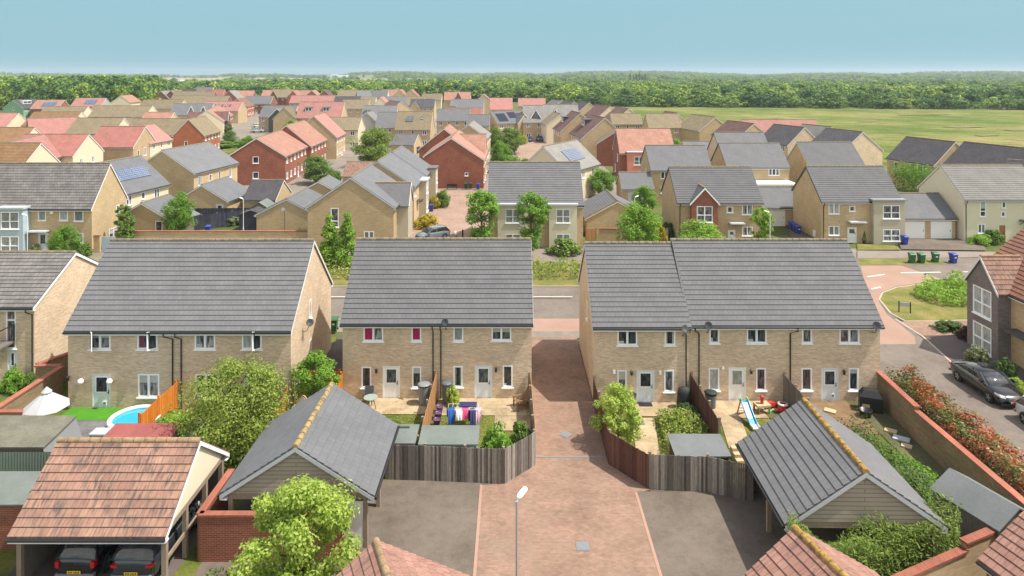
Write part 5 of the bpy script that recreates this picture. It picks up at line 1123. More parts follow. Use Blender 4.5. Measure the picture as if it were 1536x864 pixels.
def leaves_mesh(name, P, Nn, size, mat, rng, aspect=0.55):
    """one small folded diamond per leaf: P positions, Nn outward directions, size per leaf"""
    n = len(P)
    nr = Nn+rng.normal(0, 0.42, (n, 3)); nr /= np.linalg.norm(nr, axis=1)[:, None]+1e-9
    t = np.cross(nr, rng.normal(0, 1, (n, 3))); t /= np.linalg.norm(t, axis=1)[:, None]+1e-9
    b = np.cross(nr, t); s = size[:, None]
    V = np.empty((n, 4, 3)); V[:, 0] = P-t*s*0.5; V[:, 1] = P+b*s*aspect*0.5-nr*s*0.06; V[:, 2] = P+t*s*0.5; V[:, 3] = P-b*s*aspect*0.5-nr*s*0.06
    me = bpy.data.meshes.new(name); me.vertices.add(n*4); me.vertices.foreach_set('co', V.reshape(-1))
    me.loops.add(n*4); me.loops.foreach_set('vertex_index', np.arange(n*4, dtype=np.int32))
    me.polygons.add(n); me.polygons.foreach_set('loop_start', np.arange(0, n*4, 4, dtype=np.int32))
    me.update(calc_edges=True); me.materials.append(M[mat]); return me
def clump_points(rng, centers, radii, per):
    P = []; Nn = []
    for c, r in zip(centers, radii):
        k = max(3, int(per*(0.7+0.6*rng.random())))
        d = rng.normal(0, 1, (k, 3)); d /= np.linalg.norm(d, axis=1)[:, None]
        rad = r*(0.35+0.65*np.sqrt(rng.random(k)))
        P.append(c+d*rad[:, None]*np.array([1, 1, 0.8])); q = d.copy(); q[:, 2] += 0.6; Nn.append(q)
    return np.vstack(P), np.vstack(Nn)
def crown_centers(rng, n, shape, h0, h1, r):
    """clump centres through the crown volume; shape gives the radius along the height 0..1"""
    out = []
    while len(out) < n:
        t = rng.random(); rr = shape(t)*r
        if rng.random() > (shape(t)+0.15): continue
        a = rng.random()*2*math.pi; q = rr*math.sqrt(rng.random())*(0.75+0.35*rng.random())
        out.append((q*math.cos(a), q*math.sin(a), h0+(h1-h0)*t))
    return np.array(out)
SH = {'round': lambda t: math.sqrt(max(0, 1-(2*t-0.9)**2*0.95))*0.98+0.02, 'cone': lambda t: max(0.06, (1-t)**0.85)*(0.6+0.4*min(1, t*6)), 'vase': lambda t: 0.30+0.7*t if t < 0.75 else 0.82*(1-(t-0.75)*2.6)+0.1,
      'column': lambda t: math.sin(math.pi*min(1, max(0.04, t*0.9+0.08)))**0.6*0.95, 'dome': lambda t: math.sqrt(max(0.02, 1-t*t)), 'oval': lambda t: math.sin(math.pi*(0.08+0.9*t))**0.7}
def tree_protos(seed, h, r, shape='round', h0=0.25, n=40, per=120, leaf=0.16, mat='leaf_mid', trunk=0.12, clump=0.32, limbs=10):
    rng = np.random.default_rng(seed)
    C = crown_centers(rng, n, SH[shape], h*h0, h*0.95, r)
    rad = r*clump*(0.6+0.7*rng.random(n))
    if shape in ('cone', 'column'): rad *= 0.55+0.5*(1-(C[:, 2]-h*h0)/(h*(1-h0)))
    P, Nn = clump_points(rng, C, rad, per)
    P[:, 2] = np.maximum(P[:, 2], 0.03)
    cm = leaves_mesh('crown', P, Nn, leaf*(0.6+0.8*rng.random(len(P))), mat, rng)
    t = MB(); top = h*0.85
    pts = [(0.04*r*math.sin(i*1.7), 0.04*r*math.cos(i*2.1), top*i/5-0.05) for i in range(6)]
    t.tube(pts, [trunk*(1-0.15*i) for i in range(6)], 7)
    idx = rng.permutation(n)[:limbs]
    for i in idx:
        c = C[i]; z0 = max(h*0.12, min(c[2]*0.75, c[2]-0.25*math.hypot(c[0], c[1])))
        mid = (c[0]*0.45, c[1]*0.45, z0+(c[2]-z0)*0.35)
        t.tube([(0, 0, z0), mid, tuple(c)], [trunk*0.45, trunk*0.3, trunk*0.12], 5, cap=False)
    return t.mesh('trunk', M['trunk']), cm
PROTO = {}
def proto(key, **k):
    if key not in PROTO: PROTO[key] = tree_protos(**k)
    return PROTO[key]
def plant(name, label, cat, key, loc, rz=0.0, scale=1.0, group=None, crown_name='crown', trunk_name='trunk'):
    tm, cm = PROTO[key]
    o = thing(name, label, cat, loc, rz, group); o.scale = scale if isinstance(scale, tuple) else (scale,)*3
    link(trunk_name, tm, o); link(crown_name, cm, o); return o
proto('big', seed=1, h=5.0, r=3.0, n=110, per=230, leaf=0.13, mat='leaf_olive', trunk=0.13, clump=0.26, h0=0.12, limbs=22)
proto('lime', seed=2, h=5.3, r=2.2, n=105, per=230, leaf=0.135, mat='leaf_lime', trunk=0.10, clump=0.24, h0=0.12, limbs=20, shape='oval')
proto('apple', seed=3, h=3.6, r=1.4, n=44, per=170, leaf=0.13, mat='leaf_bright', trunk=0.06, clump=0.28, h0=0.2, limbs=12)
proto('apple2', seed=13, h=3.4, r=1.35, n=46, per=170, leaf=0.13, mat='leaf_lime', trunk=0.05, clump=0.28, h0=0.15, limbs=10)
proto('vase', seed=4, h=6.2, r=2.2, n=95, per=110, leaf=0.17, mat='leaf_bright', trunk=0.08, clump=0.2, h0=0.12, limbs=30, shape='vase')
proto('round', seed=5, h=6.5, r=3.0, n=80, per=170, leaf=0.22, mat='leaf_mid', trunk=0.14, clump=0.3, h0=0.15)
proto('round2', seed=15, h=6.0, r=2.6, n=75, per=170, leaf=0.20, mat='leaf_bright', trunk=0.12, clump=0.3, h0=0.12)
proto('cone', seed=6, h=5.4, r=1.5, n=90, per=130, leaf=0.16, mat='leaf_bright', trunk=0.09, clump=0.34, h0=0.05, shape='cone')
proto('column', seed=7, h=5.0, r=0.95, n=60, per=130, leaf=0.17, mat='leaf_mid', trunk=0.07, clump=0.42, h0=0.08, shape='column')
for i, (mt, sh) in enumerate((('leaf_mid', 'dome'), ('leaf_deep', 'dome'), ('leaf_lime', 'dome'), ('leaf_bright', 'dome'), ('leaf_gold', 'dome'), ('leaf_grey', 'dome'), ('leaf_plum', 'dome'), ('leaf_olive', 'dome'))):
    proto('shrub_'+mt, seed=20+i, h=1.0, r=0.95, n=34, per=110, leaf=0.14, mat=mt, trunk=0.03, clump=0.3, h0=0.05, shape=sh, limbs=6)
def tree(label, key, px, Y, scale=1.0, rz=None, group=None, z=0.0): return plant('tree', label, 'tree', key, (XD(px, Y), Y, z), (px*0.7) if rz is None else rz, scale, group)
def shrub(label, mt, x, y, r, h, rz=None, group=None): return plant('shrub', label, 'shrub', 'shrub_leaf_'+mt, (x, y, 0.15), (x*3.1+y) if rz is None else rz, (r, r, h), group, 'foliage', 'stem')
tree('large olive-green garden tree between the pool house and the left slate carport', 'big', 348, 35.6, 1.0)
tree('lime-green tree growing in front of the bright red brick wall', 'lime', 450, 25.0, 1.0)
tree('small bright fruit tree in front of the dark orange alley fence', 'apple', 471, 40.2, 1.03)
tree('small lime tree beside the dark red-brown fence, right of the driveway', 'apple2', 926, 36.6, (1.0, 1.0, 1.02))
tree('young street tree with upright branches, left of the cream bay house', 'vase', 722, 75.5, 1.2)
tree('young street tree with upright branches in front of the cream bay house', 'vase', 797, 75.0, 1.18, 2.0)
tree('narrow conical tree behind the gap between the front houses, left one', 'cone', 494, 72.0, 1.0)
tree('narrow conical tree behind the gap between the front houses, right one', 'cone', 521, 71.5, 1.06, 2.2)
tree('slim columnar tree against the pale gable of the far-left house', 'column', 187, 78.5, 1.12)
tree('bushy yellow-green tree left of the small green-roofed shed', 'round2', 270, 84.0, (0.72, 0.72, 0.95))
tree('bright round tree behind the ridge of the left house, by the blue front door', 'round2', 97, 73.0, (0.62, 0.62, 0.68))
tree('leafy bright tree in front of the ribbed-roof garage', 'round2', 955, 76.5, (1.0, 1.0, 0.98))
tree('broad low green tree below the brick gable bay', 'round2', 1050, 75.5, (1.15, 1.0, 0.66), 1.0)
tree('loose grey-green tree with pale flowers by the right corner of the brick-bay house', 'vase', 1143, 76.5, (0.75, 0.75, 0.85), 0.7)
tree('green tree standing by the red brick row', 'round', 473, 125.0, (1.05, 1.05, 0.82))
tree('big dark green garden tree in front of the pale rendered house, centre', 'round', 563, 150.0, (1.85, 1.4, 1.3), 1.0)
tree('green tree in the close, left of three in front of the townhouses', 'round', 742, 178.0, (0.85, 0.85, 1.0), 2.0)
tree('bushy green tree in the close, middle of three in front of the townhouses', 'round', 764, 172.0, (1.25, 1.25, 1.05), 3.0)
tree('bright small tree beside the red brick end wall, centre', 'round2', 750, 140.0, (0.9, 0.9, 1.1))
tree('small dark tree in the close below the townhouses', 'round', 788, 132.0, (0.5, 0.5, 0.6))
tree('bright tree in the gap left of the small grey garage', 'round2', 901, 112.0, (0.9, 0.9, 0.8))
tree('green tree beside the plum-roofed cottage', 'round2', 1016, 150.0, (0.75, 0.75, 1.0))
tree('green tree behind the grey garage, by the tan side wall', 'round2', 966, 98.0, (0.72, 0.72, 0.72))
tree('low green tree in front of the orange brick house, left', 'round', 345, 190.0, (0.7, 0.7, 0.7))
tree('green bush-like tree on the green close, left of centre', 'round2', 372, 175.0, (0.9, 0.9, 0.75), 0.4)
tree('slender tree in front of the black-framed porch', 'column', 343, 196.0, 1.3)
tree('small tree in front of the dark slanting gable', 'round2', 437, 225.0, (1.0, 1.0, 0.9))
# tall hedge by the meadow houses
def leaf_box(name, label, cat, x0, x1, y0, y1, h, n, leaf, mat, seed, bulge=0.15, kindv=None, up=0.8, wob=0.3):
    rng = np.random.default_rng(seed)
    u = rng.random((n, 3)); P = np.empty((n, 3)); P[:, 0] = x0+(x1-x0)*u[:, 0]; P[:, 1] = y0+(y1-y0)*u[:, 1]
    hh = h*(1+wob*(np.sin(P[:, 0]*1.9+P[:, 1]*2.3)+np.sin(P[:, 1]*1.1-P[:, 0]*3.1)+rng.normal(0, 0.5, n))/2.5)
    P[:, 2] = 0.1+hh*np.sqrt(u[:, 2])
    Nn = np.zeros((n, 3)); Nn[:, 2] = up; Nn[:, 0] = (u[:, 0]-0.5); Nn[:, 1] = (u[:, 1]-0.5)
    me = leaves_mesh(name, P, Nn, leaf*(0.6+0.8*rng.random(n)), mat, rng)
    o = link(name, me)
    return kind(o, kindv, label, cat) if kindv else tag(o, label, cat)
def leaf_poly(name, label, cat, pts, h, dens, leaf, mat, seed, kindv='stuff', wob=0.5, asp=0.55):
    from mathutils.geometry import intersect_point_tri_2d
    rng = np.random.default_rng(seed); xs = [p[0] for p in pts]; ys = [p[1] for p in pts]; out = []
    A = abs(sum(pts[i][0]*pts[(i+1) % len(pts)][1]-pts[(i+1) % len(pts)][0]*pts[i][1] for i in range(len(pts))))/2
    n = int(A*dens)
    def inside(x, y):
        c = False; j = len(pts)-1
        for i in range(len(pts)):
            if (pts[i][1] > y) != (pts[j][1] > y) and x < (pts[j][0]-pts[i][0])*(y-pts[i][1])/(pts[j][1]-pts[i][1])+pts[i][0]: c = not c
            j = i
        return c
    while len(out) < n:
        x, y = rng.uniform(min(xs), max(xs)), rng.uniform(min(ys), max(ys))
        if inside(x, y): out.append((x, y))
    P = np.zeros((n, 3)); P[:, :2] = out
    hh = h*(1+wob*(np.sin(P[:, 0]*1.3+P[:, 1]*1.7)+np.sin(P[:, 1]*0.9-P[:, 0]*2.1))/2)
    P[:, 2] = 0.15+hh*np.sqrt(rng.random(n)); Nn = np.zeros((n, 3)); Nn[:, 2] = 0.7
    me = leaves_mesh(name, P, Nn, leaf*(0.6+0.8*rng.random(n)), mat, rng, asp); return kind(link(name, me), kindv, label, cat) if kindv else tag(link(name, me), label, cat)
leaf_box('hedge', 'long red and green photinia hedge behind the buff wall at the right', 'hedge', 22.55, 24.25, 27.5, 41.4, 2.15, 24000, 0.145, 'photinia', 3, wob=0.16)
lb = leaf_box('hedge', 'tall dense green hedge in front of the dark-roofed tan house by the meadow', 'hedge', -2.2, 2.2, -9.5, 9.5, 5.2, 9000, 0.34, 'leaf_bright', 4, wob=0.18); lb.location = (65.5, 103, 0); lb.rotation_euler = (0, 0, R(15))
leaf_poly('rain_garden_plants', 'wild green rain garden planting on the oval verge at the right', 'wild plants', [G(*p) for p in ((1370, 446), (1385, 433), (1420, 427), (1500, 424), (1500, 466), (1420, 464), (1385, 456))], 0.9, 75, 0.26, 'leaf_bright', 5)
leaf_poly('verge_planting', 'rough planting along the verge across the street', 'wild plants', [(-48, 66.3), (22, 66.3), (22, 71.8), (-48, 71.8)], 0.65, 32, 0.26, 'leaf_wild', 6)
leaf_poly('garden_weeds', 'tall weeds and wildflowers in the garden behind the pale grey shed', 'wild plants', [(8.1, 35.0), (10.7, 35.0), (10.7, 39.4), (8.3, 39.4)], 0.75, 330, 0.13, 'leaf_wild', 7)
leaf_poly('garden_weeds', 'thin grass and weeds along the foot of the wall, bottom right', 'wild plants', [(17.6, 29.0), (18.8, 29.2), (21.3, 32.6), (20.2, 35.6), (18.0, 35.5)], 0.35, 260, 0.13, 'leaf_bright', 8)
leaf_box('hedge', 'row of thin dark green bushes beside the right slate carport', 'hedge', 17.7, 19.3, 30.5, 37.2, 1.3, 3600, 0.14, 'leaf_deep', 9)
leaf_poly('spiky_shrubs', 'mass of olive spiky shrubs between the right carport and the low wall', 'shrubs', [(10.4, 25.3), (11.8, 24.7), (17.4, 26.7), (18.2, 27.6), (17.2, 28.0), (14, 26.6), (10.7, 26.6)], 2.4, 1150, 0.17, 'leaf_olive', 10, None, 0.3, 0.24)
leaf_box('shrub', 'low bright green bush at the bottom edge, left of the lichen ridge', 'shrub', 6.6, 9.6, 22.6, 23.9, 1.3, 3000, 0.15, 'leaf_bright', 11)
leaf_box('shrub', 'ivy-like green bush at the foot of the red brick wall, bottom left', 'shrub', -11.6, -8.2, 25.0, 26.2, 0.9, 2400, 0.15, 'leaf_mid', 12)
for lb, mt, x, y, r, h in (
    ('bright green garden bush against the driveway fence corner, right of the green-roofed shed', 'bright', -0.75, 35.0, 1.05, 1.75), ('dark bush in the centre garden by the golden driveway fence', 'mid', 0.5, 36.3, 0.75, 1.3),
    ('small bright pot plant on the centre patio under the laundry', 'lime', -4.0+0.45, 40.9, 0.45, 1.2), ('dark leafy bush beside the covered barbecue in the shrub garden', 'deep', 10.0, 39.3, 0.8, 0.9),
    ('yellow-green weeds beside the slab path, right of the lime tree', 'lime', 9.3, 38.4, 0.9, 0.8), ('green bush below the orange fence by the pool', 'bright', -19.0, 38.0, 1.2, 0.9),
    ('bush behind the bird table by the pale gable wall', 'olive', -13.0, 38.3, 0.6, 0.7), ('broad dark green bush in front of the right cream bay', 'mid', XD(849, 75.5), 75.9, 2.0, 1.5),
    ('pale golden grass clump by the slate gable, in the close', 'gold', XD(640, 89), 89, 1.7, 1.7), ('green and gold shrub by the rear slate gable, in the close', 'gold', XD(650, 101), 101.5, 1.0, 1.9),
    ('dark green shrub in the close behind the golden one', 'mid', XD(664, 102.5), 102.5, 1.3, 2.3), ('golden bush at the foot of the conical trees', 'gold', XD(478, 74.5), 75, 1.0, 1.3),
    ('golden forsythia bush by the tan house wall, behind the broad tree', 'gold', XD(992, 79), 79.2, 0.8, 2.6), ('dark shrub below the trellis, beside the tan side wall', 'deep', XD(1003, 82), 83, 1.4, 1.8),
    ('small green hedge in front of the hedge tree, right of centre', 'mid', XD(985, 74), 74.6, 2.6, 1.0), ('bright green bush by the cream house door', 'bright', XD(1474, 80), 80.3, 1.5, 1.0), ('dark bush beside the brown front door', 'mid', XD(1494, 80.4), 80.8, 1.3, 1.4),
    ('round grey-green bush below the tall windows of the grey brick wing', 'grey', XD(1476, 46), 46.5, 0.95, 1.25), ('dark green bush by the pale door at the right edge', 'deep', XD(1516, 43.5), 44.0, 0.85, 1.5), ('yellow-green bush at the right edge near the black car', 'lime', XD(1531, 42), 42.3, 0.7, 1.0),
    ('low dark green bush at the corner of the dark drive', 'deep', XD(1437, 52), 53, 1.2, 0.7), ('plum-leaved bush at the corner of the grey brick wing', 'plum', XD(1456, 51), 51.3, 0.9, 0.9),
    ('green bush by the blue front door, far-left house', 'mid', XD(120, 74.5), 75.2, 0.9, 1.2), ('grey shrub by the far-left bay', 'grey', XD(46, 75), 75.6, 0.7, 1.0), ('green bush by the garage side wall, left yard', 'grey', XD(352, 90.8), 90.8, 1.5, 1.0),
    ('green climber between the sheds, left yard', 'mid', XD(384, 89.5), 90.6, 1.2, 2.1), ('tuft of weeds on the left yard wall', 'bright', XD(448, 79), 80.3, 0.8, 1.7), ('yellow flowering bush in the close in front of the townhouses', 'gold', XD(783, 196), 196, 2.0, 2.4),
    ('dark low shrubs in the middle of the far close', 'deep', XD(869, 118), 160, 2.0, 2.0), ('green hedge on the close below the townhouse trees', 'mid', XD(760, 150), 152, 4.0, 1.6), ('green hedge in front of the black-framed porch', 'mid', XD(335, 186), 187, 6.0, 1.6),
    ('green shrub left of the balcony, at the left edge', 'bright', XD(8, 42.5), 43.2, 0.8, 1.2), ('bush by the red brick row under the tree', 'mid', XD(500, 128), 128, 2.0, 1.8), ('small shrub at the foot of the balcony house', 'mid', XD(47, 44), 43.9, 0.5, 0.6)):
    shrub(lb, mt, x, y, r, h)

# ------------------------------------------------------------------ woodland and far country
import mathutils
def far_proto(i):
    rng = np.random.default_rng(100+i); sh = ['round', 'oval', 'round', 'dome', 'column'][i % 5]
    C = crown_centers(rng, 30, SH[sh], 0.10, 0.92, 0.5 if i % 5 != 4 else 0.3); P, Nn = clump_points(rng, C, 0.15*(0.6+0.7*rng.random(30)), 26)
    P[:, 2] = np.maximum(P[:, 2], 0.0)
    me = leaves_mesh('woodland_tree', P, Nn, 0.085*(0.6+0.8*rng.random(len(P))), 'leaf_forest', rng, 0.8)
    return me
FP = [far_proto(i) for i in range(5)]
pc = bpy.data.collections.new('woodland_protos')
for i, me in enumerate(FP): o = bpy.data.objects.new('woodland_tree_shape', me); pc.objects.link(o)
def scatter(name, label, pts, scales, cat='woodland', wide=1.4):
    me = bpy.data.meshes.new(name); me.from_pydata(pts, [], []); a = me.attributes.new('sc', 'FLOAT', 'POINT'); a.data.foreach_set('value', scales)
    o = link(name, me); kind(o, 'stuff', label, cat)
    ng = bpy.data.node_groups.new(name, 'GeometryNodeTree'); ng.interface.new_socket('Geometry', in_out='INPUT', socket_type='NodeSocketGeometry'); ng.interface.new_socket('Geometry', in_out='OUTPUT', socket_type='NodeSocketGeometry')
    gi = ng.nodes.new('NodeGroupInput'); go = ng.nodes.new('NodeGroupOutput'); ip = ng.nodes.new('GeometryNodeInstanceOnPoints'); ci = ng.nodes.new('GeometryNodeCollectionInfo')
    ci.inputs['Collection'].default_value = pc; ci.inputs['Separate Children'].default_value = True; ci.inputs['Reset Children'].default_value = True
    ip.inputs['Pick Instance'].default_value = True
    ri = ng.nodes.new('FunctionNodeRandomValue'); ri.data_type = 'INT'; ri.inputs['Min'].default_value = 0; ri.inputs['Max'].default_value = 4
    for s in ri.inputs:
        if s.type == 'INT' and s.name == 'Min': s.default_value = 0
        if s.type == 'INT' and s.name == 'Max': s.default_value = 4
    rr = ng.nodes.new('FunctionNodeRandomValue'); rr.data_type = 'FLOAT'
    for s in rr.inputs:
        if s.type == 'VALUE' and s.name == 'Max': s.default_value = 6.28
        if s.name == 'Seed': s.default_value = 7
    cx = ng.nodes.new('ShaderNodeCombineXYZ'); na = ng.nodes.new('GeometryNodeInputNamedAttribute'); na.data_type = 'FLOAT'; na.inputs['Name'].default_value = 'sc'
    L = ng.links.new
    L(gi.outputs[0], ip.inputs['Points']); L(ci.outputs[0], ip.inputs['Instance'])
    L([s for s in ri.outputs if s.type == 'INT'][0], ip.inputs['Instance Index']); L([s for s in rr.outputs if s.type == 'VALUE'][0], cx.inputs[2]); L(cx.outputs[0], ip.inputs['Rotation'])
    sv = ng.nodes.new('ShaderNodeVectorMath'); sv.operation = 'MULTIPLY'; sv.inputs[1].default_value = (wide, wide, 1.0); L([s for s in na.outputs if s.enabled][0], sv.inputs[0]); L(sv.outputs[0], ip.inputs['Scale']); L(ip.outputs[0], go.inputs[0])
    md = o.modifiers.new('scatter', 'NODES'); md.node_group = ng; return o
AZ = [(-1.1, 24), (-0.75, 22), (-0.55, 11), (-0.44, 7), (-0.41, 16), (-0.35, 16), (-0.30, 8), (-0.26, 9), (-0.22, 25), (-0.16, 27), (-0.10, 19), (-0.05, 16), (0.0, 21), (0.05, 19), (0.12, 28), (0.2, 30), (0.26, 24), (0.3, 17), (0.36, 11), (0.42, 18), (0.5, 21), (0.55, 17), (0.62, 26), (0.72, 29), (0.8, 25), (1.1, 27)]
def hill_top(a):
    for (a0, v0), (a1, v1) in zip(AZ, AZ[1:]):
        if a0 <= a <= a1: t = (a-a0)/(a1-a0); t = t*t*(3-2*t); return v0+(v1-v0)*t
    return AZ[0][1] if a < 0 else AZ[-1][1]
def sst(a, b, x): t = min(1, max(0, (x-a)/(b-a))); return t*t*(3-2*t)
def terrain(x, y):
    return -0.6+sst(1000, 3600, y)*hill_top(x/max(y, 1))*0.95*(1 if y < 3600 else 1-0.5*sst(3600, 7000, y))+1.2*sst(1000, 1600, y)*mathutils.noise.noise((x/400, y/400, 0))
tm = MB(); xs = np.linspace(-1.15, 1.15, 90); ys = np.concatenate([np.linspace(960, 4000, 60), np.linspace(4150, 5350, 6)]); V = []
for y in ys:
    for a in xs: V.append((a*y, y, terrain(a*y, y)))
nx = len(xs); tm.add(V, [[j*nx+i, j*nx+i+1, (j+1)*nx+i+1, (j+1)*nx+i] for j in range(len(ys)-1) for i in range(nx-1)], True)
def field_mat():
    m, nt, b = new_mat('far_fields'); v = objco(nt, (0.0022, 0.0012, 0.001)); vo = N(nt, 'ShaderNodeTexVoronoi'); nt.links.new(v, vo.inputs['Vector']); vo.inputs['Scale'].default_value = 1.0
    sp = N(nt, 'ShaderNodeSeparateColor'); nt.links.new(vo.outputs['Color'], sp.inputs[0])
    col = ramp(nt, sp.outputs[0], [(0.0, (0.08, 0.13, 0.04)), (0.4, (0.12, 0.17, 0.05)), (0.55, (0.22, 0.19, 0.10)), (0.75, (0.27, 0.22, 0.13)), (1.0, (0.14, 0.18, 0.06))])
    nt.links.new(col, b.inputs['Base Color']); b.inputs['Roughness'].default_value = 1.0; return m
kind(tm.build('hills', field_mat()), 'structure')
rngf = random.Random(5)
def fill(x_of, y0, y1, step, hmin, hmax, growth=0.0, keep=None, zf=None, jit=0.45):
    pts, sc = [], []; y = y0
    while y < y1:
        st = step*(1+growth*(y-y0)/(y1-y0)); a, b = x_of(y); x = a
        while x < b:
            px, py = x+rngf.uniform(-jit, jit)*st, y+rngf.uniform(-jit, jit)*st
            if keep is None or keep(px, py):
                n = mathutils.noise.noise((px/60, py/60, 3.3)); h = hmin+(hmax-hmin)*min(1, max(0, 0.45+0.5*n+rngf.uniform(-0.45, 0.45)*(1.25 if rngf.random() < 0.2 else 0.8)))
                pts.append((px, py, (zf(px, py) if zf else 0.0)-0.3)); sc.append(h)
            x += st
        y += st*0.9
    return pts, sc
def left_edge(y): return (-0.82*y-40, -0.535*y+4 if y < 560 else -0.50*y-10)
scatter('woodland', 'dense tall woodland on the left beyond the houses', *fill(left_edge, 392, 900, 9.5, 13.0, 20.5), wide=1.05)
def mid_r(y): return (-0.50*y, 0.03*y+20)
scatter('woodland', 'belt of lower woodland behind the middle of the estate', *fill(mid_r, 500, 1000, 8.0, 7.0, 16.0, 0.4, keep=lambda x, y: not (-0.535 < x/y < -0.42 and y < 900 and rngf.random() < 0.8)))
def edge_y(x): return 430-0.17*(x-50) if x < 330 else 372-(x-330)*0.30
scatter('woodland', 'scrubby green woodland stretching beyond the meadow', *fill(lambda y: (0.04*y+10, 0.82*y+40), 340, 1500, 9.2, 3.0, 14.5, 0.9, keep=lambda x, y: y > edge_y(x)+9, zf=lambda x, y: 0.4*sst(900, 1500, y)*0))
wood = lambda x, y: (mathutils.noise.noise((x/260, y/520, 7.7)) > (-0.22 if -0.20 < x/y < 0.9 else 0.16 if x/y < -0.33 else 0.05)) or rngf.random() < 0.04
scatter('hill_woods', 'far wooded hills along the horizon', *fill(lambda y: (-0.95*y, 0.95*y), 1050, 3900, 18.0, 7.5, 17.0, 1.1, keep=lambda x, y: (wood(x, y) and not (-0.55 < x/y < -0.41 and 1500 < y < 2900)) and (y > 1450 or x < 0.03*y), zf=terrain))
# trees one can tell apart along the edge of the meadow and of the left wood
pr = {}
for i, me in enumerate(FP):
    pr[i] = me
tkb = MB(); tkb.tube([(0, 0, -0.02), (0.01, 0, 0.3), (0.0, 0.01, 0.7)], [0.022, 0.016, 0.006], 6); tkm = tkb.mesh('trunk', M['trunk'])
e0 = thing('tree', 'round green scrub tree on the front edge of the wood beyond the meadow', 'tree', (60, 430, 0), 0, 'trees along the far edge of the meadow'); link('trunk', tkm, e0); link('crown', FP[0], e0); e0.scale = (8, 8, 7)
x = 66.0; k = 0
while x < 470:
    y = edge_y(x)+rngf.uniform(-1, 8); s = rngf.uniform(3.2, 10.5)
    t = copy_thing(e0, (x, y, -0.2), rngf.uniform(0, 6), (s*1.7, s*1.7, s*rngf.uniform(0.7, 1.1))); 
    for c in t.children:
        if c.name.startswith('crown'): c.data = FP[k % 4]
    x += rngf.uniform(5.5, 9.5); k += 1
w0 = thing('tree', 'tall woodland tree on the front edge of the left wood', 'tree', (-212, 392, 0), 0, 'trees along the edge of the left wood'); link('trunk', tkm, w0); link('crown', FP[1], w0); w0.scale = (13, 13, 18)
for k in range(26):
    x = -212-k*6.2; s = rngf.uniform(14, 19.5); t = copy_thing(w0, (x+rngf.uniform(-2, 2), 388+rngf.uniform(-5, 4), -0.2), rngf.uniform(0, 6), (s*0.8, s*0.8, s))
    for c in t.children:
        if c.name.startswith('crown'): c.data = FP[(1, 0, 2)[k % 3]]
pm_, pcx = proto('poplar', seed=77, h=24, r=2.4, n=40, per=26, leaf=1.1, mat='leaf_deep', trunk=0.3, clump=0.5, h0=0.1, shape='column', limbs=4)
p0 = plant('poplar', 'tall dark poplar in the row standing out of the far wood', 'tree', 'poplar', (XD(945, 1080), 1080, 0), 0, 1.0, 'row of poplars')
for i, px in enumerate((950, 955, 960, 965, 970)): copy_thing(p0, (XD(px, 1080), 1080+i*3, 0), i, (1, 1, 0.85+0.1*(i % 3)))
wb = MB(); X0 = XD(490, 2700); z0 = terrain(X0, 2700)-1; wb.box(0, 0, 0, 78, 40, 14); wb.box(18, -6, 0, 45, 0, 18); wb.box(50, -4, 0, 92, 0, 9)
ob = thing('industrial_building', 'white industrial building on the horizon, left of centre', 'building', (X0, 2700, z0)); wb.build('wall', M['white'], ob)
rb_ = MB(); rb_.box(-1, -1, 14.01, 79, 41, 15.2); rb_.build('roof', M['palegrey'], ob); dr = MB(); dr.box(5, -0.4, 0, 14, -0.02, 8); dr.build('door', M['midgrey'], ob)
ob2 = thing('barn', 'small white barn in the pale field, far left of centre', 'building', (XD(268, 1500), 1500, 0)); b2 = MB(); b2.box(-9, 0, 0, 9, 12, 5); b2.build('wall', M['white'], ob2)
b3 = MB(); b3.poly([(-10, -0.6, 4.9), (10, -0.6, 4.9), (10, 6, 8), (-10, 6, 8)]); b3.poly([(-10, 6, 8), (10, 6, 8), (10, 12.6, 4.9), (-10, 12.6, 4.9)]); b3.build('roof', M['white'], ob2)
# hazy air
hz = MB(); hz.box(-7100, -155, -3, 7100, 5450, 62); ho = hz.mesh('haze', [])
ho = link('haze', ho); kind(ho, 'stuff', 'thin pale blue summer haze over the whole view', 'haze')
hm = bpy.data.materials.new('haze_air'); hm.use_nodes = True; nt = hm.node_tree; nt.nodes.remove(nt.nodes['Principled BSDF'])
pv = nt.nodes.new('ShaderNodeVolumePrincipled'); pv.inputs['Color'].default_value = (0.78, 0.9, 1.0, 1); pv.inputs['Density'].default_value = 0.00014; pv.inputs['Anisotropy'].default_value = 0.2
nt.links.new(pv.outputs[0], nt.nodes['Material Output'].inputs['Volume']); ho.data.materials.append(hm)

# rough grass on the small lawns
for lb, p, sd in (('rough grass on the left centre lawn', [(-10.2, 35.9), (-4.8, 35.9), (-4.8, 39.8), (-10.2, 39.8)], 31), ('rough grass on the laundry lawn', [(-4.5, 35.7), (-1.1, 35.7), (-1.1, 39.6), (-4.5, 39.6)], 32),
    ('rough grass on the slide lawn', [(13.3, 36.2), (16.3, 36.2), (16.3, 39.3), (13.3, 39.3)], 33), ('rough grass along the shrub garden fence', [(5.1, 34.9), (6.4, 34.9), (6.8, 41.0), (5.1, 41.0)], 34), ('rough grass between the steps and the grey shed', [(10.9, 32.6), (16.4, 32.6), (16.4, 36.0), (10.9, 36.0)], 35)):
    leaf_poly('lawn_grass', lb, 'grass', p, 0.13, 130, 0.10, 'leaf_wild', sd, 'stuff', 0.4, 0.25)
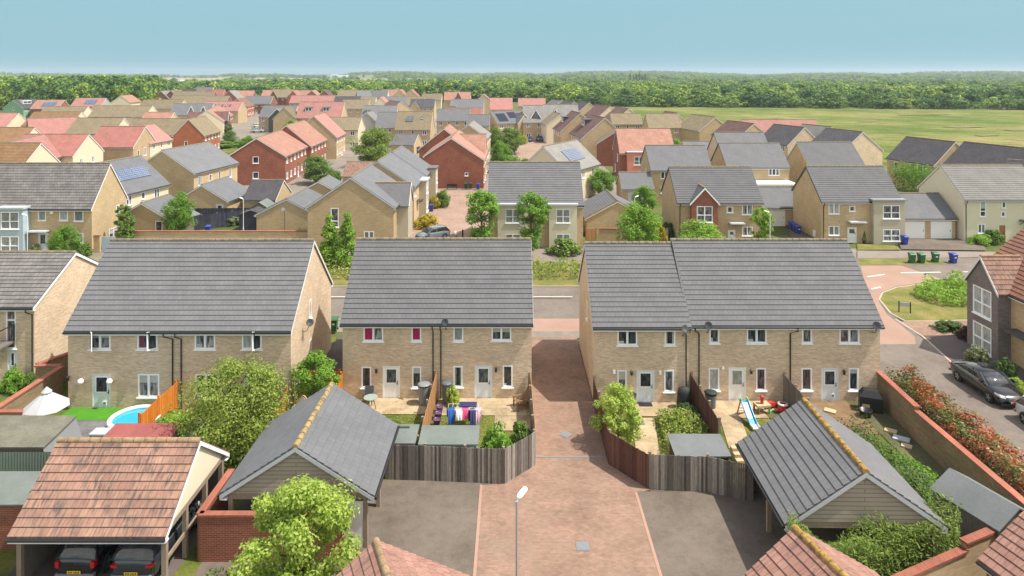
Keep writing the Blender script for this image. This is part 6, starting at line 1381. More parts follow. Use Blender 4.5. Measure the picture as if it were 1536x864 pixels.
# ------------------------------------------------------------------ cars
def paint(name, c, rough=0.10):
    m, nt, b = new_mat(name); v = objco(nt)
    col = mixc(nt, noise(nt, v, 3.0, 4), tuple(x*0.92 for x in c), tuple(x*1.08 for x in c)); nt.links.new(col, b.inputs['Base Color'])
    b.inputs['Roughness'].default_value = rough; b.inputs['Specular IOR Level'].default_value = 0.5; b.inputs['Coat Weight'].default_value = 0.5; b.inputs['Coat Roughness'].default_value = 0.08; return m
M['p_black'] = paint('black_car_paint', (0.006, 0.0065, 0.009)); M['p_silver'] = paint('silver_car_paint', (0.42, 0.44, 0.46)); M['p_grey'] = paint('dark_grey_car_paint', (0.022, 0.027, 0.035))
M['p_blue'] = paint('blue_car_paint', (0.03, 0.06, 0.18)); M['p_slate'] = paint('slate_car_paint', (0.12, 0.16, 0.19)); M['p_white'] = paint('white_car_paint', (0.6, 0.6, 0.6))
M['carglass'] = glass('car_glass', (0.012, 0.015, 0.018), 0.03, (0.03, 0.035, 0.04), 0.7)
M['tyre'] = plain('tyre_rubber', (0.015, 0.015, 0.015), 0.85, 0.1, 8); M['rim'] = plain('alloy_rim', (0.38, 0.39, 0.40), 0.35, 0.1, 8, metal=0.6)
M['chrome'] = plain('chrome_trim', (0.62, 0.63, 0.65), 0.2, 0.05, 8, metal=0.8); M['lens'] = plain('headlamp_lens', (0.55, 0.57, 0.6), 0.1, 0.1, 8); M['redlens'] = plain('red_lamp_lens', (0.42, 0.012, 0.012), 0.15, 0.1, 8)
M['plate_w'] = plain('white_number_plate', (0.65, 0.65, 0.62), 0.5, 0.03, 3); M['plate_y'] = plain('yellow_number_plate', (0.72, 0.52, 0.03), 0.5, 0.03, 3)
def ringloft(st, prof):
    """st: list of x stations; prof(x) -> half ring of (y, z) from sill to top centre; mirrored"""
    rows = []
    for x in st:
        h = prof(x); rows.append([(x, y, z) for y, z in h]+[(x, -y, z) for y, z in h[::-1][1:]])
    V = [p for r in rows for p in r]; n = len(rows[0]); Fc = []
    for i in range(len(rows)-1):
        for j in range(n-1): Fc.append([i*n+j, i*n+j+1, (i+1)*n+j+1, (i+1)*n+j][::-1])
    Fc.append(list(range(n))); Fc.append([(len(rows)-1)*n+j for j in range(n)][::-1]); return V, Fc
def lerp_tab(tab, x):
    if x <= tab[0][0]: return tab[0][1]
    for (a, u), (b, v) in zip(tab, tab[1:]):
        if x <= b: return u+(v-u)*(x-a)/(b-a)
    return tab[-1][1]
def car(label, loc, rz, body='p_black', L=4.85, W=1.84, style='saloon', front_plate='plate_w', rear_plate='plate_y', cat='car', group=None):
    o = thing('car', label, cat, loc, rz, group); h = L/2
    if style == 'saloon':
        belt = [(-h, 0.70), (-h+0.10, 0.90), (-h+0.5, 0.97), (-0.6, 0.95), (0.9, 0.93), (h-0.8, 0.86), (h-0.2, 0.74), (h, 0.56)]
        cab = [(-h+0.55, 0.99), (-h+1.45, 1.38), (-0.35, 1.46), (0.38, 1.42), (1.28, 0.96)]
    else:
        belt = [(-h, 0.70), (-h+0.08, 0.95), (-h+0.9, 1.0), (-0.6, 0.97), (0.9, 0.96), (h-0.6, 0.88), (h-0.12, 0.74), (h, 0.58)]
        cab = [(-h+0.10, 1.0), (-h+0.55, 1.46), (-0.3, 1.52), (0.3, 1.47), (1.15, 0.98)]
    wid = [(-h, 0.80), (-h+0.25, 0.94), (-h+1.0, 1.0), (h-1.0, 1.0), (h-0.3, 0.92), (h, 0.74)]
    def prof(x):
        b = lerp_tab(belt, x); w = W/2*lerp_tab(wid, x); s = 0.20
        return [(w*0.88, s), (w*0.97, s+0.12), (w, s+0.30), (w*0.985, b-0.18), (w*0.93, b-0.03), (w*0.80, b+0.015), (w*0.4, b+0.035), (0, b+0.04)]
    st = sorted({-h, -h+0.05, -h+0.12, -h+0.3, -h+0.7, -h+1.2, -1.2, -0.6, 0, 0.6, 1.1, h-1.2, h-0.8, h-0.5, h-0.3, h-0.15, h-0.05, h})
    V, Fc = ringloft(st, prof); b = MB(); b.add(V, Fc, True); b.build('body', M[body], o)
    def cprof(x):
        t = lerp_tab(cab, x); z0 = lerp_tab(belt, x)-0.02; w0 = W/2*0.90; w1 = W/2*(0.92-0.20*min(1, max(0, (t-z0)/0.5)))
        return [(w0, z0-0.02), ((w0+w1)/2+0.01, (z0+t)/2), (w1, max(t-0.05, z0)), (w1*0.75, t), (0, t+0.02)]
    cs = [cab[0][0], cab[0][0]+0.3, cab[1][0], (cab[1][0]+cab[2][0])/2, cab[2][0], cab[3][0], (cab[3][0]+cab[4][0])/2, cab[4][0]]
    V, Fc = ringloft(cs, cprof); g = MB(); g.add(V, Fc, True); g.build('windows', M['carglass'], o)
    r = MB()
    rs = [cab[1][0]-0.05, cab[1][0]+0.2, cab[2][0], cab[3][0], cab[3][0]+0.05]
    V = []; 
    for x in rs:
        t = lerp_tab(cab, x); w1 = W/2*0.715
        V += [(x, y, z) for y, z in ((w1+0.02, t-0.055), (w1*0.77, t+0.012), (0, t+0.034), (-w1*0.77, t+0.012), (-w1-0.02, t-0.055))]
    r.add(V, [[i*5+j, (i+1)*5+j, (i+1)*5+j+1, i*5+j+1][::-1] for i in range(len(rs)-1) for j in range(4)], True); r.build('roof', M[body], o)
    pl = [cab[1], cab[3], (-0.15, lerp_tab(cab, -0.15))]
    for sgn in (1, -1):
        p = MB()
        for (xa, xb) in ((cab[3][0], cab[4][0]), (cab[1][0], cab[0][0]), (-0.2, -0.15)):
            t = lerp_tab(cab, xa); zb = lerp_tab(belt, xb)
            p.bar((xa, sgn*(W/2*0.72), t-0.05), (xb, sgn*W/2*0.905, zb-0.01), 0.07, 0.05)
        p.cur = 0; p.build('pillars', M[body], o)
        tr = MB(); tr.bar((-h+0.8, sgn*W/2*0.925, 0.985), (1.1, sgn*W/2*0.925, 0.965), 0.02, 0.03); tr.build('window_trim', M['chrome'], o)
        mi = MB(); mi.box(0.80, sgn*(W/2*0.92), 0.96, 0.98, sgn*(W/2+0.13), 1.10); mi.build('mirror', M[body], o)
        hl = MB(); hl.add([(h-0.52, sgn*W*0.465, 0.70), (h-0.13, sgn*W*0.40, 0.64), (h-0.06, sgn*W*0.27, 0.60), (h-0.12, sgn*W*0.27, 0.74), (h-0.30, sgn*W*0.40, 0.79), (h-0.55, sgn*W*0.455, 0.82)], [[0, 1, 2, 3, 4, 5] if sgn < 0 else [5, 4, 3, 2, 1, 0]])
        hl.v = [(x+0.03, y*1.02, z+0.02) for x, y, z in hl.v]; hl.build('headlight', M['lens'], o)
        tl = MB(); tl.box(-h-0.012, sgn*W*(0.36 if L < 4 else 0.30), 0.72 if L > 4 else 0.66, -h+0.22, sgn*W*0.447, 0.82 if L > 4 else 0.90); tl.build('tail_light', M['redlens'], o)
        for x in (-L*0.29, L*0.305):
            ar = MB(); ar.lathe([(0.0, 0.0), (0.365, 0.0), (0.365, 0.03), (0.0, 0.03)], (0, 0, 0), 20, False); 
            ar.v = [(xx, sgn*(zz), yy) for xx, yy, zz in ar.v]; a = ar.build('wheel_arch', M['black'], o, (x, sgn*(W/2-0.025), 0.33))
            wh = MB(); wh.lathe([(0.20, -0.10), (0.30, -0.11), (0.325, -0.06), (0.325, 0.06), (0.30, 0.10), (0.22, 0.10)], (0, 0, 0), 20)
            wh.v = [(xx, sgn*zz, yy) for xx, yy, zz in wh.v]; wo = wh.build('wheel', M['tyre'], o, (x, sgn*(W/2-0.07), 0.325))
            rm = MB(); rm.lathe([(0.0, 0.07), (0.06, 0.085), (0.08, 0.06), (0.225, 0.075), (0.225, 0.02)], (0, 0, 0), 20)
            for q in range(5): t = q*2*math.pi/5; rm.bar((0.05*math.cos(t), 0.05*math.sin(t), 0.08), (0.21*math.cos(t), 0.21*math.sin(t), 0.085), 0.06, 0.02, up=(0, 0, 1))
            rm.v = [(xx, sgn*zz, yy) for xx, yy, zz in rm.v]; rm.build('rim', M['rim'], wo)
    gr = MB(); gr.box(h-0.03, -W*0.2, 0.46, h+0.02, W*0.2, 0.66)
    for i in range(4): gr.box(h+0.021, -W*0.2, 0.48+i*0.05, h+0.03, W*0.2, 0.495+i*0.05)
    gr.build('grille', M['midgrey'] if style == 'saloon' else M['black'], o)
    fb = MB(); fb.box(h-0.12, -W*0.42, 0.22, h+0.03, W*0.42, 0.34); fb.build('bumper', M['black'], o)
    rb = MB(); rb.box(-h-0.04, -W*0.44, 0.30, -h+0.12, W*0.44, 0.44); rb.build('bumper', M['midgrey'] if style != 'saloon' else M[body], o)
    for x, s, mt in ((h+0.035, 1, front_plate), (-h-0.045, -1, rear_plate)):
        p = MB(); zc = 0.42 if s > 0 else 0.52; p.box(x-0.008, -0.26, zc-0.055, x+0.008, 0.26, zc+0.055); po = p.build('number_plate', M[mt], o)
        mk_ = MB()
        for q in range(7): yy = -0.21+q*0.06+(0.03 if q > 3 else 0); mk_.box(x+s*0.0085, yy, zc-0.035, x+s*0.011, yy+0.035, zc+0.035)
        mk_.build('characters', M['black'], po)
    return o
car('black saloon car parked at the kerb by the grey brick wing, facing the viewer', (29.75, 42.8, 0.17), R(-90), 'p_black')
car('silver car cut by the right edge, parked just in front of the black saloon', (29.95, 37.4, 0.17), R(-90), 'p_silver', style='hatch', L=4.5)
car('black hatchback with a yellow rear plate under the tiled carport, left one', (-17.0, 28.4, 0.17), R(90), 'p_black', style='hatch', L=3.75, W=1.7)
car('dark grey car with wide red tail lamps under the tiled carport, right one', (-14.75, 28.6, 0.17), R(90), 'p_grey', style='hatch', L=4.3, W=1.82)
car('slate grey hatchback in the paved close behind the centre roof', (-9.6, 82.6, 0.12), R(215), 'p_slate', style='hatch', L=4.1, W=1.75)
car('blue hatchback parked nose-out in front of the tall townhouses, left of two', (5.0, 203, 0.1), R(-95), 'p_blue', style='hatch', L=4.1)
car('dark blue car parked in front of the tall townhouses, right of two', (8.4, 205, 0.1), R(-85), 'p_blue', style='hatch', L=4.4)
car('white car parked beside the green close, far left of centre', (-96, 258, 0.1), R(15), 'p_white', style='hatch', L=4.2)
car('silver car parked below the white car beside the green close', (-88, 236, 0.1), R(20), 'p_silver', style='hatch', L=4.2)

# ------------------------------------------------------------------ wheelie bins
M['bin_green'] = plain('green_bin_plastic', (0.022, 0.115, 0.04), 0.5, 0.12, 4); M['bin_blue'] = plain('blue_bin_plastic', (0.025, 0.045, 0.28), 0.5, 0.12, 4); M['bin_dark'] = plain('dark_green_bin_plastic', (0.015, 0.06, 0.035), 0.5, 0.12, 4)
BINM = {}
def wheelie_bin(label, mat, x, y, rz=0.0, sticker=True, z=0.1, group=None):
    o = thing('wheelie_bin', label, 'wheelie bin', (x, y, z), rz, group)
    if mat not in BINM:
        b = MB(); q = []
        for (w, d, zz) in ((0.21, 0.24, 0.03), (0.28, 0.33, 0.92)): q += [(-w, -d, zz), (w, -d, zz), (w, d, zz), (-w, d, zz)]
        b.add(q, [[3, 2, 1, 0], [4, 5, 6, 7], [0, 1, 5, 4], [1, 2, 6, 5], [2, 3, 7, 6], [3, 0, 4, 7]]); b.box(-0.30, -0.35, 0.87, 0.30, 0.35, 0.925)
        l = MB(); V = [(-0.31, -0.38, 0.93), (0.31, -0.38, 0.93), (0.31, 0.36, 0.95), (-0.31, 0.36, 0.95), (-0.26, -0.30, 0.99), (0.26, -0.30, 0.99), (0.26, 0.30, 1.05), (-0.26, 0.30, 1.05)]
        l.add(V, [[3, 2, 1, 0], [4, 5, 6, 7], [0, 1, 5, 4], [1, 2, 6, 5], [2, 3, 7, 6], [3, 0, 4, 7]])
        h = MB(); h.tube([(-0.27, 0.36, 0.92), (-0.27, 0.46, 0.97), (0.27, 0.46, 0.97), (0.27, 0.36, 0.92)], 0.018, 6)
        w = MB(); w.lathe([(0.0, -0.03), (0.1, -0.03), (0.1, 0.03), (0.0, 0.03)], (0, 0, 0), 12, False); w.v = [(c, a, b_) for a, b_, c in w.v]
        s = MB(); s.box(-0.11, -0.305, 0.55, 0.11, -0.30, 0.72)
        BINM[mat] = (b.mesh('body', M[mat]), l.mesh('lid', M[mat]), h.mesh('handle', M[mat]), w.mesh('wheel', M['black']), s.mesh('sticker', M['white']))
    b, l, h, w, s = BINM[mat]
    link('body', b, o); link('lid', l, o); link('handle', h, o); link('wheel', w, o, (-0.25, 0.28, 0.1)); link('wheel', w, o, (0.25, 0.28, 0.1))
    if sticker: link('sticker', s, o)
    return o
for lb, mt, px, py, st in (('green wheelie bin on the street verge, left of a close pair', 'bin_green', 1368, 397, False), ('green wheelie bin on the street verge, right of a close pair', 'bin_green', 1382, 397, False),
    ('green wheelie bin with a white label, standing between the pair and the blue bin', 'bin_green', 1403, 395.5, True), ('blue wheelie bin with a white label on the pavement, right of the green bins', 'bin_blue', 1430, 397, True),
    ('blue wheelie bin against the grey rendered bay, beside the white garages', 'bin_blue', 1357, 369, False), ('blue wheelie bin by the white single garage, nearest of three', 'bin_blue', 1197, 352, True),
    ('blue wheelie bin by the white single garage, middle of three', 'bin_blue', 1192, 348.5, False), ('blue wheelie bin by the white single garage, farthest of three', 'bin_blue', 1187, 345.5, False),
    ('dark green wheelie bin against the red brick end wall, left of two', 'bin_dark', 699, 284, False), ('dark green wheelie bin against the red brick end wall, right of two', 'bin_dark', 706, 284, False),
    ('blue wheelie bin at the right corner of the red brick end wall', 'bin_blue', 717, 285, False), ('blue wheelie bin at the corner of the cream bay house, left of two', 'bin_blue', 722, 306, False),
    ('blue wheelie bin at the corner of the cream bay house, right of two', 'bin_blue', 729, 307, False), ('green wheelie bin standing in the alley between the left front houses', 'bin_green', 501, 500, True),
    ('blue wheelie bin in the slate-fenced yard across the street', 'bin_blue', 312, 352, False), ('blue wheelie bin by the slate gable in the close', 'bin_blue', 647, 318, False)):
    x, y = G(px, py); wheelie_bin(lb, mt, x, y, R(random.Random(px).uniform(-12, 12)), st, 0.19 if py > 360 else 0.12)

# ------------------------------------------------------------------ street lamps, signs, posts
def lamp(label, x, y, h=5.0, az=0.0, mat='midgrey', head='white'):
    o = thing('street_lamp', label, 'street lamp', (x, y, 0), az)
    p = MB(); p.tube([(0, 0, 0), (0, 0, 1.2)], 0.065, 10); p.tube([(0, 0, 1.2), (0, 0, h)], 0.042, 10); p.build('pole', M[mat], o)
    a = MB(); a.tube([(0, 0, h-0.05), (0.12, 0, h+0.07)], 0.035, 8); a.build('bracket', M[mat], o)
    hd = MB(); pr_ = [(0.0, 0.0), (0.07, 0.02), (0.11, 0.12), (0.115, 0.35), (0.10, 0.5), (0.0, 0.56)]; hd.lathe(pr_, (0, 0, 0), 14)
    hd.v = [(0.06+z*0.97, y_, h+0.08+z*0.22+x_*0.6) for x_, y_, z in hd.v]; hd.build('lamp_head', M[head], o); return o
lamp('street lamp with a white head in the middle of the bottom edge', 0.17, 24.0, 5.0, R(55), 'steel')
lamp('pale street lamp across the street, left of the slate yard fence', XD(365, 84.3), 84.3, 4.6, R(160), 'offwhite')
lamp('street lamp with a long white head beside the far-left blue-grey bay', XD(41, 72), 72.0, 5.1, R(180), 'offwhite')
lamp('street lamp in front of the white single garage', XD(1155, 72.5), 72.5, 5.3, R(150), 'offwhite'); lamp('street lamp behind the bright tree by the ribbed-roof garage', XD(952, 82), 82.0, 5.2, R(30), 'offwhite')
so_ = thing('street_name_sign', 'low grey sign board on two black posts, on the dry grass by the junction', 'sign', (*G(1357, 472), 0.19), R(-22))
for x in (-0.42, 0.42): p = MB(); p.box(-0.04, -0.04, 0, 0.04, 0.04, 0.9); p.build('post', M['black'], so_, (x, 0, 0))
p = MB(); p.box(-0.378, -0.02, 0.5, 0.378, 0.02, 0.82); p.build('board', M['palegrey'], so_)
p = thing('sign_post', 'thin dark post standing in front of the tan garage with the black shed', 'post', (XD(427, 80.6), 80.6, 0)); q = MB(); q.tube([(0, 0, 0), (0, 0, 4.4)], 0.035, 6); q.build('pole', M['darkgrey'], p); q = MB(); q.box(-0.35, -0.03, 3.95, 0.05, -0.01, 4.3); q.build('plate', M['palegrey'], p)
p = MB(); p.lathe([(0.0, 0), (0.09, 0), (0.09, 0.95), (0.06, 1.02), (0, 1.02)], n=10); tag(p.build('bollard', M['black'], None, (*G(694, 358), 0.1)), 'black bollard in the close behind the centre roof', 'bollard')
p = thing('globe_light', 'white globe on a short post in the close, beside the slate car', 'light', (*G(684, 359.5), 0.1)); q = MB(); q.lathe([(0.05, 0), (0.05, 0.5)], n=8); q.build('post', M['black'], p); q = MB(); q.lathe([(0.25*math.sin(math.pi*i/8)+0.001, 0.72-0.25*math.cos(math.pi*i/8)) for i in range(9)], n=14); q.build('globe', M['white'], p)

# ------------------------------------------------------------------ things fixed to houses
def dish(H, side, u, z, out=0.35, az=0.0):
    o = thing_part('satellite_dish', H['o'], H['P'](side, u, z), ROT[side]); m = MB()
    m.tube([(0, 0, -0.5), (0, -out*0.6, -0.45), (0, -out, 0.0)], 0.02, 6); o.data = m.mesh('satellite_dish', M['darkgrey'])
    d = MB(); d.lathe([(0.0, 0.0), (0.13, 0.018), (0.225, 0.062), (0.235, 0.07), (0.22, 0.07), (0.12, 0.03), (0.0, 0.012)], n=20); d.tube([(0, -0.28, 0.03), (0, -0.05, 0.42)], 0.012, 5); d.box(-0.04, -0.08, 0.40, 0.04, 0.0, 0.47)
    rm = Matrix.Rotation(az, 3, 'Z') @ Matrix.Rotation(R(68), 3, 'X'); d.v = [tuple(rm @ Vector(v)+Vector((0, -out, 0.08))) for v in d.v]; d.build('reflector', M['darkgrey'], o); return o
dish(B1, 'b', -2.2, 4.35, 0.45, R(-70)); dish(B2, 'r', 6.35, 4.95, 0.55, R(-25)); dish(B3a, 'r', 5.35, 4.75, 0.55, R(20)); dish(B3b, 'r', 1.1, 4.85, 0.55, R(-30)); dish(B3b, 'r', 11.2, 4.85, 0.55, R(-35))
def lantern(H, px, py, side='r'):
    u, z = H['unproject'](side, px, py); o = thing_part('wall_lantern', H['o'], H['P'](side, u, z), ROT[side]); m = MB()
    m.bar((0, 0, -0.12), (0, -0.12, -0.12), 0.03, 0.03); m.lathe([(0.02, -0.12), (0.07, -0.08), (0.08, 0.10), (0.11, 0.12), (0.01, 0.2)], (0, -0.13, 0), 6, False); o.data = m.mesh('wall_lantern', M['black'])
for H, px, py in ((B2, 565, 556), (B2, 744, 554), (B3a, 947, 559), (B3b, 1126, 557), (B3b, 1265, 558), (B1, 104, 567)): lantern(H, px, py)
for px in (124, 167):
    u, z = B1['unproject']('r', px, 570); o = thing_part('globe_lamp', B1['o'], B1['P']('r', u, z), 0); m = MB(); m.lathe([(0.17*math.sin(math.pi*i/8)+0.001, -0.17*math.cos(math.pi*i/8)) for i in range(9)], (0, -0.2, 0), 14); m.bar((0, 0, 0.1), (0, -0.2, 0.15), 0.03, 0.03); o.data = m.mesh('globe_lamp', M['white'])
def wallbox(H, side, px, py, w, h, mat, name='meter_box'):
    u, z = H['unproject'](side, px, py); m = MB(); m.box(-w/2, -0.12, -h/2, w/2, 0, h/2); m.build(name, M[mat], H['o'], H['P'](side, u, z), ROT[side])
wallbox(M4, 'a', 283, 318, 0.55, 0.9, 'palegrey', 'wall_unit'); wallbox(R11, 'a', 1222, 350, 0.5, 0.75, 'white'); wallbox(B3a, 'r', 921, 557, 0.14, 0.2, 'white', 'security_lamp'); wallbox(B3a, 'r', 990, 558, 0.14, 0.2, 'white', 'security_lamp'); wallbox(B3b, 'r', 1084, 551, 0.14, 0.16, 'white', 'security_lamp'); wallbox(M1, 'r', 78, 318, 0.35, 0.4, 'white', 'alarm_box'); wallbox(B1, 'r', 348, 560, 0.1, 0.2, 'black', 'wall_hook')
# balcony of the left-edge house
bl = thing_part('balcony', F9['o'], F9['P']('r', 12.0, 2.75), 0); m = MB(); m.box(-2.2, -1.5, -0.12, 0.75, 0, 0.0); bl.data = m.mesh('balcony', M['f_mid'])
m = MB()
for x, y in ((0.72, -1.47), (-0.75, -1.47), (-2.15, -1.47), (0.72, -0.05)): m.box(x-0.03, y-0.03, 0.002, x+0.03, y+0.03, 1.05)
m.bar((-2.15, -1.47, 1.07), (0.75, -1.47, 1.07), 0.06, 0.05); m.bar((0.72, -1.43, 1.07), (0.72, 0, 1.07), 0.06, 0.05); m.build('railing', M['black'], bl)
m = MB(); m.box(-2.1, -1.48, 0.12, 0.68, -1.465, 0.95); m.build('glass_panel', M['glass_mid'], bl)
m = MB(); m.box(-0.42, -1.45, -2.75, -0.25, -1.28, -0.125); m.build('post', M['darkgrey'], bl)
gate = MB(); gate.box(0, 0, 0.05, 1.5, 0.06, 1.8)
for i in range(10): gate.box(0.02+i*0.148, -0.012, 0.06, 0.14+i*0.148, -0.001, 1.78)
tag(gate.build('garden_gate', M['blue_render'], None, (-46.1, 76.7, 0)), 'pale blue-grey timber gate beside the far-left gable', 'gate')

# ------------------------------------------------------------------ garden things
M['fabric_white'] = plain('pale_canvas', (0.40, 0.41, 0.42), 0.9, 0.05, 3); M['water'] = plain('pool_water', (0.02, 0.36, 0.56), 0.05, 0.08, 1.0); M['poolblue'] = plain('blue_vinyl', (0.07, 0.30, 0.55), 0.4, 0.1, 3)
M['wood'] = plain('varnished_wood', (0.22, 0.12, 0.06), 0.7, 0.25, 6); M['palewood'] = plain('pale_wood', (0.50, 0.38, 0.22), 0.8, 0.2, 6); M['charcoal'] = plain('charcoal_cover', (0.02, 0.024, 0.022), 0.7, 0.3, 6)
M['t_blue'] = plain('sky_blue_plastic', (0.0, 0.33, 0.60), 0.35, 0.05, 4); M['t_red'] = plain('red_plastic', (0.55, 0.035, 0.03), 0.4, 0.08, 4); M['t_green'] = plain('green_plastic', (0.06, 0.48, 0.08), 0.4, 0.08, 4); M['t_white'] = plain('white_plastic', (0.68, 0.66, 0.62), 0.4, 0.06, 4)
M['c_navy'] = plain('navy_cloth', (0.02, 0.025, 0.10), 0.9, 0.3, 10); M['c_blue'] = plain('blue_towel', (0.02, 0.08, 0.30), 0.95, 0.2, 10); M['c_pink'] = plain('pink_cloth', (0.60, 0.06, 0.18), 0.9, 0.2, 10); M['c_palepink'] = plain('pale_pink_cloth', (0.66, 0.42, 0.48), 0.9, 0.1, 10); M['c_white'] = plain('white_cloth', (0.62, 0.62, 0.66), 0.9, 0.1, 10); M['purple'] = plain('purple_glaze', (0.10, 0.03, 0.22), 0.4, 0.2, 8)
M['slateplastic'] = plain('slate_plastic', (0.10, 0.125, 0.14), 0.5, 0.12, 5); M['greyplastic'] = plain('grey_plastic', (0.22, 0.235, 0.235), 0.5, 0.12, 5); M['frosted'] = plain('frosted_glass', (0.28, 0.34, 0.32), 0.2, 0.1, 4)
o = thing('parasol', 'white open parasol in the garden beside the buff wall, left', 'parasol', (-25.5, 37.4, 0.19)); m = MB(); m.tube([(0, 0, 0), (0, 0, 2.45)], 0.025, 8); m.build('pole', M['midgrey'], o)
m = MB(); V = [(0, 0, 2.55)]+[(1.15*math.cos(k*math.pi/4+0.2), 1.15*math.sin(k*math.pi/4+0.2), 1.62) for k in range(8)]; m.add(V, [[0, 1+k, 1+(k+1) % 8] for k in range(8)]); m.add([(x, y, z-0.012) for x, y, z in V], [[0, 1+(k+1) % 8, 1+k] for k in range(8)]); m.build('canopy', M['fabric_white'], o)
m = MB(); m.lathe([(0.02, 2.72), (0.26, 2.46), (0.27, 2.42)], n=8, smooth=False); m.build('vent', M['fabric_white'], o); m = MB(); m.lathe([(0, 0), (0.28, 0), (0.26, 0.08), (0.05, 0.12)], n=16); m.build('base', M['midgrey'], o)
def chair(label, x, y, rz, mat='t_white', z=0.19):
    o = thing('garden_chair', label, 'chair', (x, y, z), rz)
    m = MB(); m.box(-0.26, -0.25, 0.40, 0.26, 0.25, 0.44); m.build('seat', M[mat], o)
    m = MB(); m.add([(-0.26, 0.22, 0.44), (0.26, 0.22, 0.44), (0.26, 0.36, 0.92), (-0.26, 0.36, 0.92), (-0.26, 0.26, 0.44), (0.26, 0.26, 0.44), (0.26, 0.40, 0.92), (-0.26, 0.40, 0.92)], [[0, 1, 2, 3], [7, 6, 5, 4], [0, 4, 5, 1], [1, 5, 6, 2], [2, 6, 7, 3], [3, 7, 4, 0]]); m.build('backrest', M[mat], o)
    for s in (-1, 1):
        m = MB(); m.box(s*0.27-0.025, -0.25, 0.62, s*0.27+0.025, 0.28, 0.65); m.build('armrest', M[mat], o)
        for yy in (-0.22, 0.22): l = MB(); l.bar((0, 0, 0), (0, 0, 0.64 if yy < 0 else 0.45), 0.04, 0.04); l.build('leg', M[mat], o, (s*0.24, yy, 0))
    return o
chair('white plastic garden chair under the right side of the parasol', -24.45, 37.3, R(100)); 
def table(label, x, y, r, h, mat, legm='black', z=0.19):
    o = thing('garden_table', label, 'table', (x, y, z)); m = MB(); m.lathe([(0, h), (r, h), (r, h+0.03), (0, h+0.03)], n=20, smooth=False); m.build('tabletop', M[mat], o)
    for k in range(3): t = k*2.1; m = MB(); m.tube([(r*0.75*math.cos(t), r*0.75*math.sin(t), 0), (r*0.35*math.cos(t), r*0.35*math.sin(t), h)], 0.018, 6); m.build('leg', M[legm], o)
    return o
table('round glass table on the left centre patio', XD(555, 40.2), 40.4, 0.42, 0.70, 'frosted'); chair('dark garden chair behind the round glass table', XD(553, 41.2), 41.1, 0, 'darkgrey'); table('white table under the parasol', -25.4, 37.6, 0.5, 0.68, 't_white')
o = thing('paddling_pool', 'round blue inflatable pool with a white rim beside the bright orange fence', 'pool', (-21.2, 38.35, 0.195)); m = MB(); m.lathe([(1.22, 0.02), (1.38, 0.12), (1.40, 0.42), (1.30, 0.50)], n=36); m.build('side', M['poolblue'], o)
m = MB(); m.lathe([(1.24+0.14*math.cos(t), 0.56+0.11*math.sin(t)) for t in [i*2*math.pi/10 for i in range(11)]], n=36); m.build('rim', M['t_white'], o); m = MB(); m.lathe([(0.0, 0.50), (1.16, 0.50)], n=36); m.build('water', M['water'], o)
o = thing('storage_box', 'grey plastic storage box beside the paddling pool', 'box', (-22.0, 36.5, 0.19)); m = MB(); m.add([(-0.34, -0.28, 0), (0.34, -0.28, 0), (0.34, 0.28, 0), (-0.34, 0.28, 0), (-0.4, -0.32, 0.66), (0.4, -0.32, 0.66), (0.4, 0.32, 0.66), (-0.4, 0.32, 0.66)], [[3, 2, 1, 0], [4, 5, 6, 7], [0, 1, 5, 4], [1, 2, 6, 5], [2, 3, 7, 6], [3, 0, 4, 7]]); m.build('body', M['greyplastic'], o); m = MB(); m.box(-0.43, -0.35, 0.661, 0.43, 0.35, 0.76); m.build('lid', M['palegrey'], o)
for lb, x, mt, h in (('small dark garden ornament on the grey paving, left of a pink one', -23.65, 'c_navy', 0.62), ('small pink garden ornament on the grey paving, right of a dark one', -23.2, 'c_pink', 0.55)):
    m = MB(); m.lathe([(0.0, 0), (0.10, 0), (0.08, h*0.25), (0.12, h*0.5), (0.10, h*0.72), (0.04, h*0.78), (0.07, h*0.86), (0.06, h*0.96), (0, h)], n=12); tag(m.build('garden_ornament', M[mt], None, (x, 36.0, 0.19)), lb, 'ornament')
def butt(label, x, y, r, h, mat, ribs, lid='slateplastic', z=0.19, cat='water butt', name='water_butt'):
    o = thing(name, label, cat, (x, y, z)); pr_ = [(r*0.8, 0)]
    for i in range(ribs): a = i/ribs; pr_ += [(r*(0.82+0.18*a), h*(a+0.02)), (r*(0.86+0.18*a), h*(a+0.45/ribs)), (r*(0.82+0.18*(a+1/ribs)), h*(a+0.9/ribs))]
    m = MB(); m.lathe(pr_, n=20); m.build('body', M[mat], o); m = MB(); m.lathe([(0, h), (r*1.1, h), (r*1.12, h+0.05), (r*0.7, h+0.10), (0, h+0.11)], n=20); m.build('lid', M[lid], o); return o
butt('tall grey garden bin with a rolled lid, left of the golden dividing fence', -5.3, 41.1, 0.36, 1.15, 'greyplastic', 2, 'greyplastic', cat='bin', name='garden_bin'); butt('ribbed slate-blue water butt by the twin downpipes', -3.95, 41.25, 0.30, 1.15, 'slateplastic', 6)
butt('dark round smoker grill on the paved toy garden', 11.85, 40.7, 0.34, 0.85, 'slateplastic', 1, 'charcoal', cat='grill', name='smoker_grill')
o = thing('clothes_airer', 'folding clothes airer in the right centre garden', 'clothes airer', (-2.75, 38.6, 0.17)); m = MB()
for yy in (-0.35, 0.35): m.bar((-0.85, yy, 1.05), (0.85, yy, 1.05), 0.02, 0.02)
for k in range(8): m.bar((-0.85+k*1.7/7, -0.35, 1.05), (-0.85+k*1.7/7, 0.35, 1.05), 0.012, 0.012)
m.build('rack', M['t_white'], o)
for s in (-1, 1): l = MB(); l.bar((s*0.55, -0.32, 0), (s*0.55, 0.30, 1.04), 0.02, 0.02); l.bar((s*0.52, 0.32, 0), (s*0.52, -0.30, 1.04), 0.02, 0.02); l.build('leg', M['midgrey'], o)
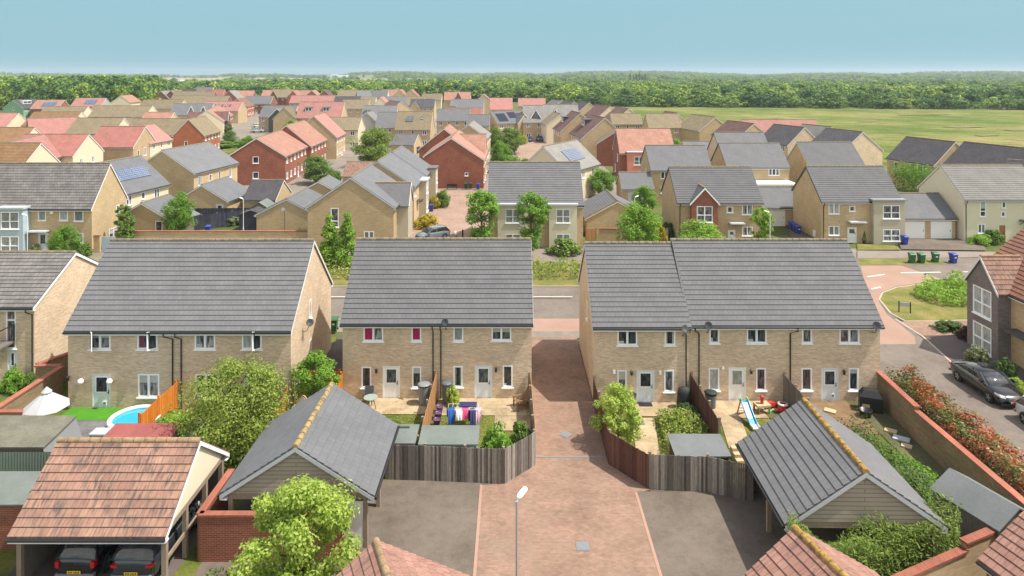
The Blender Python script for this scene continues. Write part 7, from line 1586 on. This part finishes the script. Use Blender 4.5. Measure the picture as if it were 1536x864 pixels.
def cloth(label, x, w, drop, mat, y=38.25, z=1.25, cat='laundry', seed=0):
    rr = random.Random(seed); m = MB(); n = 7; pts = []
    for i in range(n+1):
        xx = -w/2+w*i/n; yy = 0.03*math.sin(i*1.9+seed); pts.append((xx, yy))
    V = [(a, b+0.03, 0.0) for a, b in pts]+[(a, b-0.05, -0.02) for a, b in pts]+[(a*0.96, b*1.6-0.07, -drop+rr.uniform(-0.04, 0.04)) for a, b in pts]+[(a, 0.28+b, -0.01) for a, b in pts]+[(a*0.97, 0.32+b, -drop*0.7) for a, b in pts]
    k = n+1; Fc = [[i, i+1, k+i+1, k+i][::-1] for i in range(n)]+[[k+i, k+i+1, 2*k+i+1, 2*k+i][::-1] for i in range(n)]+[[i, i+1, 3*k+i+1, 3*k+i] for i in range(n)]+[[3*k+i, 3*k+i+1, 4*k+i+1, 4*k+i] for i in range(n)]
    m.add(V, Fc, True); tag(m.build('laundry', M[mat], None, (x, y+rr.uniform(-0.12, 0.12), z+rr.uniform(-0.05, 0.03)), rr.uniform(-0.35, 0.35)), label, cat)
for i, (lb, x, w, dr, mt) in enumerate((('blue towel hanging at the left end of the clothes airer', -3.4, 0.42, 0.78, 'c_blue'), ('white top hanging on the airer beside the blue towel', -2.95, 0.35, 0.5, 'c_white'), ('bright pink cloth hanging on the middle of the airer', -2.62, 0.36, 0.55, 'c_pink'), ('navy trousers hanging long from the airer', -2.2, 0.34, 1.05, 'c_navy'), ('pale pink cloth at the right end of the airer', -1.88, 0.34, 0.75, 'c_palepink'))): cloth(lb, x, w, dr, mt, seed=i)
m = MB(); m.box(-0.5, -0.3, 0, 0.5, 0.3, 0.03); m.box(-0.35, -0.28, 0.031, 0.1, 0.25, 0.06); tag(m.build('laundry', M['c_navy'], None, (-2.5, 38.75, 1.26)), 'dark washing laid flat across the top of the airer', 'laundry')
for i, lb in enumerate(('nearest', 'middle', 'farthest')):
    o = thing('flower_pot', 'purple glazed flower pot along the golden dividing fence, '+lb+' of three', 'flower pot', (-4.25, 38.6+i*0.75, 0.17)); m = MB(); m.lathe([(0.0, 0), (0.14, 0), (0.22, 0.34), (0.24, 0.36), (0.21, 0.36), (0.18, 0.30)], n=14); m.build('pot', M['purple'], o); m = MB(); m.lathe([(0, 0.30), (0.19, 0.31)], n=14); m.build('soil', M['soil'], o)
o = thing('adirondack_chair', 'brown slatted timber armchair against the golden driveway fence', 'chair', (0.55, 40.6, 0.19), R(-70))
m = MB()
for k in range(5): m.bar((-0.28+k*0.14, 0.15, 0.33), (-0.28+k*0.14, 0.55, 1.05), 0.11, 0.025)
m.build('backrest', M['wood'], o); m = MB()
for k in range(5): m.box(-0.32, -0.35+k*0.12, 0.40-k*0.022, 0.32, -0.25+k*0.12, 0.42-k*0.022)
m.build('seat', M['wood'], o)
for s in (-1, 1):
    m = MB(); m.box(s*0.38-0.07, -0.42, 0.58, s*0.38+0.07, 0.35, 0.61); m.build('armrest', M['wood'], o)
    m = MB(); m.box(s*0.36-0.03, -0.38, 0, s*0.36+0.03, -0.30, 0.58); m.bar((s*0.33, -0.35, 0.38), (s*0.33, 0.6, 0.05), 0.04, 0.1); m.build('leg', M['wood'], o)
o = thing('covered_barbecue', 'dark green covered barbecue against the dark brown fence', 'barbecue', (10.25, 40.6, 0.19)); m = MB(); m.lathe([(0.48, 0), (0.46, 0.5), (0.44, 0.95), (0.34, 1.18), (0.1, 1.25), (0, 1.25)], n=12, sx=0.95, sy=0.7); m.build('cover', M['charcoal'], o)
o = thing('covered_barbecue', 'black covered barbecue in the corner of the deck by the buff wall', 'barbecue', (21.2, 40.35, 0.19), R(-20)); m = MB(); m.add([(-0.62, -0.35, 0), (0.62, -0.35, 0), (0.62, 0.35, 0), (-0.62, 0.35, 0), (-0.62, -0.38, 0.85), (0.62, -0.38, 0.85), (0.62, 0.38, 0.85), (-0.62, 0.38, 0.85), (-0.4, -0.2, 1.2), (0.4, -0.2, 1.2), (0.4, 0.25, 1.2), (-0.4, 0.25, 1.2)], [[3, 2, 1, 0], [0, 1, 5, 4], [1, 2, 6, 5], [2, 3, 7, 6], [3, 0, 4, 7], [4, 5, 9, 8], [5, 6, 10, 9], [6, 7, 11, 10], [7, 4, 8, 11], [8, 9, 10, 11]]); m.build('cover', M['black'], o); m = MB(); m.box(-0.5, -0.42, 0.05, -0.1, -0.385, 0.45); m.build('panel', M['palewood'], o)
m = MB(); m.lathe([(0, 0.02), (0.30, 0.02), (0.36, 0.36), (0.38, 0.38), (0.34, 0.38), (0.28, 0.08), (0, 0.07)], n=16); tag(m.build('planter_tub', M['black'], None, (20.5, 39.6, 0.19)), 'low black tub in front of the black covered barbecue', 'tub')
m = MB(); m.box(-0.4, -0.25, 0, 0.4, 0.25, 0.012); tag(m.build('doormat', M['black'], None, (XD(968, 41.0), 41.0, 0.2)), 'dark doormat outside the shrub garden door', 'doormat'); m = MB(); m.box(-0.35, -0.3, 0, 0.35, 0.3, 0.02); tag(m.build('paving_slab', M['midgrey'], None, (XD(957, 38.9), 38.9, 0.2)), 'single dark slab on the path in the shrub garden', 'slab')
chair('grey garden chair half hidden behind the lime tree', XD(944, 40.4), 40.5, R(-60), 'midgrey'); m = MB(); m.lathe([(0, 0), (0.13, 0), (0.19, 0.2), (0.2, 0.42), (0.15, 0.5), (0.11, 0.5)], n=12); tag(m.build('garden_urn', M['palewood'], None, (10.55, 38.9, 0.17)), 'pale clay urn by the dark brown fence', 'urn')
o = thing('toy_slide', 'childs blue and white slide with a red ladder on the small lawn', 'slide', (13.45, 39.6, 0.17), R(-84)); prof = [(0.0, 0.92), (0.15, 0.90), (0.5, 0.62), (0.9, 0.32), (1.2, 0.16), (1.35, 0.12), (1.62, 0.11)]
for nm, mt, a, b in (('chute', 't_blue', 0, 4), ('chute_end', 't_white', 4, 6)):
    m = MB()
    for i in range(a, b):
        (x0, z0), (x1, z1) = prof[i], prof[i+1]; m.poly([(x0, -0.2, z0), (x1, -0.2, z1), (x1, 0.2, z1), (x0, 0.2, z0)]); m.poly([(x0, 0.2, z0-0.02), (x1, 0.2, z1-0.02), (x1, -0.2, z1-0.02), (x0, -0.2, z0-0.02)])
        for s in (-1, 1): m.bar((x0, s*0.21, z0+0.05), (x1, s*0.21, z1+0.05), 0.03, 0.13)
    m.build(nm, M[mt], o)
for s in (-1, 1): m = MB(); m.bar((-0.42, s*0.21, 0), (-0.02, s*0.19, 0.92), 0.05, 0.06); m.build('ladder_rail', M['t_red'], o); m = MB(); m.tube([(-0.1, s*0.2, 0.85), (-0.08, s*0.2, 1.12), (0.12, s*0.2, 1.05), (0.18, s*0.2, 0.92)], 0.025, 6); m.build('hand_rail', M['t_green'], o)
for k in range(3): m = MB(); m.box(-0.36+k*0.11-0.04, -0.2, 0.2+k*0.22, -0.36+k*0.11+0.05, 0.2, 0.23+k*0.22); m.build('step', M['t_white'], o)
o = thing('play_table', 'childs sand and water play table with green legs on the patio', 'play table', (XD(1143, 40.1), 40.1, 0.19), R(10)); m = MB(); m.box(-0.42, -0.3, 0.38, 0.42, 0.3, 0.5); m.build('tray', M['palewood'], o)
for x, y, mt in ((-0.36, -0.25, 'wood'), (0.36, 0.25, 'wood'), (-0.36, 0.25, 'wood'), (0.3, -0.28, 't_green')): m = MB(); m.lathe([(0.06, 0), (0.06, 0.38)], n=8); m.build('leg', M[mt], o, (x, y, 0))
m = MB(); m.lathe([(0.1, 0.5), (0.08, 0.8), (0.13, 0.82), (0.12, 0.95), (0, 0.97)], n=10); m.build('tower', M['t_red'], o)
m = MB(); m.lathe([(0.0, 0), (0.24, 0), (0.29, 0.25), (0.26, 0.5)], n=18); o = thing('toy_drum', 'red barrel with a white rim against the grey-brown fence', 'barrel', (XD(1172, 40.2), 40.0, 0.19)); m.build('body', M['t_red'], o); m = MB(); m.lathe([(0.2, 0.52), (0.29, 0.48), (0.31, 0.54), (0.2, 0.58)], n=18); m.build('rim', M['t_white'], o)
o = thing('ride_on_toy', 'small red ride-on toy car on the patio beside the red barrel', 'toy', (XD(1157, 40.8), 40.7, 0.19), R(20)); m = MB(); m.add([(-0.4, -0.18, 0.1), (0.4, -0.18, 0.1), (0.4, 0.18, 0.1), (-0.4, 0.18, 0.1), (-0.36, -0.16, 0.34), (0.1, -0.16, 0.3), (0.1, 0.16, 0.3), (-0.36, 0.16, 0.34)], [[3, 2, 1, 0], [4, 5, 6, 7], [0, 1, 5, 4], [1, 2, 6, 5], [2, 3, 7, 6], [3, 0, 4, 7]]); m.build('body', M['t_red'], o)
for x in (-0.25, 0.25):
    for s in (-1, 1): m = MB(); m.lathe([(0, -0.03), (0.09, -0.03), (0.09, 0.03), (0, 0.03)], n=10, smooth=False); m.v = [(a, c, b) for a, b, c in m.v]; m.build('wheel', M['black'], o, (x, s*0.2, 0.09))
m = MB(); m.box(-0.9, -0.6, 0, 0.9, 0.6, 0.012); tag(m.build('ground_mat', M['greenmat'], None, (15.75, 39.6, 0.197), R(8)), 'dark green mat on the ground below the red barrel', 'mat')
o = thing('timber_steps', 'pale timber garden steps beside the grey shed, above the right fence', 'steps', (12.0, 35.0, 0.0), R(5))
for k in range(4): m = MB(); m.box(-0.55, -0.5+k*0.3, 0.0, 0.55, -0.2+k*0.3-0.01, 0.16+k*0.16); m.build('step', M['palewood'], o)
for i, (px, py, w, d, lb) in enumerate(((1245, 617, 0.62, 0.45, 'square pale board lying on the deck'), (1336, 647, 0.6, 0.4, 'pale board at the edge of the deck, by the hedge'), (1352, 659, 0.8, 0.5, 'grey-white board lying beside the hedge'), (1360, 670, 0.5, 0.4, 'pale board farthest down beside the hedge'))):
    x, y = G(px, py, 0.2); m = MB(); m.box(-w/2, -d/2, 0, w/2, d/2, 0.07); tag(m.build('board', M['palewood'] if i != 2 else M['palegrey'], None, (x, y, 0.2), R(-35)), lb, 'board')
o = thing('bird_table', 'white-roofed wooden bird table by the pale gable wall', 'bird table', (XD(457, 38.6), 38.4, 0.15)); m = MB(); m.box(-0.05, -0.05, 0, 0.05, 0.05, 1.05); m.build('post', M['wood'], o); m = MB(); m.box(-0.62, -0.4, 1.05, 0.62, 0.4, 1.12); m.build('tray', M['t_white'], o)
for s in (-1, 1): m = MB(); m.bar((s*0.62, 0, 1.14), (0, 0, 1.85), 0.6, 0.04, up=(0, 1, 0)) if False else m.bar((s*0.55, 0, 1.13), (0, 0, 1.8), 0.06, 0.09); m.build('roof_rail', M['palewood'], o)
m = MB(); m.add([(-0.5, -0.2, 1.2), (0.5, -0.2, 1.2), (0, -0.05, 1.72), (-0.5, 0.2, 1.2), (0.5, 0.2, 1.2), (0, 0.05, 1.72)], [[0, 1, 2], [5, 4, 3], [0, 2, 5, 3], [1, 4, 5, 2]]); m.build('roof', M['greyplastic'], o)
o = thing('bench', 'black bench against the red brick end wall, centre', 'bench', (*G(678, 284.5), 0.1)); m = MB(); m.box(-0.9, -0.25, 0.42, 0.9, 0.25, 0.48); m.build('seat', M['black'], o); m = MB(); m.box(-0.9, 0.2, 0.48, 0.9, 0.26, 0.85); m.build('backrest', M['black'], o)
for s in (-1, 1): m = MB(); m.box(s*0.8-0.04, -0.22, 0, s*0.8+0.04, 0.22, 0.42); m.build('leg', M['black'], o)
o = thing('potted_conifer', 'small dark conifer in a black pot beside the grey rendered bay', 'potted plant', (XD(1298, 80), 80.2, 0.1)); m = MB(); m.lathe([(0.0, 0), (0.18, 0), (0.24, 0.4), (0.2, 0.4)], n=12); m.build('pot', M['black'], o)
rg_ = np.random.default_rng(91); tt = rg_.random(500); an = rg_.random(500)*6.28; P_ = np.stack([0.28*(1-tt)*np.cos(an), 0.28*(1-tt)*np.sin(an), 0.4+1.1*tt], 1); link('foliage', leaves_mesh('foliage', P_, P_*np.array([1, 1, 0])+np.array([0, 0, 0.3]), np.full(500, 0.12), 'leaf_deep', rg_), o)

# blinds and curtains seen behind the front-row glass
M['blind'] = plain('pale_roller_blind', (0.42, 0.43, 0.41), 0.35, 0.08, 3); M['cur_grey'] = plain('grey_curtain', (0.26, 0.26, 0.27), 0.35, 0.25, 14); M['cur_plum'] = plain('plum_curtain', (0.16, 0.05, 0.07), 0.35, 0.3, 14); M['cur_cream'] = plain('cream_curtain', (0.50, 0.44, 0.34), 0.35, 0.2, 14)
rc = random.Random(21)
for H in (B1, B2, B3a, B3b, F9, R1, R6, R11, R13, M1):
    for o in list(H['o'].children):
        if not o.name.startswith('window'): continue
        if any(c.name.startswith('pane') and c.data.materials[0].name in ('pink_curtain', 'net_curtained_glass') for c in o.children): continue
        xs_ = [v.co.x for v in o.data.vertices]; zs_ = [v.co.z for v in o.data.vertices]; x0, x1, z1 = min(xs_)+0.07, max(xs_)-0.07, max(zs_)-0.07
        k = rc.random(); m = MB()
        if k < 0.28: m.box(x0, 0.070, z1-(z1-0.07)*rc.uniform(0.2, 0.55), x1, 0.0745, z1); m.build('blind', M['blind'], o)
        elif k < 0.75:
            mt = M[rc.choice(['cur_grey', 'cur_grey', 'cur_cream', 'cur_plum'])]; wd = (x1-x0)*rc.uniform(0.14, 0.3)
            for a, b in ((x0, x0+wd), (x1-wd, x1)): c = MB(); c.box(a, 0.070, 0.072, b, 0.0745, z1); c.build('curtain', mt, o)
        else: m.box(x0+0.02, 0.071, 0.07, x0+0.02+(x1-x0)*0.3, 0.0745, 0.07+rc.uniform(0.15, 0.3)); m.build('ornament', M[rc.choice(['cur_cream', 'cur_plum', 'blind'])], o)
# ------------------------------------------------------------------ camera, light, view
cam = bpy.data.cameras.new('camera'); co = bpy.data.objects.new('camera', cam); COL.objects.link(co)
co.location = (0, 0, CH); co.rotation_euler = (R(90), 0, 0)
cam.sensor_width = 36; cam.lens = 24.0; cam.shift_y = -320.0/1536; cam.clip_start = 0.5; cam.clip_end = 12000
scn.camera = co
SE, SA = R(60), R(-11)          # sun elevation; azimuth measured from +X towards +Y
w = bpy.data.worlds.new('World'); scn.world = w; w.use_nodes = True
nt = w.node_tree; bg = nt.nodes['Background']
sky = nt.nodes.new('ShaderNodeTexSky'); sky.sky_type = 'NISHITA'; sky.sun_disc = False
sky.sun_elevation = SE; sky.sun_rotation = R(90)-SA; sky.altitude = 50; sky.air_density = 1.0; sky.dust_density = 1.2; sky.ozone_density = 1.0
tc = nt.nodes.new('ShaderNodeTexCoord'); sx = nt.nodes.new('ShaderNodeSeparateXYZ'); nt.links.new(tc.outputs['Generated'], sx.inputs[0])
# clear blue air low down, a bright unseen band added above it to fill the shaded walls, thin blue towards the zenith (warm white balance)
base = mixc(nt, 1.0, sky.outputs[0], (1.08, 0.98, 0.82), 'MULTIPLY')
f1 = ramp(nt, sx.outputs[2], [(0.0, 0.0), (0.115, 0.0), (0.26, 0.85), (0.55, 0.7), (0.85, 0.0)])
f2 = ramp(nt, sx.outputs[2], [(0.0, 1.0), (0.115, 0.93), (0.22, 0.0)])
sky_fill = mixc(nt, f1, base, (5.5, 5.15, 4.5))
nt.links.new(mixc(nt, f2, sky_fill, (0.90, 1.70, 2.05)), bg.inputs[0]); bg.inputs[1].default_value = 0.15
sl = bpy.data.lights.new('sun', 'SUN'); sl.energy = 3.05; sl.angle = R(0.5); sl.color = (1.0, 0.95, 0.86)
so = bpy.data.objects.new('sun', sl); COL.objects.link(so)
d = Vector((math.cos(SE)*math.cos(SA), math.cos(SE)*math.sin(SA), math.sin(SE)))
so.rotation_euler = d.to_track_quat('Z', 'Y').to_euler(); so.location = (60, 0, 90)
scn.view_settings.view_transform = 'Standard'; scn.view_settings.look = 'None'; scn.view_settings.exposure = 1.03; scn.view_settings.gamma = 1.0
scn.view_settings.use_curve_mapping = False
scn.render.engine = 'CYCLES'
